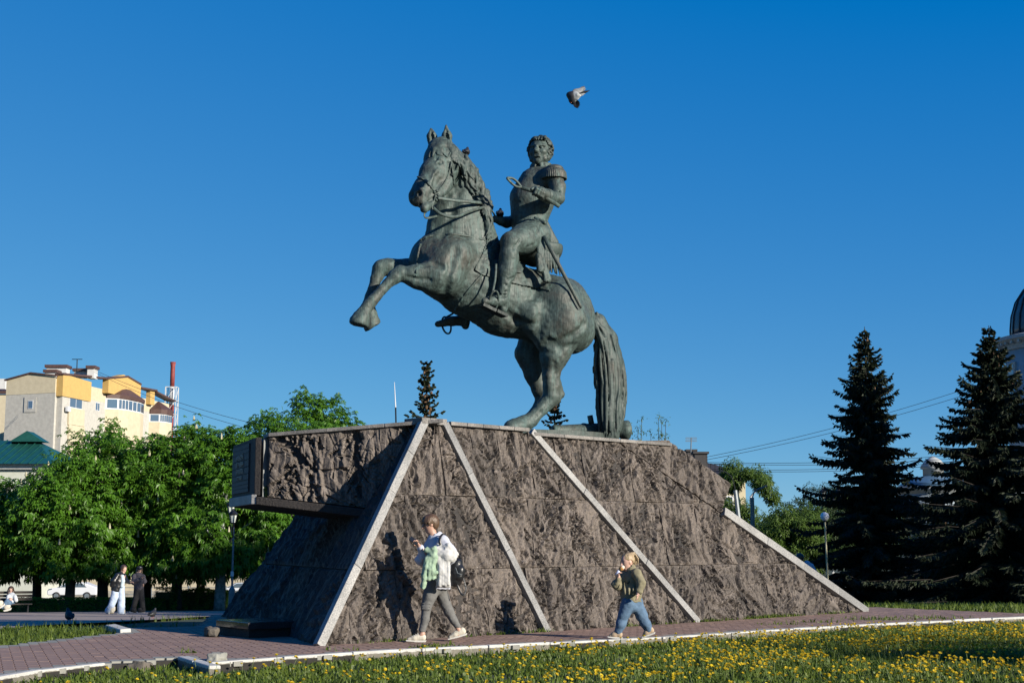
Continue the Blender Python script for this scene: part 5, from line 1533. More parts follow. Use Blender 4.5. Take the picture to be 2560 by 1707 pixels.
leafy(at_ground(1850, 92), 3.6, 3.0, 68, 'green bush behind the pedestal slope below the house', M_LEAF2, 7000, .2)
# young shoots behind the pedestal
for i, (u, v0, w) in enumerate(((1595, 1035, .2), (1655, 1038, .18), (1560, 1072, .12), (1712, 1122, .1), (1625, 1070, .1))):
    d = 33.0; x = (u - IMW / 2) / FPX * d; zt = ony(u, v0, d)[2]; zg = gz(x, d); rng = np.random.default_rng(70 + i)
    root = empty('young_shoot', (x, d, zg), 0, ['thin leafy shoot behind the pedestal, nearest the cannon', 'thin leafy shoot behind the pedestal right of the cannon', 'short leafy shoot behind the cannon barrel', 'short leafy shoot at the pedestal corner below the antenna', 'low leafy shoot between the two tall ones'][i], 'shoot', 'shoots behind the pedestal')
    m = MB(); Ht = zt - zg; tips = []
    for k in range(3 if w > .15 else 1):
        e = np.array([rng.normal(0, w), rng.normal(0, w), Ht * rng.uniform(.9, 1)]); pts = spline([(0, 0, 0), e * .5 + rng.normal(0, .03, 3), e], 10); m.tube(pts, np.linspace(.02, .005, 10), 4); tips.append(pts)
    m.build('stem', M_BARK, root)
    P = np.concatenate([np.array([p + rng.normal(0, .05, 3) for p in t[3:] for _ in range(9)]) for t in tips]); O = rng.normal(size=P.shape); O /= np.linalg.norm(O, axis=1, keepdims=True)
    V, F = palmate(P, O, .07, rng, 3); obj('leaves', np_mesh('leaves', V, F), M_LEAF2, root)
# clipped hedge
hd = np.random.default_rng(80)
def hedge(name, pa, pb, h, w, label, n):
    pa, pb = np.array(pa[:2]), np.array(pb[:2]); L = np.linalg.norm(pb - pa); d = (pb - pa) / L; s = np.array([-d[1], d[0]])
    t, q, z = hd.uniform(0, 1, n), hd.uniform(-1, 1, n), hd.uniform(0, 1, n)
    face = hd.integers(0, 3, n); q = np.where(face == 0, -1 + .15 * hd.random(n), np.where(face == 1, 1 - .15 * hd.random(n), q)); z = np.where(face == 2, 1 - .1 * hd.random(n), z)
    P = pa + (pb - pa) * t[:, None] + s * (q * w * (1 + .15 * np.sin(t * 40)))[:, None]
    Z = ground(P[:, 0], P[:, 1]) + z * h * (1 + .10 * fbm(t * L * .8, t * 0, None, 4, 3))
    C_ = np.c_[P, Z]; O = np.c_[s * q[:, None], z - .2]; O /= np.linalg.norm(O, axis=1, keepdims=True)
    root = empty(name, (*pa, gz(*pa)), 0, label, 'hedge')
    V, F = palmate(C_ - np.array([*pa, gz(*pa)]), O, .085, hd, 3)
    obj('foliage', np_mesh('foliage', V, F), M_CHEST, root)
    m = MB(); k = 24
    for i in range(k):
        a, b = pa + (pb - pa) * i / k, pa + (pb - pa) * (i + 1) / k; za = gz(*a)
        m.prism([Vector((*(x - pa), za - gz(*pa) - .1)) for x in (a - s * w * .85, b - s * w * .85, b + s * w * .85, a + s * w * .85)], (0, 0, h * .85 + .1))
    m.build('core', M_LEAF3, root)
print('HDG', HDG)
hedge('hedge', onground(-260, 1531), onground(400, 1524), .55, .45, 'long clipped hedge along the promenade behind the two walkers', 9000)
hedge('hedge', onground(405, 1524), onground(572, 1521), .92, .5, 'taller end of the hedge next to the lamp post', 5200)
# trees outside the picture on the right: unseen rows added to shade spruces, chestnuts and chapel; one shades the lawn
def clone(src, x, y, s, rz, label):
    c = copy_tree(src); c.location = (x, y, gz(x, y)); c.scale = (s, s, s); c.rotation_euler = (0, 0, rz); c['label'] = label
    if 'group' in c: c['group'] = 'park trees beside the square'
    return c
sp0 = [o for o in COL.objects if o.name.startswith('spruce_tree') and o.parent is None]
ch0 = [o for o in COL.objects if o.name.startswith('chestnut_tree') and o.parent is None]
lab = lambda n, k: n + ' outside the picture on the right, ' + k
for i, (x, y, s, k) in enumerate(((48, 38, 1.55, 0), (54, 40, 1.5, 1), (45, 43, 1.35, 0), (58, 46, 1.6, 1), (52, 46, 1.5, 0), (62, 36, 1.7, 0))):
    clone(sp0[k], x, y, s, i * 1.3, lab('unseen spruce added for its shade', ['nearest the church', 'second in the row', 'third in the row', 'fourth in the row', 'fifth in the row', 'last in the row'][i]))
clone(ch0[1], 28.4, 3.6, 1.1, .5, lab('tall chestnut', 'whose top shades the front lawn'))
for i, (x, y, s, k) in enumerate(((24.5, 32.5, 2.1, 1), (29.5, 33.5, 2.2, 3), (33, 31, 2.3, 2), (58, 97, 1.9, 1), (66, 92, 2.0, 2), (73, 101, 2.0, 3))):
    clone(ch0[k], x, y, s, i * 1.1, lab('unseen old tall chestnut added for its shade', ['nearest the square', 'second from the square', 'third from the square', 'left of the church', 'before the church', 'behind the church'][i]))
# ------------------------------------------------------------------ buildings and street furniture
M_CREAM = simple('cream_render', (.50, .44, .31), (.44, .385, .27), 1.5, .85)
M_GREYB = simple('pale_grey_brick', (.42, .41, .37), (.35, .34, .31), 2, .9, bmp=.2, bscale=9)
M_OCHRE = simple('ochre_render', (.47, .31, .10), (.42, .275, .09), 1.5, .85)
M_BROWN = simple('brown_sheet_metal', (.085, .045, .035), (.06, .032, .026), 3, .55)
M_WHITE = simple('white_pvc', (.62, .63, .64), (.55, .56, .57), 4, .5)
M_WPLAST = simple('white_plaster', (.55, .55, .54), (.46, .46, .45), 2, .85)
M_GREENR = simple('green_roof_metal', (.010, .075, .060), (.007, .055, .045), 2, .4)
M_PGREEN = simple('pale_green_wall', (.46, .48, .42), (.40, .42, .36), 2, .85)
M_SLATE = simple('dark_roof', (.035, .032, .033), (.022, .020, .021), 4, .7)
M_YWALL = simple('pale_yellow_wall', (.55, .49, .33), (.48, .42, .28), 2, .85)
M_METAL = simple('black_iron', (.02, .022, .024), (.013, .014, .015), 8, .45, .4)
M_GALV = simple('painted_steel', (.16, .19, .21), (.12, .145, .16), 6, .5, .2)
M_CONCP = simple('concrete_pole', (.30, .285, .25), (.20, .19, .165), 3, .9)
M_RED = simple('red_oxide', (.22, .035, .03), (.15, .025, .02), 3, .7)
M_BEIGE = simple('beige_wall', (.42, .375, .28), (.35, .31, .23), 1.2, .9)
def glass_mat(name, c, rough=.06):
    m, nt, b = nodes_mat(name, rough, 0, .9); b.inputs['Base Color'].default_value = (*c, 1); b.inputs['IOR'].default_value = 1.6
    b.inputs['Metallic'].default_value = .55
    return m
M_GLASS = glass_mat('window_glass', (.14, .20, .26))
M_LAMPGL = simple('lamp_glass', (.55, .60, .56), (.5, .55, .5), 6, .25)

def plane_frame(o, ax, up=(0, 0, 1)):
    """local frame on a facade: origin, along, up, outward normal (towards the camera side)"""
    ax = unit(ax); n = unit(np.cross(ax, up)); n = n if n @ (CAMP - o) > 0 else -n
    return np.asarray(o, float), ax, np.array(up, float), n
class Facade:
    def __init__(s, o, ax, root): s.o, s.a, s.z, s.n = plane_frame(o, ax); s.root = root; s.rl = np.array(root.location)
    def at(s, u, v): p = onplane(u, v, s.o, s.n) - s.o; return float(p @ s.a), float(p[2])
    def P(s, a, z, out=0.0): return Vector(s.o + s.a * a + np.array([0, 0, z]) + s.n * out - s.rl)
    def slab(s, name, poly, o0, o1, mat, parent=None):
        m = MB(); m.prism([s.P(a, z, o0) for a, z in poly], Vector(s.n * (o1 - o0))); return m.build(name, mat, parent or s.root)
    def rect(s, name, a0, a1, z0, z1, o0, o1, mat, parent=None): return s.slab(name, [(a0, z0), (a1, z0), (a1, z1), (a0, z1)], o0, o1, mat, parent)
    def window(s, a0, a1, z0, z1, n=2, out=.0, frame_mat=None, fw=.10):
        fm = frame_mat or M_WHITE
        w = s.rect('window', a0, a1, z0, z1, out - .02, out + .03, fm)
        for i in range(n):
            b0 = a0 + (a1 - a0) * i / n + fw * .6; b1 = a0 + (a1 - a0) * (i + 1) / n - fw * .6
            s.rect('pane', b0, b1, z0 + fw, z1 - fw, out + .031, out + .036, M_GLASS, w)
        return w

# ---- apartment block far left
DB = 240.0
cB = ony(140, 937, DB); rB = ony(423, 1003, 285.0); zb = gz(cB[0], DB)
apt = empty('apartment_block', (cB[0], cB[1], zb), 0, 'tall cream and grey brick apartment block with ochre gables behind the chestnuts', 'building')
aR = unit((rB - cB) * np.array([1, 1, 0])); aL = np.array([-aR[1], aR[0], 0]); aL = aL if aL[0] < 0 else -aL
FR = Facade(np.array([cB[0], cB[1], 0]), aR, apt); FLf = Facade(np.array([cB[0], cB[1], 0]), aL, apt)
ztop = cB[2]; LR = float(np.linalg.norm((rB - cB)[:2])); WL, _ = FLf.at(17, 950)
# body, built as lower grey brick and upper cream band
def vol(name, a0, a1, z0, z1, mat, dep=12.0, out=0.0): return FR.rect(name, a0, a1, z0, z1, -dep, out, mat)
zband = FR.at(150, 983)[1]
vol('brick_wall', 0.0, LR, zb, zband, M_GREYB, WL)
vol('upper_wall', 0.0, LR, zband, ztop - .6, M_CREAM, WL - .01, .01)
# left gable wall with its slightly pitched top
gl = [(0.0, zband - .05), (WL, zband - .3), (WL, FLf.at(18, 952)[1]), (WL * .50, FLf.at(80, 934)[1]), (0.0, FLf.at(138, 941)[1])]
FLf.slab('gable_band', gl, .0, .05, M_CREAM)
FLf.slab('roof_edge', [(-.3, gl[4][1]), (WL * .5, gl[3][1]), (WL + .3, gl[2][1]), (WL + .3, gl[2][1] + .25), (WL * .5, gl[3][1] + .25), (-.3, gl[4][1] + .25)], -.2, .35, M_BROWN)
a0, z0 = FLf.at(83, 1022); a1, z1 = FLf.at(72, 1001)
pan0, pz0 = FLf.at(90, 1030); pan1, pz1 = FLf.at(62, 993)
FLf.rect('recess_panel', min(pan0, pan1), max(pan0, pan1), pz0, pz1, .051, .12, M_GREYB)
FLf.window(min(a0, a1), max(a0, a1), z0, z1, 1, .15)
def bay(u0, u1, zlo, zt_pts, out=1.2, mat=M_OCHRE, name='ochre_gable'):
    a0, a1 = FR.at(u0, 960)[0], FR.at(u1, 960)[0]
    FR.slab(name, [(a0, zlo), (a1, zlo)] + [(a0 + (a1 - a0) * f, z) for f, z in reversed(zt_pts)], .02, out, mat)
    return a0, a1
zA_ = ztop
b1 = bay(141, 213, zband - .6, [(0, zA_ + .2), (1, zA_ - .1)])
FR.rect('bay_wall', b1[0] + .4, b1[1] - .6, zb, zband - .61, .02, 1.0, M_GREYB)
b2z = FR.at(304, 943)[1]
b2 = bay(256, 338, FR.at(300, 992)[1], [(0, FR.at(258, 947)[1]), (.45, b2z + .3), (1, FR.at(336, 962)[1])])
b3 = bay(366, 377, FR.at(372, 1012)[1], [(0, FR.at(368, 975)[1]), (1, FR.at(376, 977)[1])], .9)
for (ua, va), (ub, vb) in (((141, 936), (213, 942)), ((213, 943), (256, 947)), ((256, 946), (304, 942)), ((304, 942), (338, 962)), ((338, 970), (378, 977)), ((378, 981), (415, 1000)), ((413, 1000), (424, 1003))):
    a_, za = FR.at(ua, va); b_, zb_ = FR.at(ub, vb)
    FR.slab('roof_edge', [(a_, za - .1), (b_, zb_ - .1), (b_, zb_ + .22), (a_, za + .22)], -.3, 1.35, M_BROWN)
# windows of the first bay, wall windows
for v0, v1 in ((998, 1018), (1041, 1060), (1084, 1103)):
    (wa, wz0), (wb, wz1) = FR.at(160, v1), FR.at(192, v0)
    FR.window(wa, wb, wz0, wz1, 2, 1.02); FR.rect('spandrel', wa - .6, wb + .6, wz0 - 3.0, wz0 - .05, 1.005, 1.3, M_CREAM)
(wa, wz0), (wb, wz1) = FR.at(238, 1026), FR.at(249, 1007); FR.window(wa, wb, wz0, wz1, 2, .02)
# the two glazed bays under brown hipped hoods
def hood_bay(uc0, uc1, vp, ve, vf, vw, name, n, out=2.6):
    a0, a1 = FR.at(uc0, ve)[0], FR.at(uc1, ve)[0]; ac = (a0 + a1) / 2
    zp, ze, zf, zw = FR.at((uc0 + uc1) / 2, vp)[1], FR.at((uc0 + uc1) / 2, ve)[1], FR.at((uc0 + uc1) / 2, vf)[1], FR.at((uc0 + uc1) / 2, vw)[1]
    ring = [(a0, .0), (a0 + (a1 - a0) * .10, out * .75), (a0 + (a1 - a0) * .3, out), (a0 + (a1 - a0) * .7, out), (a0 + (a1 - a0) * .9, out * .75), (a1, .0)]
    m = MB(); ap = FR.P(ac, zp, .3)
    for (x0, y0), (x1, y1) in zip(ring[:-1], ring[1:]): m.poly([FR.P(x0, ze, y0 + .25), FR.P(x1, ze, y1 + .25), ap])
    hood = m.build('hood_roof', M_BROWN, apt)
    for (x0, y0), (x1, y1) in zip(ring[:-1], ring[1:]):
        m = MB(); m.poly([FR.P(x0, zf, y0 + .2), FR.P(x1, zf, y1 + .2), FR.P(x1, ze, y1 + .25), FR.P(x0, ze, y0 + .25)]); m.build('fascia', M_BROWN, hood)
    for i, ((x0, y0), (x1, y1)) in enumerate(zip(ring[:-1], ring[1:])):
        m = MB(); m.poly([FR.P(x0, zw, y0), FR.P(x1, zw, y1), FR.P(x1, zf, y1), FR.P(x0, zf, y0)]); w = m.build('bay_window', M_WHITE, apt)
        k = 3 if 0 < i < 4 else 1
        nx, ny = (x1 - x0), (y1 - y0); ln = math.hypot(nx, ny); ox, oy = -ny / ln * .04, nx / ln * .04
        for q in range(k):
            f0, f1 = (q + .12) / k, (q + .88) / k; zz0, zz1 = zw + (zf - zw) * .10, zf - (zf - zw) * .10
            m = MB(); m.poly([FR.P(x0 + nx * f0, zz0, y0 + ny * f0 + abs(oy) + .03), FR.P(x0 + nx * f1, zz0, y0 + ny * f1 + abs(oy) + .03), FR.P(x0 + nx * f1, zz1, y0 + ny * f1 + abs(oy) + .03), FR.P(x0 + nx * f0, zz1, y0 + ny * f0 + abs(oy) + .03)]); m.build('pane', M_GLASS, w)
        m = MB(); m.poly([FR.P(x0, zb, y0), FR.P(x1, zb, y1), FR.P(x1, zw, y1), FR.P(x0, zw, y0)]); m.build('bay_wall', M_CREAM, apt)
hood_bay(264, 344, 962, 994, 1003, 1030, 'a', 5); hood_bay(373, 411, 1002, 1026, 1038, 1058, 'b', 4)
# roof structures
def roof_box(u0, u1, v0, v1, d, mat, cap, name):
    p, q = ony(u0, v1, d), ony(u1, v0, d); w = q[0] - p[0]; h = q[2] - p[2]
    m = MB(); m.box(Vector(((p[0] + q[0]) / 2, d + 1.0, (p[2] + q[2]) / 2)) - Vector(apt.location), (w, 2.2, h)); b = m.build(name, mat, apt)
    if cap: m = MB(); m.box(Vector(((p[0] + q[0]) / 2, d + 1.0, q[2] + .25)) - Vector(apt.location), (w + .5, 2.8, .5)); m.build('cap', M_BROWN, b)
roof_box(116, 166, 919, 932, 246, M_WPLAST, True, 'vent_stack'); roof_box(112, 140, 931, 942, 243, M_WPLAST, True, 'vent_stack'); roof_box(218, 236, 921, 945, 250, M_WPLAST, True, 'vent_stack'); roof_box(185, 212, 928, 943, 252, M_WPLAST, True, 'roof_house')
m = MB(); p = ony(192, 928, 247); m.tube([Vector(p) - Vector(apt.location), Vector(ony(193, 898, 247)) - Vector(apt.location)], .09, 5); q = Vector(ony(193, 898, 247)) - Vector(apt.location)
m.bar(q - Vector((.9, 0, 0)), q + Vector((.9, 0, 0)), .12); m.build('antenna_mast', M_METAL, apt)
pu, pv = FR.at(150, 1023); FR.rect('air_conditioner', pu - .6, pu + .5, pv - .4, pv + .45, 1.32, 1.75, M_WHITE)
# neighbour wing at the very left edge
wg = ony(6, 1000, 275.0); wing = empty('apartment_wing', (wg[0], 275, gz(wg[0], 275)), 0, 'sliver of a cream apartment wing at the left picture edge', 'building')
m = MB(); hz = ony(10, 985, 275)[2] - gz(wg[0], 275); m.box((-9, 6, hz / 2), (21, 12, hz)); m.build('wall', M_CREAM, wing)
m = MB(); m.prism([(-20, -.4, hz), (2.2, -.4, hz), (2.2, 12, hz + 2), (-20, 12, hz + 2)], (0, 0, .6)); m.build('roof', M_BROWN, wing)
m = MB(); m.box((-.4, .5, hz + 2), (1.6, 1.2, 2.0)); m.build('vent_stack', M_WPLAST, wing)
for k in range(3): m = MB(); m.box((-2.0, -.03, hz - 9 - k * 3.0), (1.6, .06, 1.6)); m.build('window', M_GLASS, wing)

# ---- boiler-house chimney
dC = 310.0; tC, bC_ = ony(432.5, 905, dC), ony(432.5, 1040, dC); zg = gz(tC[0], dC)
chm = empty('boiler_chimney', (tC[0], dC, zg), 0, 'thin red and white steel chimney behind the apartment block', 'chimney')
h1 = tC[2] - zg; zs = ony(432, 968, dC)[2] - zg; zs2 = ony(432, 1012, dC)[2] - zg
m = MB(); m.lathe([(.50, zs), (.52, zs + 3), (.50, h1 - 1.0), (.64, h1)], (0, 0, 0), 14); m.build('upper_flue', M_RED, chm, True)
m = MB(); m.lathe([(.55, zs2), (.55, zs)], (0, 0, 0), 14); m.build('white_flue', M_WPLAST, chm, True)
m = MB(); m.lathe([(.58, 0), (.56, zs2)], (0, 0, 0), 14); m.build('lower_flue', M_RED, chm, True)
for sx_ in (-1, 1):
    for sy_ in (-1, 1):
        m = MB(); m.bar((sx_ * 1.25, sy_ * 1.25, 0), (sx_ * 1.15, sy_ * 1.15, zs), .16); m.build('tower_leg', M_WPLAST, chm)
for k in range(9):
    za, zb2 = zs - (k + 1) * 3.0, zs - k * 3.0
    m = MB()
    for p, q in (((-1.15, -1.15), (1.15, -1.15)), ((1.15, -1.15), (1.15, 1.15)), ((-1.15, 1.15), (-1.15, -1.15))):
        m.bar((*p, zb2), (*q, zb2), .12); m.bar((*p, za), (*q, zb2), .10)
    m.build('brace', M_WPLAST if k < 4 else M_RED, chm)

# ---- green roofed house on the left
dG = 128.0; e0 = ony(-140, 1165, dG); e1 = ony(118, 1160, dG); rd = ony(100, 1106, dG + 5)
gh = empty('green_roofed_house', (e1[0], dG, gz(e1[0], dG)), 0, 'pale green house with dark green metal roof behind the left chestnuts', 'building')
zE = e1[2] - gz(e1[0], dG); zR = rd[2] - gz(e1[0], dG); xL = e0[0] - e1[0] - 10
m = MB(); m.box((xL / 2 - .6, 6.5, (zE - .3) / 2), (-xL, 12, zE - .3)); m.build('wall', M_PGREEN, gh)
m = MB(); m.box((xL / 2, 6.5, zE - .2), (-xL + .9, 12.9, .45)); m.build('cornice', M_WPLAST, gh)
roofg = MB(); roofg.raw([(xL - 1, -.6, zE), (.9, -.6, zE), (-3.2, 6.5, zR + .3), (xL + 2, 6.5, zR + .3), (.9, 13.6, zE), (xL - 1, 13.6, zE)], [(0, 1, 2, 3), (1, 4, 2), (4, 5, 3, 2), (5, 0, 3)])
rg = roofg.build('roof', M_GREENR, gh)
for i in range(26):
    x = xL + i * (-xL / 26); m = MB(); f = 1.0 if x < -3.2 else max(.1, (.9 - x) / 4.1)
    m.bar((x, -.58, zE + .06), (x, -.58 + 7.0 * f, zE + .06 + (zR + .3 - zE) * f), .07, .07); m.build('standing_seam', M_GREENR, rg)
m = MB(); xx = ony(66, 1100, dG + 5)[0] - e1[0]; m.prism([(xx - 1.6, 5, zR + .1), (xx + 1.6, 5, zR + .1), (xx, 5, zR + 1.1)], (0, 2, 0)); m.build('dormer', M_GREENR, rg)
for k in range(6):
    m = MB(); x = -2.2 - k * 3.6; m.box((x, .47, zE - 3.1), (1.3, .08, 2.0)); w = m.build('window', M_WHITE, gh)
    m = MB(); m.box((x, .425, zE - 3.1), (1.05, .012, 1.75)); m.build('pane', M_GLASS, w)
# ---- long low house across the street, seen between the trunks
dS = 142.0; zS = gz(-40, dS)
lh = empty('street_house', (-45, dS, zS), 0, 'long beige street house seen between the chestnut trunks', 'building')
m = MB(); m.box((15, 5, 2.6), (70, 10, 5.2)); m.build('wall', M_BEIGE, lh)
m = MB(); m.box((15, -.08, .35), (70, .16, .7)); m.build('plinth', M_CONCP, lh)
m = MB(); m.prism([(-21, -.5, 5.2), (51, -.5, 5.2), (48, 5, 7.2), (-18, 5, 7.2)], (0, 0, .15)); m.build('roof', M_SLATE, lh)
for k in range(19):
    x = -18 + k * 3.6; m = MB(); m.box((x, -.05, 2.9), (1.3, .1, 1.7)); w = m.build('window', M_CONCP, lh); m = MB(); m.box((x, -.105, 2.9), (1.1, .012, 1.5)); m.build('pane', M_GLASS, w)
for k in range(16):
    x = -47 + k * 3.5 + 8; fz = gz(x, 112.5)
fence = empty('street_fence', (-30, 116.0, gz(-30, 116)), 0, 'grey metal railing between promenade trees and street', 'fence')
for k in range(30):
    x = -2 + k * 1.0; m = MB(); zz_ = gz(x - 30, 116) - gz(-30, 116)
    if k % 3 == 0: m.box((x, 0, zz_ + .6), (.09, .09, 1.2)); m.build('post', M_GALV, fence)
    m = MB(); m.box((x + .5, 0, zz_ + 1.05), (.98, .05, .05)); m.box((x + .5, 0, zz_ + .5), (.98, .05, .05)); m.build('rail', M_GALV, fence)

# ---- parked car
def car(loc, rz, label):
    root = empty('parked_car', loc, rz, label, 'car')
    white = simple('car_paint', (.60, .62, .64), (.58, .60, .62), 2, .25); black = simple('tyre', (.02, .02, .02), (.015, .015, .015), 9, .9)
    prof = [(-2.1, .38), (-2.15, .75), (-1.95, .95), (-1.25, 1.02), (-.55, 1.42), (.9, 1.47), (1.65, 1.20), (2.05, 1.05), (2.12, .70), (2.08, .38)]
    m = MB(); m.prism([(x, -.82, z) for x, z in prof], (0, 1.64, 0)); body = m.build('body', white, root, bevel=.08)
    for (x0, x1, x2, x3) in ((-1.05, -.48, .15, .15), (.22, .22, .85, 1.25)):
        m = MB(); m.prism([(x0, -.835, 1.05), (x1, -.835, 1.38), (x2, -.835, 1.40), (x3, -.835, 1.05)], (0, .02, 0)); m.build('side_window', M_GLASS, body)
    m = MB(); m.prism([(-1.28, -.72, 1.03), (-1.28, .72, 1.03), (-.57, .66, 1.42), (-.57, -.66, 1.42)], (-.02, 0, .02)); m.build('windscreen', M_GLASS, body)
    m = MB(); m.prism([(-2.1, -.83, .78), (-1.72, -.835, .86), (-1.70, -.835, .94), (-2.0, -.83, .90)], (0, .05, 0)); m.build('headlight', M_GLASS, body)
    for x in (-1.32, 1.30):
        for y in (-.80, .80):
            m = MB(); Mw = Matrix.Rotation(math.pi / 2, 3, 'X'); m.lathe([(.05, -.10), (.31, -.10), (.33, -.06), (.33, .06), (.31, .10), (.05, .10)], (x, y, .33), 18, Mw); w = m.build('wheel', black, root, True)
            m = MB(); m.lathe([(.02, -.11), (.2, -.105), (.21, .105), (.02, .11)], (x, y, .33), 14, Mw); m.build('rim', M_GALV, w)
    return root
pc = np.array([(208 - 1280) / FPX * 125, 125.0]); car((pc[0] - .2, pc[1], gz(pc[0], pc[1]) + .06), .02, 'white hatchback parked in the street behind the walkers')
pc2 = np.array([(618 - 1280) / FPX * 128, 128.0]); o = car((pc2[0], pc2[1], gz(pc2[0], pc2[1]) + .06), .03, 'bluish car half hidden behind the pedestal and trunks')

# ---- houses on the right
dH = 112.0; pe = ony(1872, 1190, dH); zg = gz(pe[0], dH)
yh = empty('yellow_house', (pe[0], dH, zg), 0, 'pale yellow house with dark hipped roof behind the right slope', 'building')
zE = pe[2] - zg; zR = ony(1700, 1120, dH + 4)[2] - zg
m = MB(); m.box((-8.2, 6, (zE - .2) / 2), (16, 11, zE - .2)); m.build('wall', M_YWALL, yh)
m = MB(); m.box((-8.0, 6, zE - .1), (16.8, 12, .25)); m.build('eaves', M_WHITE, yh)
m = MB(); m.raw([(-17, -.6, zE), (.7, -.6, zE), (.7, 12.6, zE), (-17, 12.6, zE), (-6.6, 6, zR), (-14, 6, zR)], [(0, 1, 4, 5), (1, 2, 4), (2, 3, 5, 4), (3, 0, 5)]); rf = m.build('roof', M_SLATE, yh)
def rbox(u0, u1, v0, v1, d, mat, name, par, cap=True):
    p, q = ony(u0, v1, d), ony(u1, v0, d); L_ = Vector(yh.location); m = MB(); m.box(Vector(((p[0] + q[0]) / 2, d, (p[2] + q[2]) / 2 - .4)) - L_, (q[0] - p[0], 1.1, q[2] - p[2] + .8)); b = m.build(name, mat, par)
    if cap: m = MB(); m.box(Vector(((p[0] + q[0]) / 2, d, q[2] + .08)) - L_, (q[0] - p[0] + .25, 1.4, .16)); m.build('cap', M_SLATE, b)
rbox(1735, 1766, 1135, 1166, dH - .2, M_SLATE, 'chimney', rf); rbox(1717, 1737, 1129, 1160, dH + 1.5, M_SLATE, 'chimney', rf)
m = MB(); L_ = Vector(yh.location); p, q = Vector(ony(1727, 1130, dH)) - L_, Vector(ony(1728, 1094, dH)) - L_; m.tube([p, q], .05, 5)
for f in (.0, .12, .24): c = q + (p - q) * f; m.bar(c - Vector((.45, 0, 0)), c + Vector((.45, 0, 0)), .05)
m.build('antenna_mast', M_GALV, rf)
for k in range(8):
    m = MB(); x = ony(1775 + k * 11, 1170, dH)[0] - pe[0]; m.box((x, -.35, zE + .5), (.05, .05, .9)); m.build('guard_post', M_METAL, rf)
m = MB(); m.bar((ony(1775, 1170, dH)[0] - pe[0], -.35, zE + .9), (ony(1852, 1170, dH)[0] - pe[0], -.35, zE + .9), .05); m.build('guard_rail', M_METAL, rf)
m = MB(); m.tube([(.55, -.5, zE - .1), (.55, -.5, zE - 1.0), (.1, -.1, zE - 1.6), (.1, -.1, 0)], .09, 6); m.build('downpipe', M_WHITE, yh)
for k in range(3):
    for r in range(2):
        m = MB(); x = -1.8 - k * 3.0; m.box((x, .47, zE - 2.4 - r * 3.3), (1.3, .08, 1.8)); w = m.build('window', M_WHITE, yh); m = MB(); m.box((x, .42, zE - 2.4 - r * 3.3), (1.05, .02, 1.5)); m.build('pane', M_GLASS, w)

# ---- domed church at the right edge
M_CHW = simple('church_wall', (.30, .36, .40), (.25, .30, .34), 1.5, .8); M_DOME = simple('dome_sheet', (.05, .075, .10), (.035, .055, .075), 2, .35, .3); M_TRIM = simple('church_trim', (.36, .38, .38), (.3, .32, .32), 3, .8)
dK = 125.0; cK = ony(2664, 900, dK); zg = gz(cK[0], dK)
chu = empty('domed_church', (cK[0], dK, zg), 0, 'pale round church with dark ribbed dome, cut by the right edge', 'church')
zc = ony(2560, 850, dK)[2] - zg; zd = ony(2560, 1010, dK)[2] - zg; zt = ony(2560, 690, dK)[2] - zg
rD = (2664 - 2516) / FPX * dK
m = MB(); m.lathe([(rD - .15, 8), (rD - .15, zc)], (0, 0, 0), 48); m.build('drum', M_CHW, chu, True)
m = MB(); m.lathe([(rD - .2, zc - 1.0), (rD, zc - .95), (rD + .1, zc - .5), (rD + .65, zc - .15), (rD + .65, zc + .15), (rD - .4, zc + .4)], (0, 0, 0), 48); m.build('cornice', M_TRIM, chu)
for k in range(40):
    a = 2 * math.pi * k / 40; m = MB(); m.box((math.cos(a) * (rD + .25), math.sin(a) * (rD + .25), zc - .35), (.45, .28, .35), a); m.build('modillion', M_TRIM, chu)
rr = (2664 - 2536) / FPX * dK; Hd = zt - zc + 2.5
m = MB(); m.lathe([(rr, zc + .3), (rr * 1.0, zc + 1.0), (rr * .97, zc + 2.2), (rr * .88, zc + 3.5), (rr * .72, zc + 4.6), (rr * .5, zc + 5.6), (rr * .3, zc + 6.4), (.6, zc + 7.0), (.55, zc + 9.5), (.05, zc + 10.5)], (0, 0, 0), 32); dm = m.build('dome', M_DOME, chu, True)
for k in range(24):
    a = 2 * math.pi * k / 24; m = MB(); pts = [(rr * f + .04, zc + z) for f, z in ((1, .3), (1, 1), (.97, 2.2), (.88, 3.5), (.72, 4.6), (.5, 5.6))]; m.tube([(math.cos(a) * r, math.sin(a) * r, z) for r, z in pts], .06, 4); m.build('rib', M_SLATE, dm)
for k in range(12):
    a = 2 * math.pi * k / 12 + .13; m = MB(); R3 = Matrix.Rotation(a, 3, 'Z')
    m.box(R3 @ Vector((rD - .1, 0, zc - 4.2)), (.2, 1.5, 4.2), a); w = m.build('window', M_TRIM, chu); m = MB(); m.box(R3 @ Vector((rD - .0, 0, zc - 4.2)), (.06, 1.15, 3.8), a); m.build('pane', M_GLASS, w)
m = MB(); m.box((6, 4, 5), (30, 22, 10)); m.build('nave', M_CHW, chu)
m = MB(); m.prism([(-9.6, -7.6, 10.1), (22, -7.6, 10.1), (22, 15.6, 10.1), (-9.6, 15.6, 10.1)], (0, 0, .6)); m.build('nave_cornice', M_TRIM, chu)
dP = 118.0; cP = ony(2335, 1220, dP); zg = gz(cP[0], dP)
pav = empty('small_domed_chapel', (cP[0], dP, zg), 0, 'small pale chapel with low blue dome between the two spruces', 'chapel')
ze = ony(2335, 1222, dP)[2] - zg; zt2 = ony(2335, 1190, dP)[2] - zg; zl = ony(2335, 1158, dP)[2] - zg; rP = 95 / FPX * dP
m = MB(); m.lathe([(rP - .2, 0), (rP - .2, ze)], (0, 0, 0), 32); m.build('wall', M_CHW, pav, True)
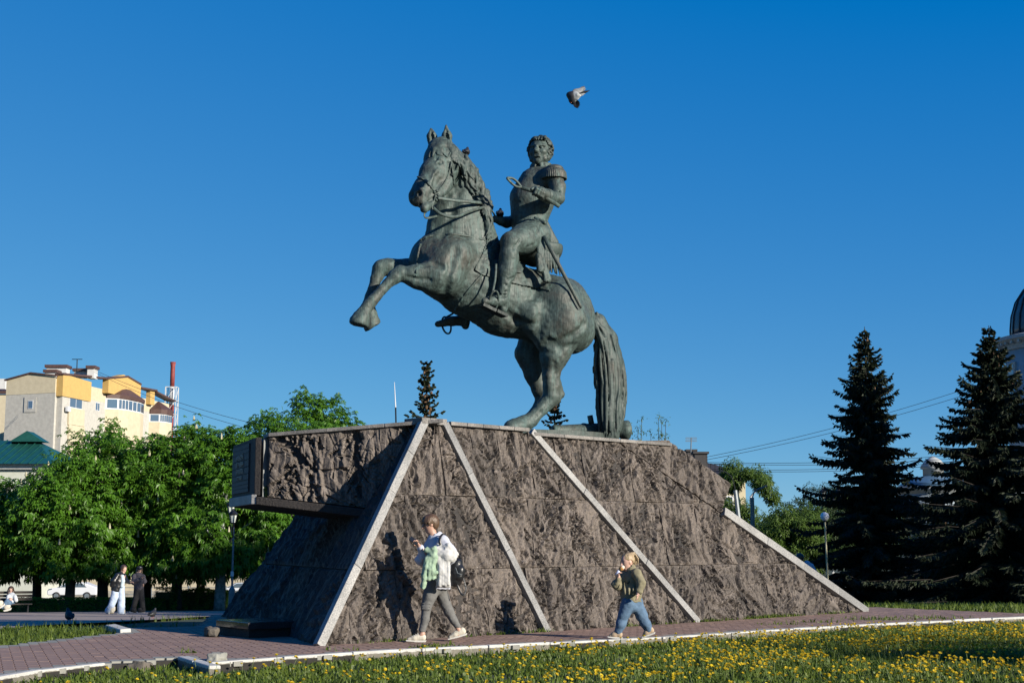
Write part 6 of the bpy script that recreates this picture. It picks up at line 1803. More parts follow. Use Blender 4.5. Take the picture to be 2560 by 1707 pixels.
m = MB(); m.lathe([(rP - .25, ze - .5), (rP + .2, ze - .1), (rP + .2, ze + .1), (rP - .3, ze + .15)], (0, 0, 0), 32); m.build('cornice', M_TRIM, pav)
m = MB(); m.lathe([(rP - .1, ze + .1), (rP * .8, ze + (zt2 - ze) * .5), (rP * .45, zt2 - .1), (.9, zt2)], (0, 0, 0), 32); m.build('dome', simple('blue_sheet', (.08, .16, .24), (.06, .12, .19), 2, .4), pav, True)
m = MB(); m.lathe([(.85, zt2), (.85, zl - .5), (1.05, zl - .45), (1.0, zl - .2), (.6, zl + .3), (.05, zl + .6)], (0, 0, 0), 16); m.build('lantern', M_TRIM, pav, True)

# ---- lamps and poles
def lantern(m_frame, m_glass, c, s=1.0):
    """four-sided lantern, base point c"""
    c = Vector(c)
    m_frame.lathe([(.03 * s, 0), (.11 * s, .02 * s), (.12 * s, .05 * s)], c, 8)
    for k in range(6):
        a = 2 * math.pi * k / 6; m_frame.bar(c + Vector((.115 * s * math.cos(a), .115 * s * math.sin(a), .05 * s)), c + Vector((.18 * s * math.cos(a), .18 * s * math.sin(a), .38 * s)), .022 * s)
    m_frame.lathe([(.21 * s, .38 * s), (.22 * s, .42 * s), (.14 * s, .52 * s), (.05 * s, .58 * s), (.02 * s, .66 * s)], c, 8)
    m_glass.lathe([(.10 * s, .05 * s), (.165 * s, .38 * s)], c, 6)
def twin_lamp(loc, H, label, arms, group=None, sgn=1):
    root = empty('lamp_post', loc, 0, label, 'lamp post', group)
    m = MB(); m.lathe([(.19, 0), (.19, .08), (.15, .12), (.13, .9), (.08, 1.0), (.045, 1.05), (.04, H * .75), (.035, H)], (0, 0, 0), 8); m.build('post', M_GALV, root)
    m = MB(); m.box((0, -.05, 1.55), (.12, .06, .2)); m.build('notice', M_WHITE, root)
    for (dx, dy, dz) in arms:
        e = Vector((dx, dy, H + dz)); m = MB(); m.tube(spline([(0, 0, H - .35), (dx * .6, dy * .6, H - .45 + dz * .4), e], 8), .022, 5); m.build('arm', M_METAL, root)
        mf, mg = MB(), MB(); lantern(mf, mg, e, .95); f = mf.build('lantern', M_METAL, root); mg.build('lamp_glass', M_LAMPGL, f)
    m = MB(); m.tube([(0, 0, H), (0, 0, H + .5)], [.03, .008], 5); m.build('finial', M_METAL, root)
    return root
dl0 = HDG - 1.5; b_ = np.array([(590 - 1280) / FPX * dl0, dl0, 0]); b_[2] = gz(b_[0], b_[1]); hb = ony(592, 1318, b_[1])[2] - b_[2]
twin_lamp((b_[0], b_[1], b_[2]), hb, 'twin lantern lamp post left of the pedestal, by the hedge end', [(.05, -.45, .15), (-.22, .45, .55)])
dl = 80.0; xl = (2073 - 1280) / FPX * dl; zl_ = gz(xl, dl); twin_lamp((xl, dl, zl_), ony(2073, 1262, dl)[2] - zl_, 'twin lantern lamp post beside the free-standing spruce', [(-.42, 0, .35), (.42, 0, .35), (.0, -.42, -.2)])
dg = 54.0; xg = (2056 - 1280) / FPX * dg; zg = gz(xg, dg); hg = ony(2056, 1302, dg)[2] - zg
gl_ = empty('globe_lamp', (xg, dg, zg), 0, 'white globe lamp on a thin pale pole', 'lamp post')
m = MB(); m.tube([(.06, 0, 0), (0, 0, hg)], .035, 8); m.build('pole', simple('cream_pole', (.42, .40, .24), (.36, .34, .2), 5, .5), gl_)
m = MB(); m.lathe([(.06, hg - .03), (.07, hg + .02)], (0, 0, 0), 10); m.build('collar', M_METAL, gl_)
m = MB(); m.ball((0, 0, hg + .17), .165, 20, 14); m.build('globe', simple('opal_globe', (.75, .76, .78), (.72, .73, .75), 3, .3), gl_, True)
dq = 66.0; xq = (1876 - 1280) / FPX * dq; zq = gz(xq, dq); hq = ony(1876, 1243, dq)[2] - zq
cp = empty('concrete_pole', (xq, dq, zq), 0, 'concrete utility pole with a slanting street light arm', 'pole')
m = MB(); m.tube([(0, 0, 0), (.02, 0, hq)], [.13, .09], 8); m.build('pole', M_CONCP, cp)
e = Vector(ony(1912, 1216, dq)) - Vector((xq, dq, zq)); m = MB(); m.tube([(0, 0, hq - .1), (.12, 0, hq + .25), e], .03, 6); m.build('arm', M_GALV, cp)
m = MB(); m.bar(e - Vector((.4, 0, .16)), e + Vector((.1, 0, .05)), .14, .07); m.build('lamp_head', M_GALV, cp)
m = MB(); m.bar((-.18, 0, hq * .62), (.18, 0, hq * .62), .05); m.build('bracket', M_RED, cp)
dq = 60.0; xq = (1846 - 1280) / FPX * dq; zq = gz(xq, dq)
sp_ = empty('street_light', (xq, dq, zq), 0, 'curved grey street light mast right of the pedestal corner', 'street light')
L_ = np.array([xq, dq, zq]); m = MB(); m.tube([Vector(ony(u, v, dq) - L_) for u, v in ((1852, 1420), (1847, 1300), (1838, 1225))], [.10, .095, .085], 8); m.build('pole', M_GALV, sp_)
m = MB(); m.tube([Vector(ony(u, v, dq) - L_) for u, v in ((1838, 1225), (1834, 1205), (1828, 1190), (1815, 1180), (1800, 1176))], .022, 6); m.build('arm', M_METAL, sp_)
# thin mast far behind the left half of the pedestal
dA = 90.0; xA = (991 - 1280) / FPX * dA; zA2 = gz(xA, dA); am = empty('antenna_mast', (xA, dA, zA2), 0, 'thin pale antenna mast rising behind the pedestal, left of the small spruce', 'mast')
m = MB(); m.tube([Vector(ony(990, 1060, dA) - np.array([xA, dA, zA2])), Vector(ony(989, 1018, dA) - np.array([xA, dA, zA2]))], .05, 6); m.tube([Vector((0, 0, 0)), Vector(ony(990, 1060, dA) - np.array([xA, dA, zA2]))], .06, 6); m.build('lower_mast', M_METAL, am)
m = MB(); m.tube([Vector(ony(989, 1018, dA) - np.array([xA, dA, zA2])), Vector(ony(986, 955, dA) - np.array([xA, dA, zA2]))], [.04, .015], 6); m.build('upper_mast', M_WHITE, am)
# overhead wires
def wire(pa, pb, sag, label, r=.018, group='overhead wires'):
    pa, pb = np.array(pa), np.array(pb); m = MB(); pts = []
    for t in np.linspace(0, 1, 14): p = pa + (pb - pa) * t; pts.append(p - pa - np.array([0, 0, sag * 4 * t * (1 - t)]))
    m.tube(pts, r, 4); o = m.build('overhead_wire', M_METAL); o.location = pa; tag(o, label, 'wire', group)
for i, (u0, v0, u1, v1, lb) in enumerate(((1766, 1155, 2480, 1128, 'topmost of the near-level overhead wires running to the right spruces'), (1766, 1158, 2480, 1138, 'second of the near-level overhead wires right of the house'), (1766, 1172, 2480, 1145, 'third near-level overhead wire right of the house'), (1766, 1176, 2480, 1152, 'lowest near-level overhead wire right of the house'), (1766, 1142, 2450, 960, 'upper of the two wires rising steeply towards the church'), (1766, 1149, 2450, 975, 'lower of the two wires rising steeply towards the church'), (1900, 1222, 2080, 1300, 'wire sloping down from the street light arm to the right'))):
    wire(ony(u0, v0, 104), ony(u1, v1, 104), .35, lb, .016)
for i, (u0, v0, u1, v1, lb) in enumerate(((236, 925, 640, 1060, 'upper wire sloping right from the apartment roof'), (236, 930, 600, 1065, 'lower wire sloping right from the apartment roof'))):
    wire(ony(u0, v0, 230), ony(u1, v1, 180), .6, lb, .03)
# ------------------------------------------------------------------ people and birds
def skin_mat(name, c): return simple(name, c, tuple(x * .85 for x in c), 9, .55)
M_SKIN = skin_mat('skin', (.44, .26, .19))
M_SKIN2 = skin_mat('fair_skin', (.50, .31, .24))
def cloth(name, c, c2=None, sc=18, rough=.85, bm=.4): return simple(name, c, c2, sc, rough, bmp=bm, bscale=40, dist=.01)
class Fig:
    """a person modelled in picture coordinates: p(u, v, w) with w metres towards the camera"""
    def __init__(s, name, foot, label, vox, px):
        s.foot = np.array(foot); s.root = empty(name, foot, 0, label, 'person'); s.vox = vox; s.px = px
        s.n = unit(np.array([-foot[0], -foot[1], 0]))       # towards the camera
        s.side = np.array([-s.n[1], s.n[0], 0]); s.side = s.side if s.side[0] > 0 else -s.side
    def p(s, u, v, w=0.0): return onplane(u, v, s.foot + s.n * w, s.n)
    def sdf(s, lo, hi, pad=.12, vox=None):
        a, b = s.p(*lo), s.p(*hi); L, Hh = np.minimum(a, b) - pad, np.maximum(a, b) + pad
        L[1] -= .35; Hh[1] += .35
        return SDF(L, Hh, vox or s.vox)
    def ch(s, S, pts, k=.02, op='u', flat=None): S.chain([s.p(*q[:3]) for q in pts], [q[3] * s.px for q in pts], k, op, flat); return S
    def add(s, S, name, mat, parent=None):
        me = S.mesh(name); me.transform(Matrix.Translation(Vector(-s.foot))); return obj(name, me, mat, parent or s.root)
def face(F, S, c, r, dirn, up=(0, 0, 1), k=1.0):
    """eyes, nose, mouth, ears on a head at c looking along dirn; r is the head's half height"""
    f = unit(dirn); sd = unit(np.cross(up, f)); upv = np.cross(f, sd); Mh = np.stack([f, sd, upv], 1)
    q = lambda x, y, z: c + (f * x + sd * y + upv * z) * r
    S.ell(q(-.08, 0, .16), np.array([.82, .66, .80]) * r, Mh); S.ell(q(.10, 0, -.34), np.array([.58, .50, .62]) * r, Mh, .25 * r)
    S.ell(q(.42, 0, -.78), np.array([.22, .24, .2]) * r, Mh, .2 * r)
    S.cone(q(.70, 0, .12), q(.88, 0, -.22), .07 * r, .12 * r, .1 * r)
    for sg in (1, -1):
        S.ell(q(.66, .26 * sg, .08), np.array([.14, .17, .12]) * r, Mh, .06 * r, 's'); S.ell(q(.58, .26 * sg, .07), np.array([.11, .12, .10]) * r, Mh, .02 * r)
        S.ell(q(-.08, .66 * sg, -.05), np.array([.20, .08, .26]) * r, Mh, .05 * r)
    S.cone(q(.70, -.16, -.50), q(.70, .16, -.50), .035 * r, .035 * r, .03 * r, 's'); S.cone(q(.66, -.13, -.58), q(.66, .13, -.58), .06 * r, .06 * r, .06 * r)
    return q
def hand5(S, wr, d, palm_n, L=.17, curl=.6, r=.0095):
    """palm and five separate fingers from the wrist along d, closing towards palm_n"""
    d = unit(d); pn = unit(palm_n - d * (palm_n @ d)); sd = np.cross(d, pn)
    S.cone(wr, wr + d * L * .45, r * 2.2, r * 2.5, .01, 'u', (pn, .6))
    for i in range(4):
        b = wr + d * L * .46 + sd * (i - 1.5) * r * 1.9; l = L * (.46, .52, .48, .36)[i]
        m = b + (d * math.cos(curl * .6) + pn * math.sin(curl * .6)) * l * .5; e = m + (d * math.cos(curl * 1.9) + pn * math.sin(curl * 1.9)) * l * .5
        S.chain([b, m, e], [r, r * .92, r * .72], .004)
    b = wr + d * L * .12 - sd * r * 2.2; m = b + (d * .6 - sd * .7 + pn * .4) * L * .24; S.chain([b, m, m + (d * .9 + pn * .6) * L * .17], [r * 1.15, r, r * .8], .006)
# ---------------------------------------------------------------- woman with phone
fw_ = onz(1085, 1603, .0); W_ = Fig('person', fw_, 'woman in white sweatshirt and grey leggings walking left, looking at her phone', .0095, fw_[1] / FPX)
p = W_.p
B = W_.sdf((1030, 1284), (1160, 1606))
hc_ = p(1074, 1309, .0)
W_head = face(W_, B, hc_, .122, np.array([-.93, -.22, -.30]))
W_.ch(B, [(1078, 1325, 0, 10), (1084, 1340, 0, 11)], .03); W_.ch(B, [(1088, 1352, 0, 13), (1092, 1400, 0, 16), (1090, 1450, 0, 17)], .04)
W_.ch(B, [(1083, 1460, .05, 12), (1067, 1515, .08, 8.5), (1061, 1550, .08, 7), (1055, 1584, .08, 6.2)], .02); W_.ch(B, [(1096, 1460, -.05, 12), (1122, 1527, -.07, 8), (1137, 1554, -.07, 6.5), (1147, 1575, -.07, 5.8)], .02)
W_.ch(B, [(1056, 1584, .08, 6.5), (1046, 1594, .08, 6)], .02); W_.ch(B, [(1148, 1574, -.07, 6), (1146, 1588, -.07, 6)], .02)
wr_ = p(1049, 1365, .18); W_.ch(B, [(1070, 1392, .12, 8), (1049, 1366, .18, 6)], .02)
hand5(B, wr_, p(1040, 1352, .2) - wr_, np.array([-.6, -.6, .2]), .16, .8, .0095)
body = W_.add(B, 'body', M_SKIN)
HRw = W_.sdf((1050, 1280), (1104, 1345), .05, .008)
fd = unit(np.array([-.93, -.22, -.30])); hq = W_head
HRw.ell(hq(-.14, 0, .28), (.115, .098, .098), np.stack([fd, unit(np.cross([0, 0, 1], fd)), np.cross(fd, unit(np.cross([0, 0, 1], fd)))], 1)); HRw.ell(hq(-.50, 0, -.15), (.065, .08, .085), None, .03)
HRw.ell(hq(.55, 0, -.28), (.095, .095, .058), None, .01, 's')
rr_ = np.random.default_rng(3)
for i in range(60):
    a = rr_.uniform(-1.4, 1.4); x0 = rr_.uniform(-.6, .4); st = hq(x0 - .1, math.sin(a) * .62, .25 + math.cos(a) * .62); HRw.chain([st, st + (fd * .25 - np.array([0, 0, .6])) * .05 + (hq(0, math.sin(a), 0) - hc_) * .12, st + (fd * .15 - np.array([0, 0, 1])) * .075 + (hq(0, math.sin(a), 0) - hc_) * .10], [.012, .011, .005], .006)
HRw.ell(hq(.62, 0, -.34), (.08, .09, .07), None, .008, 's'); HRw.noise(.004, 45, 3, 2, (1, 1, .35))
W_.add(HRw, 'hair', simple('brown_hair', (.10, .058, .030), (.055, .03, .016), 30, .5, bmp=.4, bscale=60, stretch=(1, 1, .3)))
GL_ = MB()
for sg in (1, -1): c = hq(.66, .27 * sg, .06); GL_.ball(c - fw_, .027, 10, 6, (.6, .9, .8))
GL_.bar(hq(.62, .52, .10) - fw_, hq(-.05, .70, .12) - fw_, .008); GL_.bar(hq(.62, -.52, .10) - fw_, hq(-.05, -.70, .12) - fw_, .008)
GL_.build('sunglasses', flat_print('dark_lens', (.012, .012, .014), .15), W_.root)
# sweatshirt
M_WSHIRT = cloth('white_cotton', (.42, .44, .50), (.37, .39, .45))
S = W_.sdf((1038, 1325), (1150, 1478))
W_.ch(S, [(1088, 1340, .0, 15), (1091, 1352, .0, 23), (1092, 1372, 0, 29), (1092, 1410, 0, 31), (1094, 1440, 0, 33), (1095, 1462, 0, 33)], .03, 'u', (W_.n, .85))
W_.ch(S, [(1108, 1352, .16, 15), (1124, 1378, .20, 15), (1126, 1392, .20, 14)], .03); W_.ch(S, [(1126, 1394, .20, 14), (1098, 1400, .24, 11), (1082, 1396, .2, 10)], .02)     # near arm, folded forward
W_.ch(S, [(1080, 1352, -.14, 14), (1056, 1392, .05, 12), (1050, 1400, .08, 12)], .03); W_.ch(S, [(1050, 1400, .08, 12), (1058, 1388, .12, 11), (1052, 1370, .17, 9)], .02)
for i in range(9):
    a = S.n; q = p(1070 + i * 6, 1410 + (i % 3) * 12, .22); W_.ch(S, [(1072 + i * 6, 1370 + (i % 4) * 14, .16, 3), (1076 + i * 6, 1400 + (i % 3) * 16, .19, 2)], .02, 's' if i % 2 else 'u')
S.cone(p(1083, 1326, 0), p(1085, 1334, 0), .068, .06, .012, 's'); S.box(p(1095, 1485, 0), (.4, .4, .07), None, 0, .0, 's')
S.noise(.010, 11, 4, 3)
W_.add(S, 'sweatshirt', M_WSHIRT)
# folded jackets over the near arm: white denim and mint
JW = W_.sdf((1060, 1355), (1150, 1475))
W_.ch(JW, [(1094, 1368, .20, 9), (1120, 1372, .26, 12), (1134, 1385, .27, 10)], .02, 'u', (W_.n, .6)); W_.ch(JW, [(1092, 1380, .27, 12), (1118, 1390, .30, 14), (1128, 1392, .28, 12)], .02, 'u', (W_.n, .5))
for i in range(8): W_.ch(JW, [(1098 + i * 3, 1395, .28, 7), (1097 + i * 3.4, 1425, .29 + .030 * (i % 2), 5.2 + rr_.uniform(-1, 1)), (1096 + i * 3.5, 1460 + rr_.uniform(-4, 4), .285 + .034 * (i % 2), 4.8)], .006)
W_.ch(JW, [(1096, 1462, .29, 5), (1122, 1465, .29, 5)], .01)
JW.noise(.010, 13, 6, 3); W_.add(JW, 'white_jacket', cloth('white_denim', (.47, .47, .455), (.39, .39, .375)))
JM = W_.sdf((1045, 1365), (1105, 1480))
W_.ch(JM, [(1068, 1376, .26, 8), (1084, 1376, .29, 9), (1086, 1392, .31, 9), (1070, 1392, .28, 9)], .02, 'u', (W_.n, .6))
for i in range(7): W_.ch(JM, [(1066 + i * 3.6, 1396, .31, 5.5), (1060 + i * 4.2, 1425 + rr_.uniform(-5, 5), .31 + .034 * (i % 2), 5.2), (1056 + i * (1.4 if i < 3 else 5.4), 1468 - (0 if i < 3 else 22) + rr_.uniform(-3, 3), .305 + .03 * (i % 2), 4.0)], .005)
W_.ch(JM, [(1072, 1445, .33, 5), (1084, 1432, .34, 5), (1094, 1430, .33, 4)], .01)
JM.noise(.011, 15, 7, 3); W_.add(JM, 'mint_jacket', cloth('mint_cotton', (.28, .38, .27), (.20, .29, .20)))
# leggings, shoes
LG = W_.sdf((1040, 1440), (1165, 1592))
W_.ch(LG, [(1085, 1455, .05, 20), (1074, 1490, .07, 16.5), (1066, 1515, .08, 13), (1063, 1545, .08, 10.5), (1056, 1574, .08, 8.5)], .02)
W_.ch(LG, [(1096, 1458, -.05, 20), (1108, 1495, -.07, 15), (1122, 1528, -.07, 12), (1134, 1550, -.07, 9.5), (1144, 1564, -.07, 8)], .02); W_.ch(LG, [(1090, 1448, 0, 26), (1092, 1462, 0, 25)], .04, 'u', (W_.n, .8))
for v in (1507, 1514, 1521): W_.ch(LG, [(1055, v, .14, 1.2), (1076, v + 2, .155, .8)], .02)
LG.noise(.0045, 18, 4, 2)
W_.add(LG, 'leggings', cloth('grey_leggings', (.125, .125, .12), (.10, .10, .098), 25))
def sneaker(F, ut, vt, uh, vh, w, name, mat, solemat, hgt=13, lace=True):
    a, b = F.p(ut, vt, w), F.p(uh, vh, w); S = SDF(np.minimum(a, b) - .16, np.maximum(a, b) + .2, F.vox * .8); d = unit(b - a); up = np.cross(d, F.n); up = up if up[2] > 0 else -up
    px = F.px
    S.chain([a + up * 5 * px + d * 5 * px, a + (b - a) * .45 + up * 8 * px, b + up * 10 * px - d * 3 * px], [4.5 * px, 7 * px, 7.5 * px], .02, 'u', (F.n, .95)); S.chain([a + (b - a) * .62 + up * 13 * px, b + up * 15 * px - d * 4 * px], [5.5 * px, 6 * px], .02)
    S.box((a + b) / 2 - up * .5, (2, 2, .495), np.stack([d, np.cross(up, d), up], 1), 0, 0, 's')
    sh = F.add(S, name, mat)
    m = MB(); n_ = F.n * 7.0 * px; o0 = -F.foot
    pts = [a - d * 3.5 * px + up * 3 * px, a - d * 2 * px - up * .2 * px, a + (b - a) * .5 - up * 1.2 * px, b + d * 3 * px - up * .5 * px, b + d * 6 * px + up * 4.5 * px, a + (b - a) * .5 + up * 3.2 * px]
    m.prism([Vector(x - n_ + o0) for x in pts], Vector(n_ * 2)); m.build('sole', solemat, sh, bevel=.012)
    if lace:
        m = MB()
        for i in range(4): t = .28 + .11 * i; c = a + (b - a) * t + up * (11 + 2.4 * i) * px; m.tube([Vector(c - F.n * 4 * px + o0), Vector(c + up * 2 * px + o0), Vector(c + F.n * 4 * px + o0)], .006, 5)
        m.build('laces', solemat, sh)
M_SHOE = cloth('cream_suede', (.50, .47, .39), (.42, .39, .32)); M_SOLE = cloth('white_rubber', (.52, .51, .47), (.45, .44, .40))
sneaker(W_, 1017, 1602, 1060, 1604, .08, 'shoe', M_SHOE, M_SOLE); sneaker(W_, 1122, 1598, 1163, 1587, -.07, 'shoe', M_SHOE, M_SOLE)
# phone, backpack
m = MB(); a, b = p(1025, 1344, .22), p(1044, 1358, .22); m.bar(a - fw_, b - fw_, .075, .012, (-.3, -.5, .8)); ph = m.build('phone', flat_print('black_glass', (.01, .011, .013), .2), None, bevel=.003)
ph.location = fw_; tag(ph, 'black phone held up in the woman\'s hand', 'phone')
bp = empty('backpack', p(1140, 1465, 0), 0, 'black leather backpack hanging from the woman\'s shoulder', 'backpack'); bl_ = np.array(bp.location)
S = W_.sdf((1115, 1385), (1175, 1490), .05, .009)
W_.ch(S, [(1140, 1410, .0, 17), (1141, 1430, .0, 20), (1138, 1448, .0, 18)], .03, 'u', (W_.n, .9)); W_.ch(S, [(1150, 1425, .05, 12), (1148, 1440, .05, 12)], .02); S.noise(.005, 14, 3, 2)
me = S.mesh('bag'); me.transform(Matrix.Translation(Vector(-bl_))); M_LEA = simple('black_leather', (.014, .015, .017), (.008, .009, .010), 12, .35, bmp=.3, bscale=30); obj('bag', me, M_LEA, bp)
m = MB(); m.tube(spline([p(1138, 1395, 0) - bl_, p(1140, 1385, 0) - bl_, p(1150, 1387, 0) - bl_, p(1151, 1398, 0) - bl_], 10), .007, 6); m.build('handle', M_LEA, bp)
m = MB(); m.tube(spline([p(1143, 1462, .08) - bl_, p(1152, 1482, .09) - bl_, p(1160, 1486, .09) - bl_, p(1165, 1470, .06) - bl_, p(1157, 1440, .05) - bl_], 16), .013, 6, True, .4); m.build('strap', M_LEA, bp)
m = MB(); m.tube(spline([p(1101, 1362, .255) - bl_, p(1099, 1350, .25) - bl_, p(1103, 1338, .20) - bl_, p(1112, 1335, .12) - bl_, p(1128, 1360, -.02) - bl_, p(1138, 1395, -.02) - bl_], 18), .016, 6, True, .35); m.build('shoulder_strap', M_LEA, bp)
m = MB(); m.tube([p(1139, 1418, .13) - bl_, p(1144, 1432, .14) - bl_, p(1155, 1436, .13) - bl_], .004, 4); m.build('zip', M_GALV, bp)
# ---------------------------------------------------------------- child with ice cream
fc = onz(1580, 1596, .0); K_ = Fig('person', fc, 'small child in olive pullover and jeans walking left, eating an ice cream', .009, fc[1] / FPX); p = K_.p
B = K_.sdf((1535, 1380), (1640, 1600)); hk = p(1567, 1404, .0)
kd = np.array([-.86, -.48, -.20]); kq = face(K_, B, hk, .112, kd)
K_.ch(B, [(1571, 1418, 0, 8), (1573, 1428, 0, 9)], .02); K_.ch(B, [(1576, 1442, 0, 11), (1578, 1490, 0, 13)], .03)
for pts in ([(1570, 1510, .06, 10), (1556, 1545, .06, 7), (1546, 1580, .06, 6)], [(1590, 1510, -.05, 10), (1606, 1542, -.06, 7), (1623, 1576, -.06, 6)]): K_.ch(B, pts, .02)
wk = p(1545, 1441, .13); K_.ch(B, [(1545, 1452, .10, 6), (1546, 1441, .13, 5)], .02); hand5(B, wk, p(1549, 1426, .15) - wk, np.array([.5, -.2, .3]), .105, .9, .0072)
wk2 = p(1595, 1484, .20); K_.ch(B, [(1597, 1474, .19, 6), (1595, 1484, .2, 5)], .02); hand5(B, wk2, np.array([-.15, -.1, -1.0]), np.array([-.8, .2, .0]), .105, .5, .0075)
K_.add(B, 'body', M_SKIN2)
HK = K_.sdf((1545, 1378), (1595, 1425), .05, .007); kf = unit(kd); ks = unit(np.cross([0, 0, 1], kf)); KM = np.stack([kf, ks, np.cross(kf, ks)], 1)
HK.ell(kq(-.26, 0, .26), (.098, .086, .090), KM); HK.ell(kq(.62, 0, -.35), (.085, .09, .095), None, .01, 's'); HK.ell(kq(-.05, 0, -.62), (.10, .10, .065), None, .01, 's'); HK.ell(kq(-.02, .62, -.22), (.05, .05, .045), None, .01, 's'); HK.ell(kq(-.02, -.62, -.22), (.05, .05, .045), None, .01, 's'); HK.noise(.0035, 40, 3, 2, (1, 1, .4))
HK.ell(kq(-.62, 0, .70), (.028,) * 3, None, .01)
for i in range(22): o_ = rr_.normal(0, .012, 3); HK.chain([kq(-.66, 0, .72) + o_, kq(-1.05, 0, .55) + o_ * 1.5, kq(-1.12, 0, .0) + o_ * 2.2, kq(-1.05, 0, -.6) + o_ * 2.5], [.012, .014, .012, .004], .006)
K_.add(HK, 'hair', simple('blond_hair', (.34, .255, .15), (.25, .18, .10), 30, .5, bmp=.4, bscale=60))
M_OLIVE = cloth('olive_fleece', (.19, .17, .105), (.155, .14, .085), 30)
S = K_.sdf((1525, 1405), (1620, 1512))
K_.ch(S, [(1578, 1428, 0, 15), (1579, 1450, 0, 22), (1578, 1480, 0, 25), (1577, 1498, 0, 26)], .03, 'u', (K_.n, .85)); K_.ch(S, [(1575, 1416, .0, 11), (1577, 1426, 0, 13)], .02)
K_.ch(S, [(1591, 1432, .12, 12), (1602, 1458, .17, 11.5), (1599, 1476, .19, 9)], .03); K_.ch(S, [(1564, 1432, -.05, 12), (1544, 1462, .06, 11.5), (1540, 1460, .08, 11)], .03); K_.ch(S, [(1541, 1462, .08, 11), (1546, 1448, .12, 8)], .02)
S.box(p(1577, 1514, 0), (.4, .4, .05), None, 0, 0, 's'); S.cone(p(1573, 1406, 0), p(1575, 1416, 0), .055, .05, .01, 's')
for i in range(7): K_.ch(S, [(1560 + i * 6, 1455 + (i % 3) * 8, .17, 2.4), (1563 + i * 5, 1485, .19, 1.8)], .015, 's' if i % 2 else 'u')
S.noise(.011, 12, 5, 3); K_.ch(S, [(1560, 1503, .0, 20), (1596, 1503, 0, 18)], .01, 'u', (K_.n, .9)) if False else None; pull = K_.add(S, 'pullover', M_OLIVE)
m = MB(); cu_ = [(1559, 1458), (1562, 1452), (1563, 1459), (1566, 1455), (1568, 1459), (1570, 1453), (1571, 1459), (1574, 1452), (1575, 1459)]
pts = []
for u, v in cu_:
    d_ = ray(u, v); I = None
    for t in np.arange(17.5, 20.5, .004):
        q = CAMP + d_ * t; ii = np.round((q - S.lo) / S.vox).astype(int)
        if np.all(ii >= 0) and np.all(ii < S.n) and S.d[tuple(ii)] < 0: I = q; break
    if I is not None: pts.append(I - d_ * .004 - fc)
if len(pts) > 3: m.tube(spline(pts, 40), .0045, 4); m.build('embroidery', flat_print('dark_thread', (.02, .018, .014), .8), pull)
J_ = K_.sdf((1530, 1490), (1645, 1590))
K_.ch(J_, [(1570, 1508, .05, 18), (1560, 1535, .06, 15), (1552, 1558, .06, 12.5), (1546, 1577, .06, 10)], .02); K_.ch(J_, [(1590, 1508, -.05, 18), (1603, 1535, -.06, 14.5), (1614, 1558, -.06, 12.5), (1622, 1573, -.06, 10)], .02); K_.ch(J_, [(1578, 1498, 0, 24), (1580, 1508, 0, 23)], .03, 'u', (K_.n, .8))
J_.noise(.009, 11, 8, 3); K_.add(J_, 'jeans', cloth('blue_denim', (.085, .15, .235), (.05, .095, .16), 8))
sneaker(K_, 1521, 1593, 1551, 1596, .06, 'shoe', cloth('tan_suede', (.40, .30, .20), (.32, .24, .16)), M_SOLE); sneaker(K_, 1607, 1593, 1634, 1584, -.06, 'shoe', MATS['tan_suede'], M_SOLE)
# ice cream cone
ia, ib = p(1537, 1437, .17), p(1556, 1418, .17); ic = empty('ice_cream_cone', ia, 0, 'ice cream cone in blue and white wrapper held at the child\'s mouth', 'ice cream')
ax_ = unit(ib - ia); Mi = Matrix((Vector(frame(ax_)[:, 1]), Vector(frame(ax_)[:, 2]), Vector(ax_))).transposed(); Li = float(np.linalg.norm(ib - ia))
m = MB(); m.lathe([(.003, 0), (.024, Li * .62)], (0, 0, 0), 12, Mi); m.build('wrapper', simple('wrapper_print', (.60, .62, .68), (.08, .16, .50), 14, .4), ic, True)
m = MB(); m.lathe([(.0245, Li * .6), (.034, Li * .95), (.032, Li)], (0, 0, 0), 12, Mi); m.build('wafer', simple('wafer', (.45, .24, .08), (.36, .18, .06), 40, .8), ic, True)
m = MB(); m.ball(Vector(ax_ * Li * 1.02), .030, 12, 8); m.build('ice', simple('vanilla', (.62, .55, .46), (.56, .5, .4), 10, .6), ic, True)
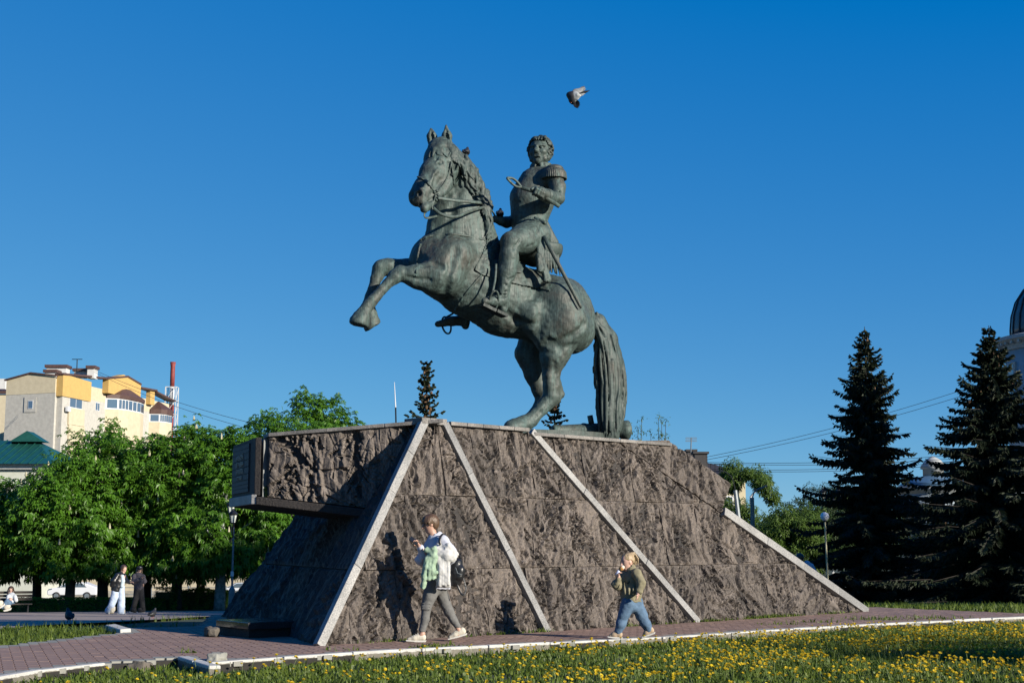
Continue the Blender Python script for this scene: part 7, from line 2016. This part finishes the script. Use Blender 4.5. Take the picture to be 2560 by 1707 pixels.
# ---------------------------------------------------------------- two walkers on the promenade
def walker(fu, fv, label, build): f = onground(fu, fv); F = Fig('person', f, label, .016, f[1] / FPX); build(F); return F
def w1(F):
    B = F.sdf((262, 1405), (340, 1542), .15); dirn = np.array([.85, -.40, -.05]); q = face(F, B, F.p(310, 1421, 0), .125, dirn)
    F.ch(B, [(308, 1430, 0, 4), (306, 1437, 0, 5)], .03); F.ch(B, [(304, 1440, 0, 9), (300, 1465, 0, 9)], .05)
    F.ch(B, [(294, 1480, 0, 7), (288, 1500, 0, 5), (276, 1525, 0, 3)], .03); F.ch(B, [(304, 1480, 0, 7), (302, 1505, .05, 5), (303, 1530, .05, 3)], .03)
    w = F.p(325, 1455, .1); hand5(B, w, np.array([1, -.1, .1]), np.array([0, -.5, -1.]), .17, .5, .012); F.add(B, 'body', M_SKIN2)
    S = F.sdf((296, 1405), (322, 1450), .1); S.ell(q(-.15, 0, .22), (.12, .11, .12)); S.ell(q(.62, 0, -.35), (.095, .1, .10), None, .01, 's')
    for i in range(26): a = rr_.uniform(-1.2, 1.2); st = q(-.35 + .2 * math.cos(a), math.sin(a) * .7, .3); S.chain([st, st + np.array([-.02, 0, -.16]), st + np.array([-.03, -.01, -.30]) + rr_.normal(0, .015, 3)], [.03, .03, .012], .012)
    F.add(S, 'hair', simple('dark_brown_hair', (.06, .035, .022), (.035, .02, .012), 20, .45))
    S = F.sdf((275, 1430), (330, 1478), .15); F.ch(S, [(303, 1438, 0, 10), (297, 1455, 0, 12), (290, 1472, 0, 12)], .04); F.ch(S, [(294, 1438, .15, 7), (284, 1452, .2, 7), (280, 1462, .15, 6)], .03); F.ch(S, [(311, 1440, -.1, 6), (316, 1452, 0, 5.5), (324, 1455, .08, 4.5)], .03); S.noise(.012, 8, 2, 2); F.add(S, 'leather_jacket', M_LEA)
    S = F.sdf((298, 1430), (316, 1470), .1); F.ch(S, [(306, 1440, .10, 4.5), (307, 1452, .13, 5), (305, 1464, .12, 5)], .03); F.add(S, 'top', cloth('pale_blue_top', (.42, .52, .58), (.36, .45, .5)))
    S = F.sdf((262, 1455), (318, 1535), .15); F.ch(S, [(290, 1470, .02, 9), (286, 1492, .05, 9), (278, 1515, .05, 8), (270, 1526, .05, 7.5)], .03); F.ch(S, [(303, 1466, 0, 8.5), (304, 1495, .05, 8), (303, 1515, .05, 9), (303, 1529, .05, 9)], .03); S.noise(.01, 8, 3, 2); F.add(S, 'wide_jeans', cloth('light_denim', (.42, .50, .62), (.34, .42, .54)))
    sneaker(F, 272, 1535, 268, 1522, .05, 'shoe', M_SHOE, M_SOLE, lace=False); sneaker(F, 313, 1536, 298, 1537, .05, 'shoe', M_SHOE, M_SOLE, lace=False)
walker(292, 1538, 'young woman in black leather jacket and pale wide jeans walking on the promenade', w1)
def w2(F):
    B = F.sdf((325, 1405), (368, 1538), .15); dirn = np.array([.35, -.80, -.45]); q = face(F, B, F.p(349, 1423, 0), .12, dirn)
    F.ch(B, [(348, 1431, 0, 4), (347, 1438, 0, 5)], .03); F.ch(B, [(346, 1442, 0, 9), (346, 1465, 0, 8)], .05); F.ch(B, [(343, 1475, 0, 6), (338, 1505, 0, 4), (331, 1528, 0, 3)], .03); F.ch(B, [(350, 1475, 0, 6), (353, 1505, 0, 4), (356, 1528, 0, 3)], .03)
    w = F.p(351, 1446, .25); hand5(B, w, np.array([.8, -.3, .2]), np.array([0, -.2, 1.]), .16, .5, .012); w = F.p(359, 1457, .1); hand5(B, w, np.array([0, -.1, -1.]), np.array([-1., 0, 0]), .16, .5, .012); F.add(B, 'body', M_SKIN2)
    S = F.sdf((336, 1405), (362, 1450), .1); S.ell(q(-.15, 0, .1), (.11, .11, .11)); S.ell(q(.6, 0, -.4), (.09, .1, .10), None, .01, 's')
    for i in range(24): sg = rr_.choice([-1, 1]); st = q(-.2, .7 * sg, .0); S.chain([st, st + np.array([.0, -.03, -.14]), st + np.array([.03 * sg, -.05, -.27]) + rr_.normal(0, .015, 3)], [.03, .03, .012], .012)
    F.add(S, 'hair', simple('light_brown_hair', (.14, .09, .045), (.09, .055, .03), 20, .5))
    S = F.sdf((340, 1405), (360, 1430), .08); S.ell(q(-.05, 0, .45), (.125, .115, .085)); S.box(q(-.1, 0, -.25), (.2, .2, .06), None, 0, .01, 's'); F.ch(S, [(349, 1420, .10, 4), (351, 1422, .19, 3)], .02); cap = F.add(S, 'cap', flat_print('black_cotton', (.012, .012, .013), .9))
    m = MB(); m.bar(F.p(348, 1418, .14) - F.foot, F.p(353, 1417, .14) - F.foot, .012, .02); m.build('cap_print', M_WHITE, cap)
    S = F.sdf((328, 1430), (366, 1472), .12); F.ch(S, [(347, 1439, 0, 10), (346, 1455, 0, 12), (347, 1467, 0, 12)], .04); F.ch(S, [(336, 1440, .05, 6), (334, 1455, .1, 6), (344, 1450, .2, 5)], .03); F.ch(S, [(357, 1440, 0, 6), (361, 1452, .03, 5), (359, 1456, .08, 4.5)], .03); S.noise(.012, 8, 2, 2); F.add(S, 'sweater', cloth('grey_mauve_knit', (.075, .068, .080), (.055, .05, .06)))
    S = F.sdf((325, 1462), (364, 1532), .15); F.ch(S, [(344, 1468, 0, 9), (340, 1495, .02, 7), (332, 1525, .02, 6)], .03); F.ch(S, [(350, 1468, 0, 9), (354, 1495, .02, 7), (357, 1526, .02, 6.5)], .03); F.add(S, 'trousers', flat_print('black_cloth', (.012, .012, .013), .9))
    sneaker(F, 337, 1534, 328, 1533, .02, 'shoe', flat_print('black_canvas', (.02, .02, .02), .8), M_SOLE, lace=False); sneaker(F, 360, 1533, 348, 1534, .02, 'shoe', MATS['black_canvas'], M_SOLE, lace=False)
    m = MB(); m.bar(F.p(352, 1443, .32) - F.foot, F.p(361, 1441, .30) - F.foot, .08, .012); ph = m.build('phone', flat_print('phone_shell', (.25, .12, .08), .4)); ph.location = F.foot; tag(ph, 'phone in the hand of the walker with the cap', 'phone')
walker(346, 1535, 'young woman in black cap, mauve sweater and black trousers looking at a phone', w2)
# seated person at the far left, on a bench under the trees
def w3(F):
    B = F.sdf((-5, 1462), (50, 1535), .15); q = face(F, B, F.p(27, 1474, 0), .12, np.array([.2, -.97, -.05]))
    F.ch(B, [(27, 1482, 0, 4), (28, 1487, 0, 5)], .03); F.ch(B, [(29, 1490, 0, 9), (29, 1505, 0, 8)], .05); F.ch(B, [(26, 1498, .3, 5), (14, 1512, .3, 4), (8, 1518, .3, 3)], .03); F.add(B, 'body', M_SKIN2)
    S = F.sdf((14, 1462), (42, 1500), .1); S.ell(q(-.2, 0, .2), (.12, .12, .13)); S.ell(q(.6, 0, -.3), (.09, .09, .1), None, .01, 's'); F.ch(S, [(22, 1476, -.02, 4), (21, 1490, .02, 4)], .02); F.ch(S, [(32, 1476, -.02, 4), (33, 1490, .02, 4)], .02); F.add(S, 'hair', MATS['dark_brown_hair'])
    S = F.sdf((14, 1482), (48, 1512), .12); F.ch(S, [(29, 1488, 0, 9), (29, 1502, 0, 9)], .04); F.ch(S, [(21, 1490, .1, 5), (20, 1501, .25, 5), (30, 1503, .3, 4)], .03); F.ch(S, [(37, 1490, .1, 5), (40, 1500, .2, 5)], .03); F.add(S, 'sweater', cloth('white_knit', (.5, .54, .56), (.42, .45, .47)))
    S = F.sdf((0, 1495), (40, 1530), .2); F.ch(S, [(28, 1504, .05, 6), (18, 1503, .45, 6), (9, 1514, .5, 5), (6, 1518, .5, 4)], .03); F.ch(S, [(32, 1505, .05, 6), (22, 1507, .45, 6), (20, 1523, .5, 4)], .03); F.add(S, 'jeans', MATS['blue_denim'])
    sneaker(F, 1, 1519, 9, 1514, .5, 'shoe', M_SHOE, M_SOLE, lace=False); sneaker(F, 12, 1527, 24, 1524, .5, 'shoe', M_SHOE, M_SOLE, lace=False)
fs = onground(22, 1532); F3 = Fig('person', fs + unit(np.array([-fs[0], -fs[1], 0])) * -.2, 'person in white sweater sitting on a bench in the shade at the left edge', .018, fs[1] / FPX); w3(F3)
bn = empty('park_bench', F3.foot, math.atan2(F3.n[1], F3.n[0]) - math.pi / 2 + math.pi, 'dark park bench under the leftmost chestnut', 'bench')
zs_ = float(F3.p(30, 1509, 0)[2] - F3.foot[2]); M_WOOD = simple('dark_wood', (.05, .04, .03), (.03, .025, .02), 5, .8)
for k in range(4): m = MB(); m.box((0, -.32 + k * .12, zs_), (1.7, .10, .035)); m.build('seat_slat', M_WOOD, bn)
for k in range(3): m = MB(); m.box((0, .15 + .02 * k, zs_ + .18 + k * .13), (1.7, .03, .10)); m.build('back_slat', M_WOOD, bn)
for sx_ in (-.7, .7): m = MB(); m.box((sx_, -.12, zs_ / 2 - .02), (.06, .5, zs_ - .04)); m.build('leg', M_METAL, bn)
# person behind the right slope
f5 = np.array([(2004 - 1280) / FPX * 42, 42, gz((2004 - 1280) / FPX * 42, 42)]); F5 = Fig('person', f5, 'brown-haired person in light blue shirt half hidden behind the right slope', .018, 42 / FPX); p5 = F5.p
B = F5.sdf((1985, 1382), (2030, 1440), .15); q5 = face(F5, B, p5(2001, 1395, 0), .122, np.array([.75, .5, -.1])); F5.ch(B, [(2003, 1404, 0, 5), (2006, 1412, 0, 7)], .03)
h5 = f5[2]; B.d[:] = B.d; B2 = SDF(f5 - np.array([.4, .4, .05]), f5 + np.array([.5, .4, 1.7]), .02)
hz_ = float(p5(2001, 1395, 0)[2] - f5[2]); sc_ = hz_ / 1.55
face(F5, B2, p5(2001, 1395, 0), .122, np.array([.75, .5, -.1])); c5 = lambda x, y, z: f5 + np.array([x, y, z * sc_])
B2.chain([c5(.03, 0, 1.42), c5(.06, 0, 1.2), c5(.05, 0, .9)], [.07, .15, .15], .05); B2.chain([c5(.1, 0, .9), c5(.12, -.05, .5), c5(.1, 0, .06)], [.09, .065, .05], .03); B2.chain([c5(-.02, 0, .9), c5(-.02, .05, .5), c5(-.05, .05, .06)], [.09, .065, .05], .03); B2.chain([c5(.18, 0, 1.3), c5(.3, -.05, 1.05), c5(.36, -.1, .85)], [.06, .045, .035], .03); hand5(B2, c5(.36, -.1, .85), np.array([.1, -.1, -1]), np.array([-1., 0, 0]), .16, .5, .012)
F5.add(B2, 'body', M_SKIN2)
S = SDF(p5(2001, 1395, 0) - .3, p5(2001, 1395, 0) + .3, .016); S.ell(q5(-.2, 0, .2), (.125, .12, .125)); S.ell(q5(.65, 0, -.4), (.09, .1, .1), None, .01, 's'); S.chain([q5(-.5, 0, .1), q5(-.6, 0, -.9), q5(-.5, 0, -1.5)], [.08, .075, .03], .04); F5.add(S, 'hair', MATS['dark_brown_hair'])
S = SDF(f5 - np.array([.4, .4, .0]), f5 + np.array([.6, .4, 1.7]), .02); S.chain([c5(.05, 0, 1.36), c5(.07, 0, 1.15), c5(.05, 0, .85)], [.12, .18, .18], .05); S.chain([c5(.18, 0, 1.32), c5(.3, -.05, 1.08), c5(.34, -.08, .95)], [.075, .06, .055], .04); F5.add(S, 'shirt', cloth('light_blue_shirt', (.40, .48, .60), (.34, .42, .53)))
S = SDF(f5 - np.array([.4, .4, .0]), f5 + np.array([.6, .4, 1.1]), .02); S.chain([c5(.05, 0, .9), c5(.12, -.05, .5), c5(.1, 0, .12)], [.15, .085, .07], .04); S.chain([c5(.03, 0, .9), c5(-.02, .05, .5), c5(-.05, .05, .12)], [.15, .085, .07], .04); F5.add(S, 'trousers', MATS['blue_denim'])
# ---------------------------------------------------------------- pigeons
M_PDARK = simple('pigeon_dark', (.012, .013, .016), (.007, .008, .010), 30, .6); M_PGREY = simple('pigeon_grey', (.17, .18, .185), (.11, .115, .12), 30, .7); M_PPALE = simple('pigeon_pale', (.38, .40, .40), (.28, .30, .30), 20, .7); M_PFOOT = simple('pigeon_foot', (.35, .10, .07), None, 9, .6)
def sitting_pigeon(loc, heading, label, s=1.0, mat=M_PDARK):
    root = empty('pigeon', loc, heading, label, 'pigeon'); root.scale = (s, s, s)
    S = SDF((-.25, -.1, -.02), (.2, .1, .32), .009)
    S.chain([(-.06, 0, .115), (.0, 0, .125), (.06, 0, .16)], [.055, .072, .055], .03); S.chain([(.06, 0, .17), (.085, 0, .22)], [.042, .028], .03); S.ell((.10, 0, .24), (.033, .028, .028), None, .015); S.cone((.125, 0, .238), (.152, 0, .23), .010, .003, .005); S.chain([(-.08, 0, .11), (-.20, 0, .075)], [.035, .012], .03, 'u', ((0, 0, 1), .5))
    obj('body', S.mesh('body'), mat, root)
    for sg in (1, -1):
        S = SDF((-.22, -.12, 0), (.1, .12, .22), .008); S.chain([(.04, .05 * sg, .14), (-.06, .058 * sg, .125), (-.17, .03 * sg, .10)], [.035, .036, .012], .02, 'u', ((0, 1, 0), .5)); obj('wing', S.mesh('wing'), M_PGREY if mat is M_PDARK and sg > 5 else mat, root)
        m = MB(); m.tube([(0, .025 * sg, .07), (.005, .025 * sg, .0)], .006, 5); m.tube([(.0, .025 * sg, .004), (.035, .03 * sg, .004)], .004, 4); m.tube([(.0, .025 * sg, .004), (-.018, .025 * sg, .004)], .004, 4); m.build('leg', M_PFOOT, root)
    return root
g1 = onground(172, 1563); sitting_pigeon((g1[0], g1[1], g1[2] + .06), 2.2, 'dark pigeon standing on the promenade in front of the bench', 1.05)
g2 = onground(381, 1551); sitting_pigeon((g2[0], g2[1], g2[2] + .05), 1.2, 'dark pigeon at the grass edge below the two walkers', 1.05)
pm = J(1166, 386, -.02); sitting_pigeon((pm[0], pm[1], pm[2] - .06), 1.35, 'dark pigeon perched on the horse\'s mane', .8)
ph_ = J(1250, 541, -.08); sitting_pigeon((ph_[0], ph_[1], ph_[2] - .06), 1.5, 'dark pigeon perched before the rider', .85)
# flying pigeon: wings raised, tail fanned
fp = ony(1434, 246, 21.0); sx = 21.0 / FPX
bird = empty('flying_pigeon', fp, 0, 'grey pigeon in flight with raised wings above the rider', 'pigeon')
bq = lambda u, v, w=0.0: (ony(1400 + u / 17.42, 200 + v / 17.42, 21.0 - w) - fp)
S = SDF(np.array([-.30, -.15, -.28]), np.array([.30, .15, .28]), .008)
S.chain([bq(400, 660), bq(480, 680)], [.040, .055], .03); S.chain([bq(500, 690), bq(560, 780), bq(560, 900), bq(590, 980)], [.066, .068, .055, .035], .03); S.ell(bq(375, 655), (.034, .03, .032), None, .015); S.cone(bq(345, 690), bq(338, 735), .012, .003, .006)
obj('body', S.mesh('body'), M_PDARK, bird)
def feathers(name, root_, tips, mat, w=.030, par=None):
    for i, (b, t) in enumerate(zip(root_, tips)):
        b, t = np.array(b), np.array(t); d = unit(t - b); n = unit(np.cross(d, [0, 1, .2])); mid = b + (t - b) * .6
        m = MB(); m.prism([Vector(x) for x in (b - n * w * .45, mid - n * w * .6, t, mid + n * w * .6, b + n * w * .45)], Vector((0, .006, 0))); m.build('feather', mat[i] if isinstance(mat, list) else mat, par)
def wing(rootp, wrist, tips, sec, cover, mat, mat_tip, w0, name):
    S = SDF(np.minimum(np.minimum(rootp, wrist), np.min(cover, 0)) - .08, np.maximum(np.maximum(rootp, wrist), np.max(cover, 0)) + .08, .008)
    for c in cover: S.chain([rootp, (np.array(rootp) + wrist) / 2 + (np.array(c) - wrist) * .2, c], [.028, .03, .018], .025, 'u', ((0, 1, 0), .4))
    S.chain([rootp, wrist], [.03, .022], .02, 'u', ((0, 1, 0), .5)); wg_ = obj('wing', S.mesh('wing'), mat, bird)
    feathers('primary', [wrist + (np.array(t) - wrist) * .05 for t in tips], tips, mat_tip, .032, wg_)
    feathers('secondary', [np.array(rootp) + (np.array(wrist) - rootp) * f for f in np.linspace(.1, .95, len(sec))], sec, mat, .036, wg_)
wing(bq(560, 680, .02), bq(760, 640, .08), [bq(1310, 460, .10), bq(1250, 500, .10), bq(1180, 530, .09), bq(1110, 600, .09), bq(1040, 660, .08)], [bq(700, 910, .05), bq(760, 890, .05), bq(820, 850, .06), bq(880, 780, .06), bq(960, 710, .07)], [bq(660, 900, .04), bq(760, 800, .06), bq(860, 690, .08)], M_PPALE, [M_PDARK, M_PDARK, M_PGREY, M_PPALE, M_PPALE], .03, 'near')
wing(bq(600, 650, -.05), bq(760, 500, -.12), [bq(1080, 262, -.14), bq(1115, 318, -.14), bq(1135, 380, -.14), bq(1110, 430, -.13)], [bq(760, 600, -.08), bq(860, 560, -.1), bq(960, 520, -.11), bq(1050, 480, -.12)], [bq(800, 560, -.1), bq(940, 470, -.12), bq(900, 400, -.12)], M_PGREY, [M_PDARK, M_PGREY, M_PGREY, M_PGREY], .03, 'far')
tl = [(720, 1235), (780, 1248), (830, 1215), (868, 1150), (888, 1080), (880, 1010), (850, 940), (690, 1190)]
feathers('tail_feather', [bq(600, 980, .0)] * len(tl), [bq(u, v, .01 * i) for i, (u, v) in enumerate(tl)], M_PDARK, .040, bird)
m = MB(); m.tube([bq(520, 950, .02), bq(480, 1005, .03)], .010, 5); m.build('leg', M_PFOOT, bird)
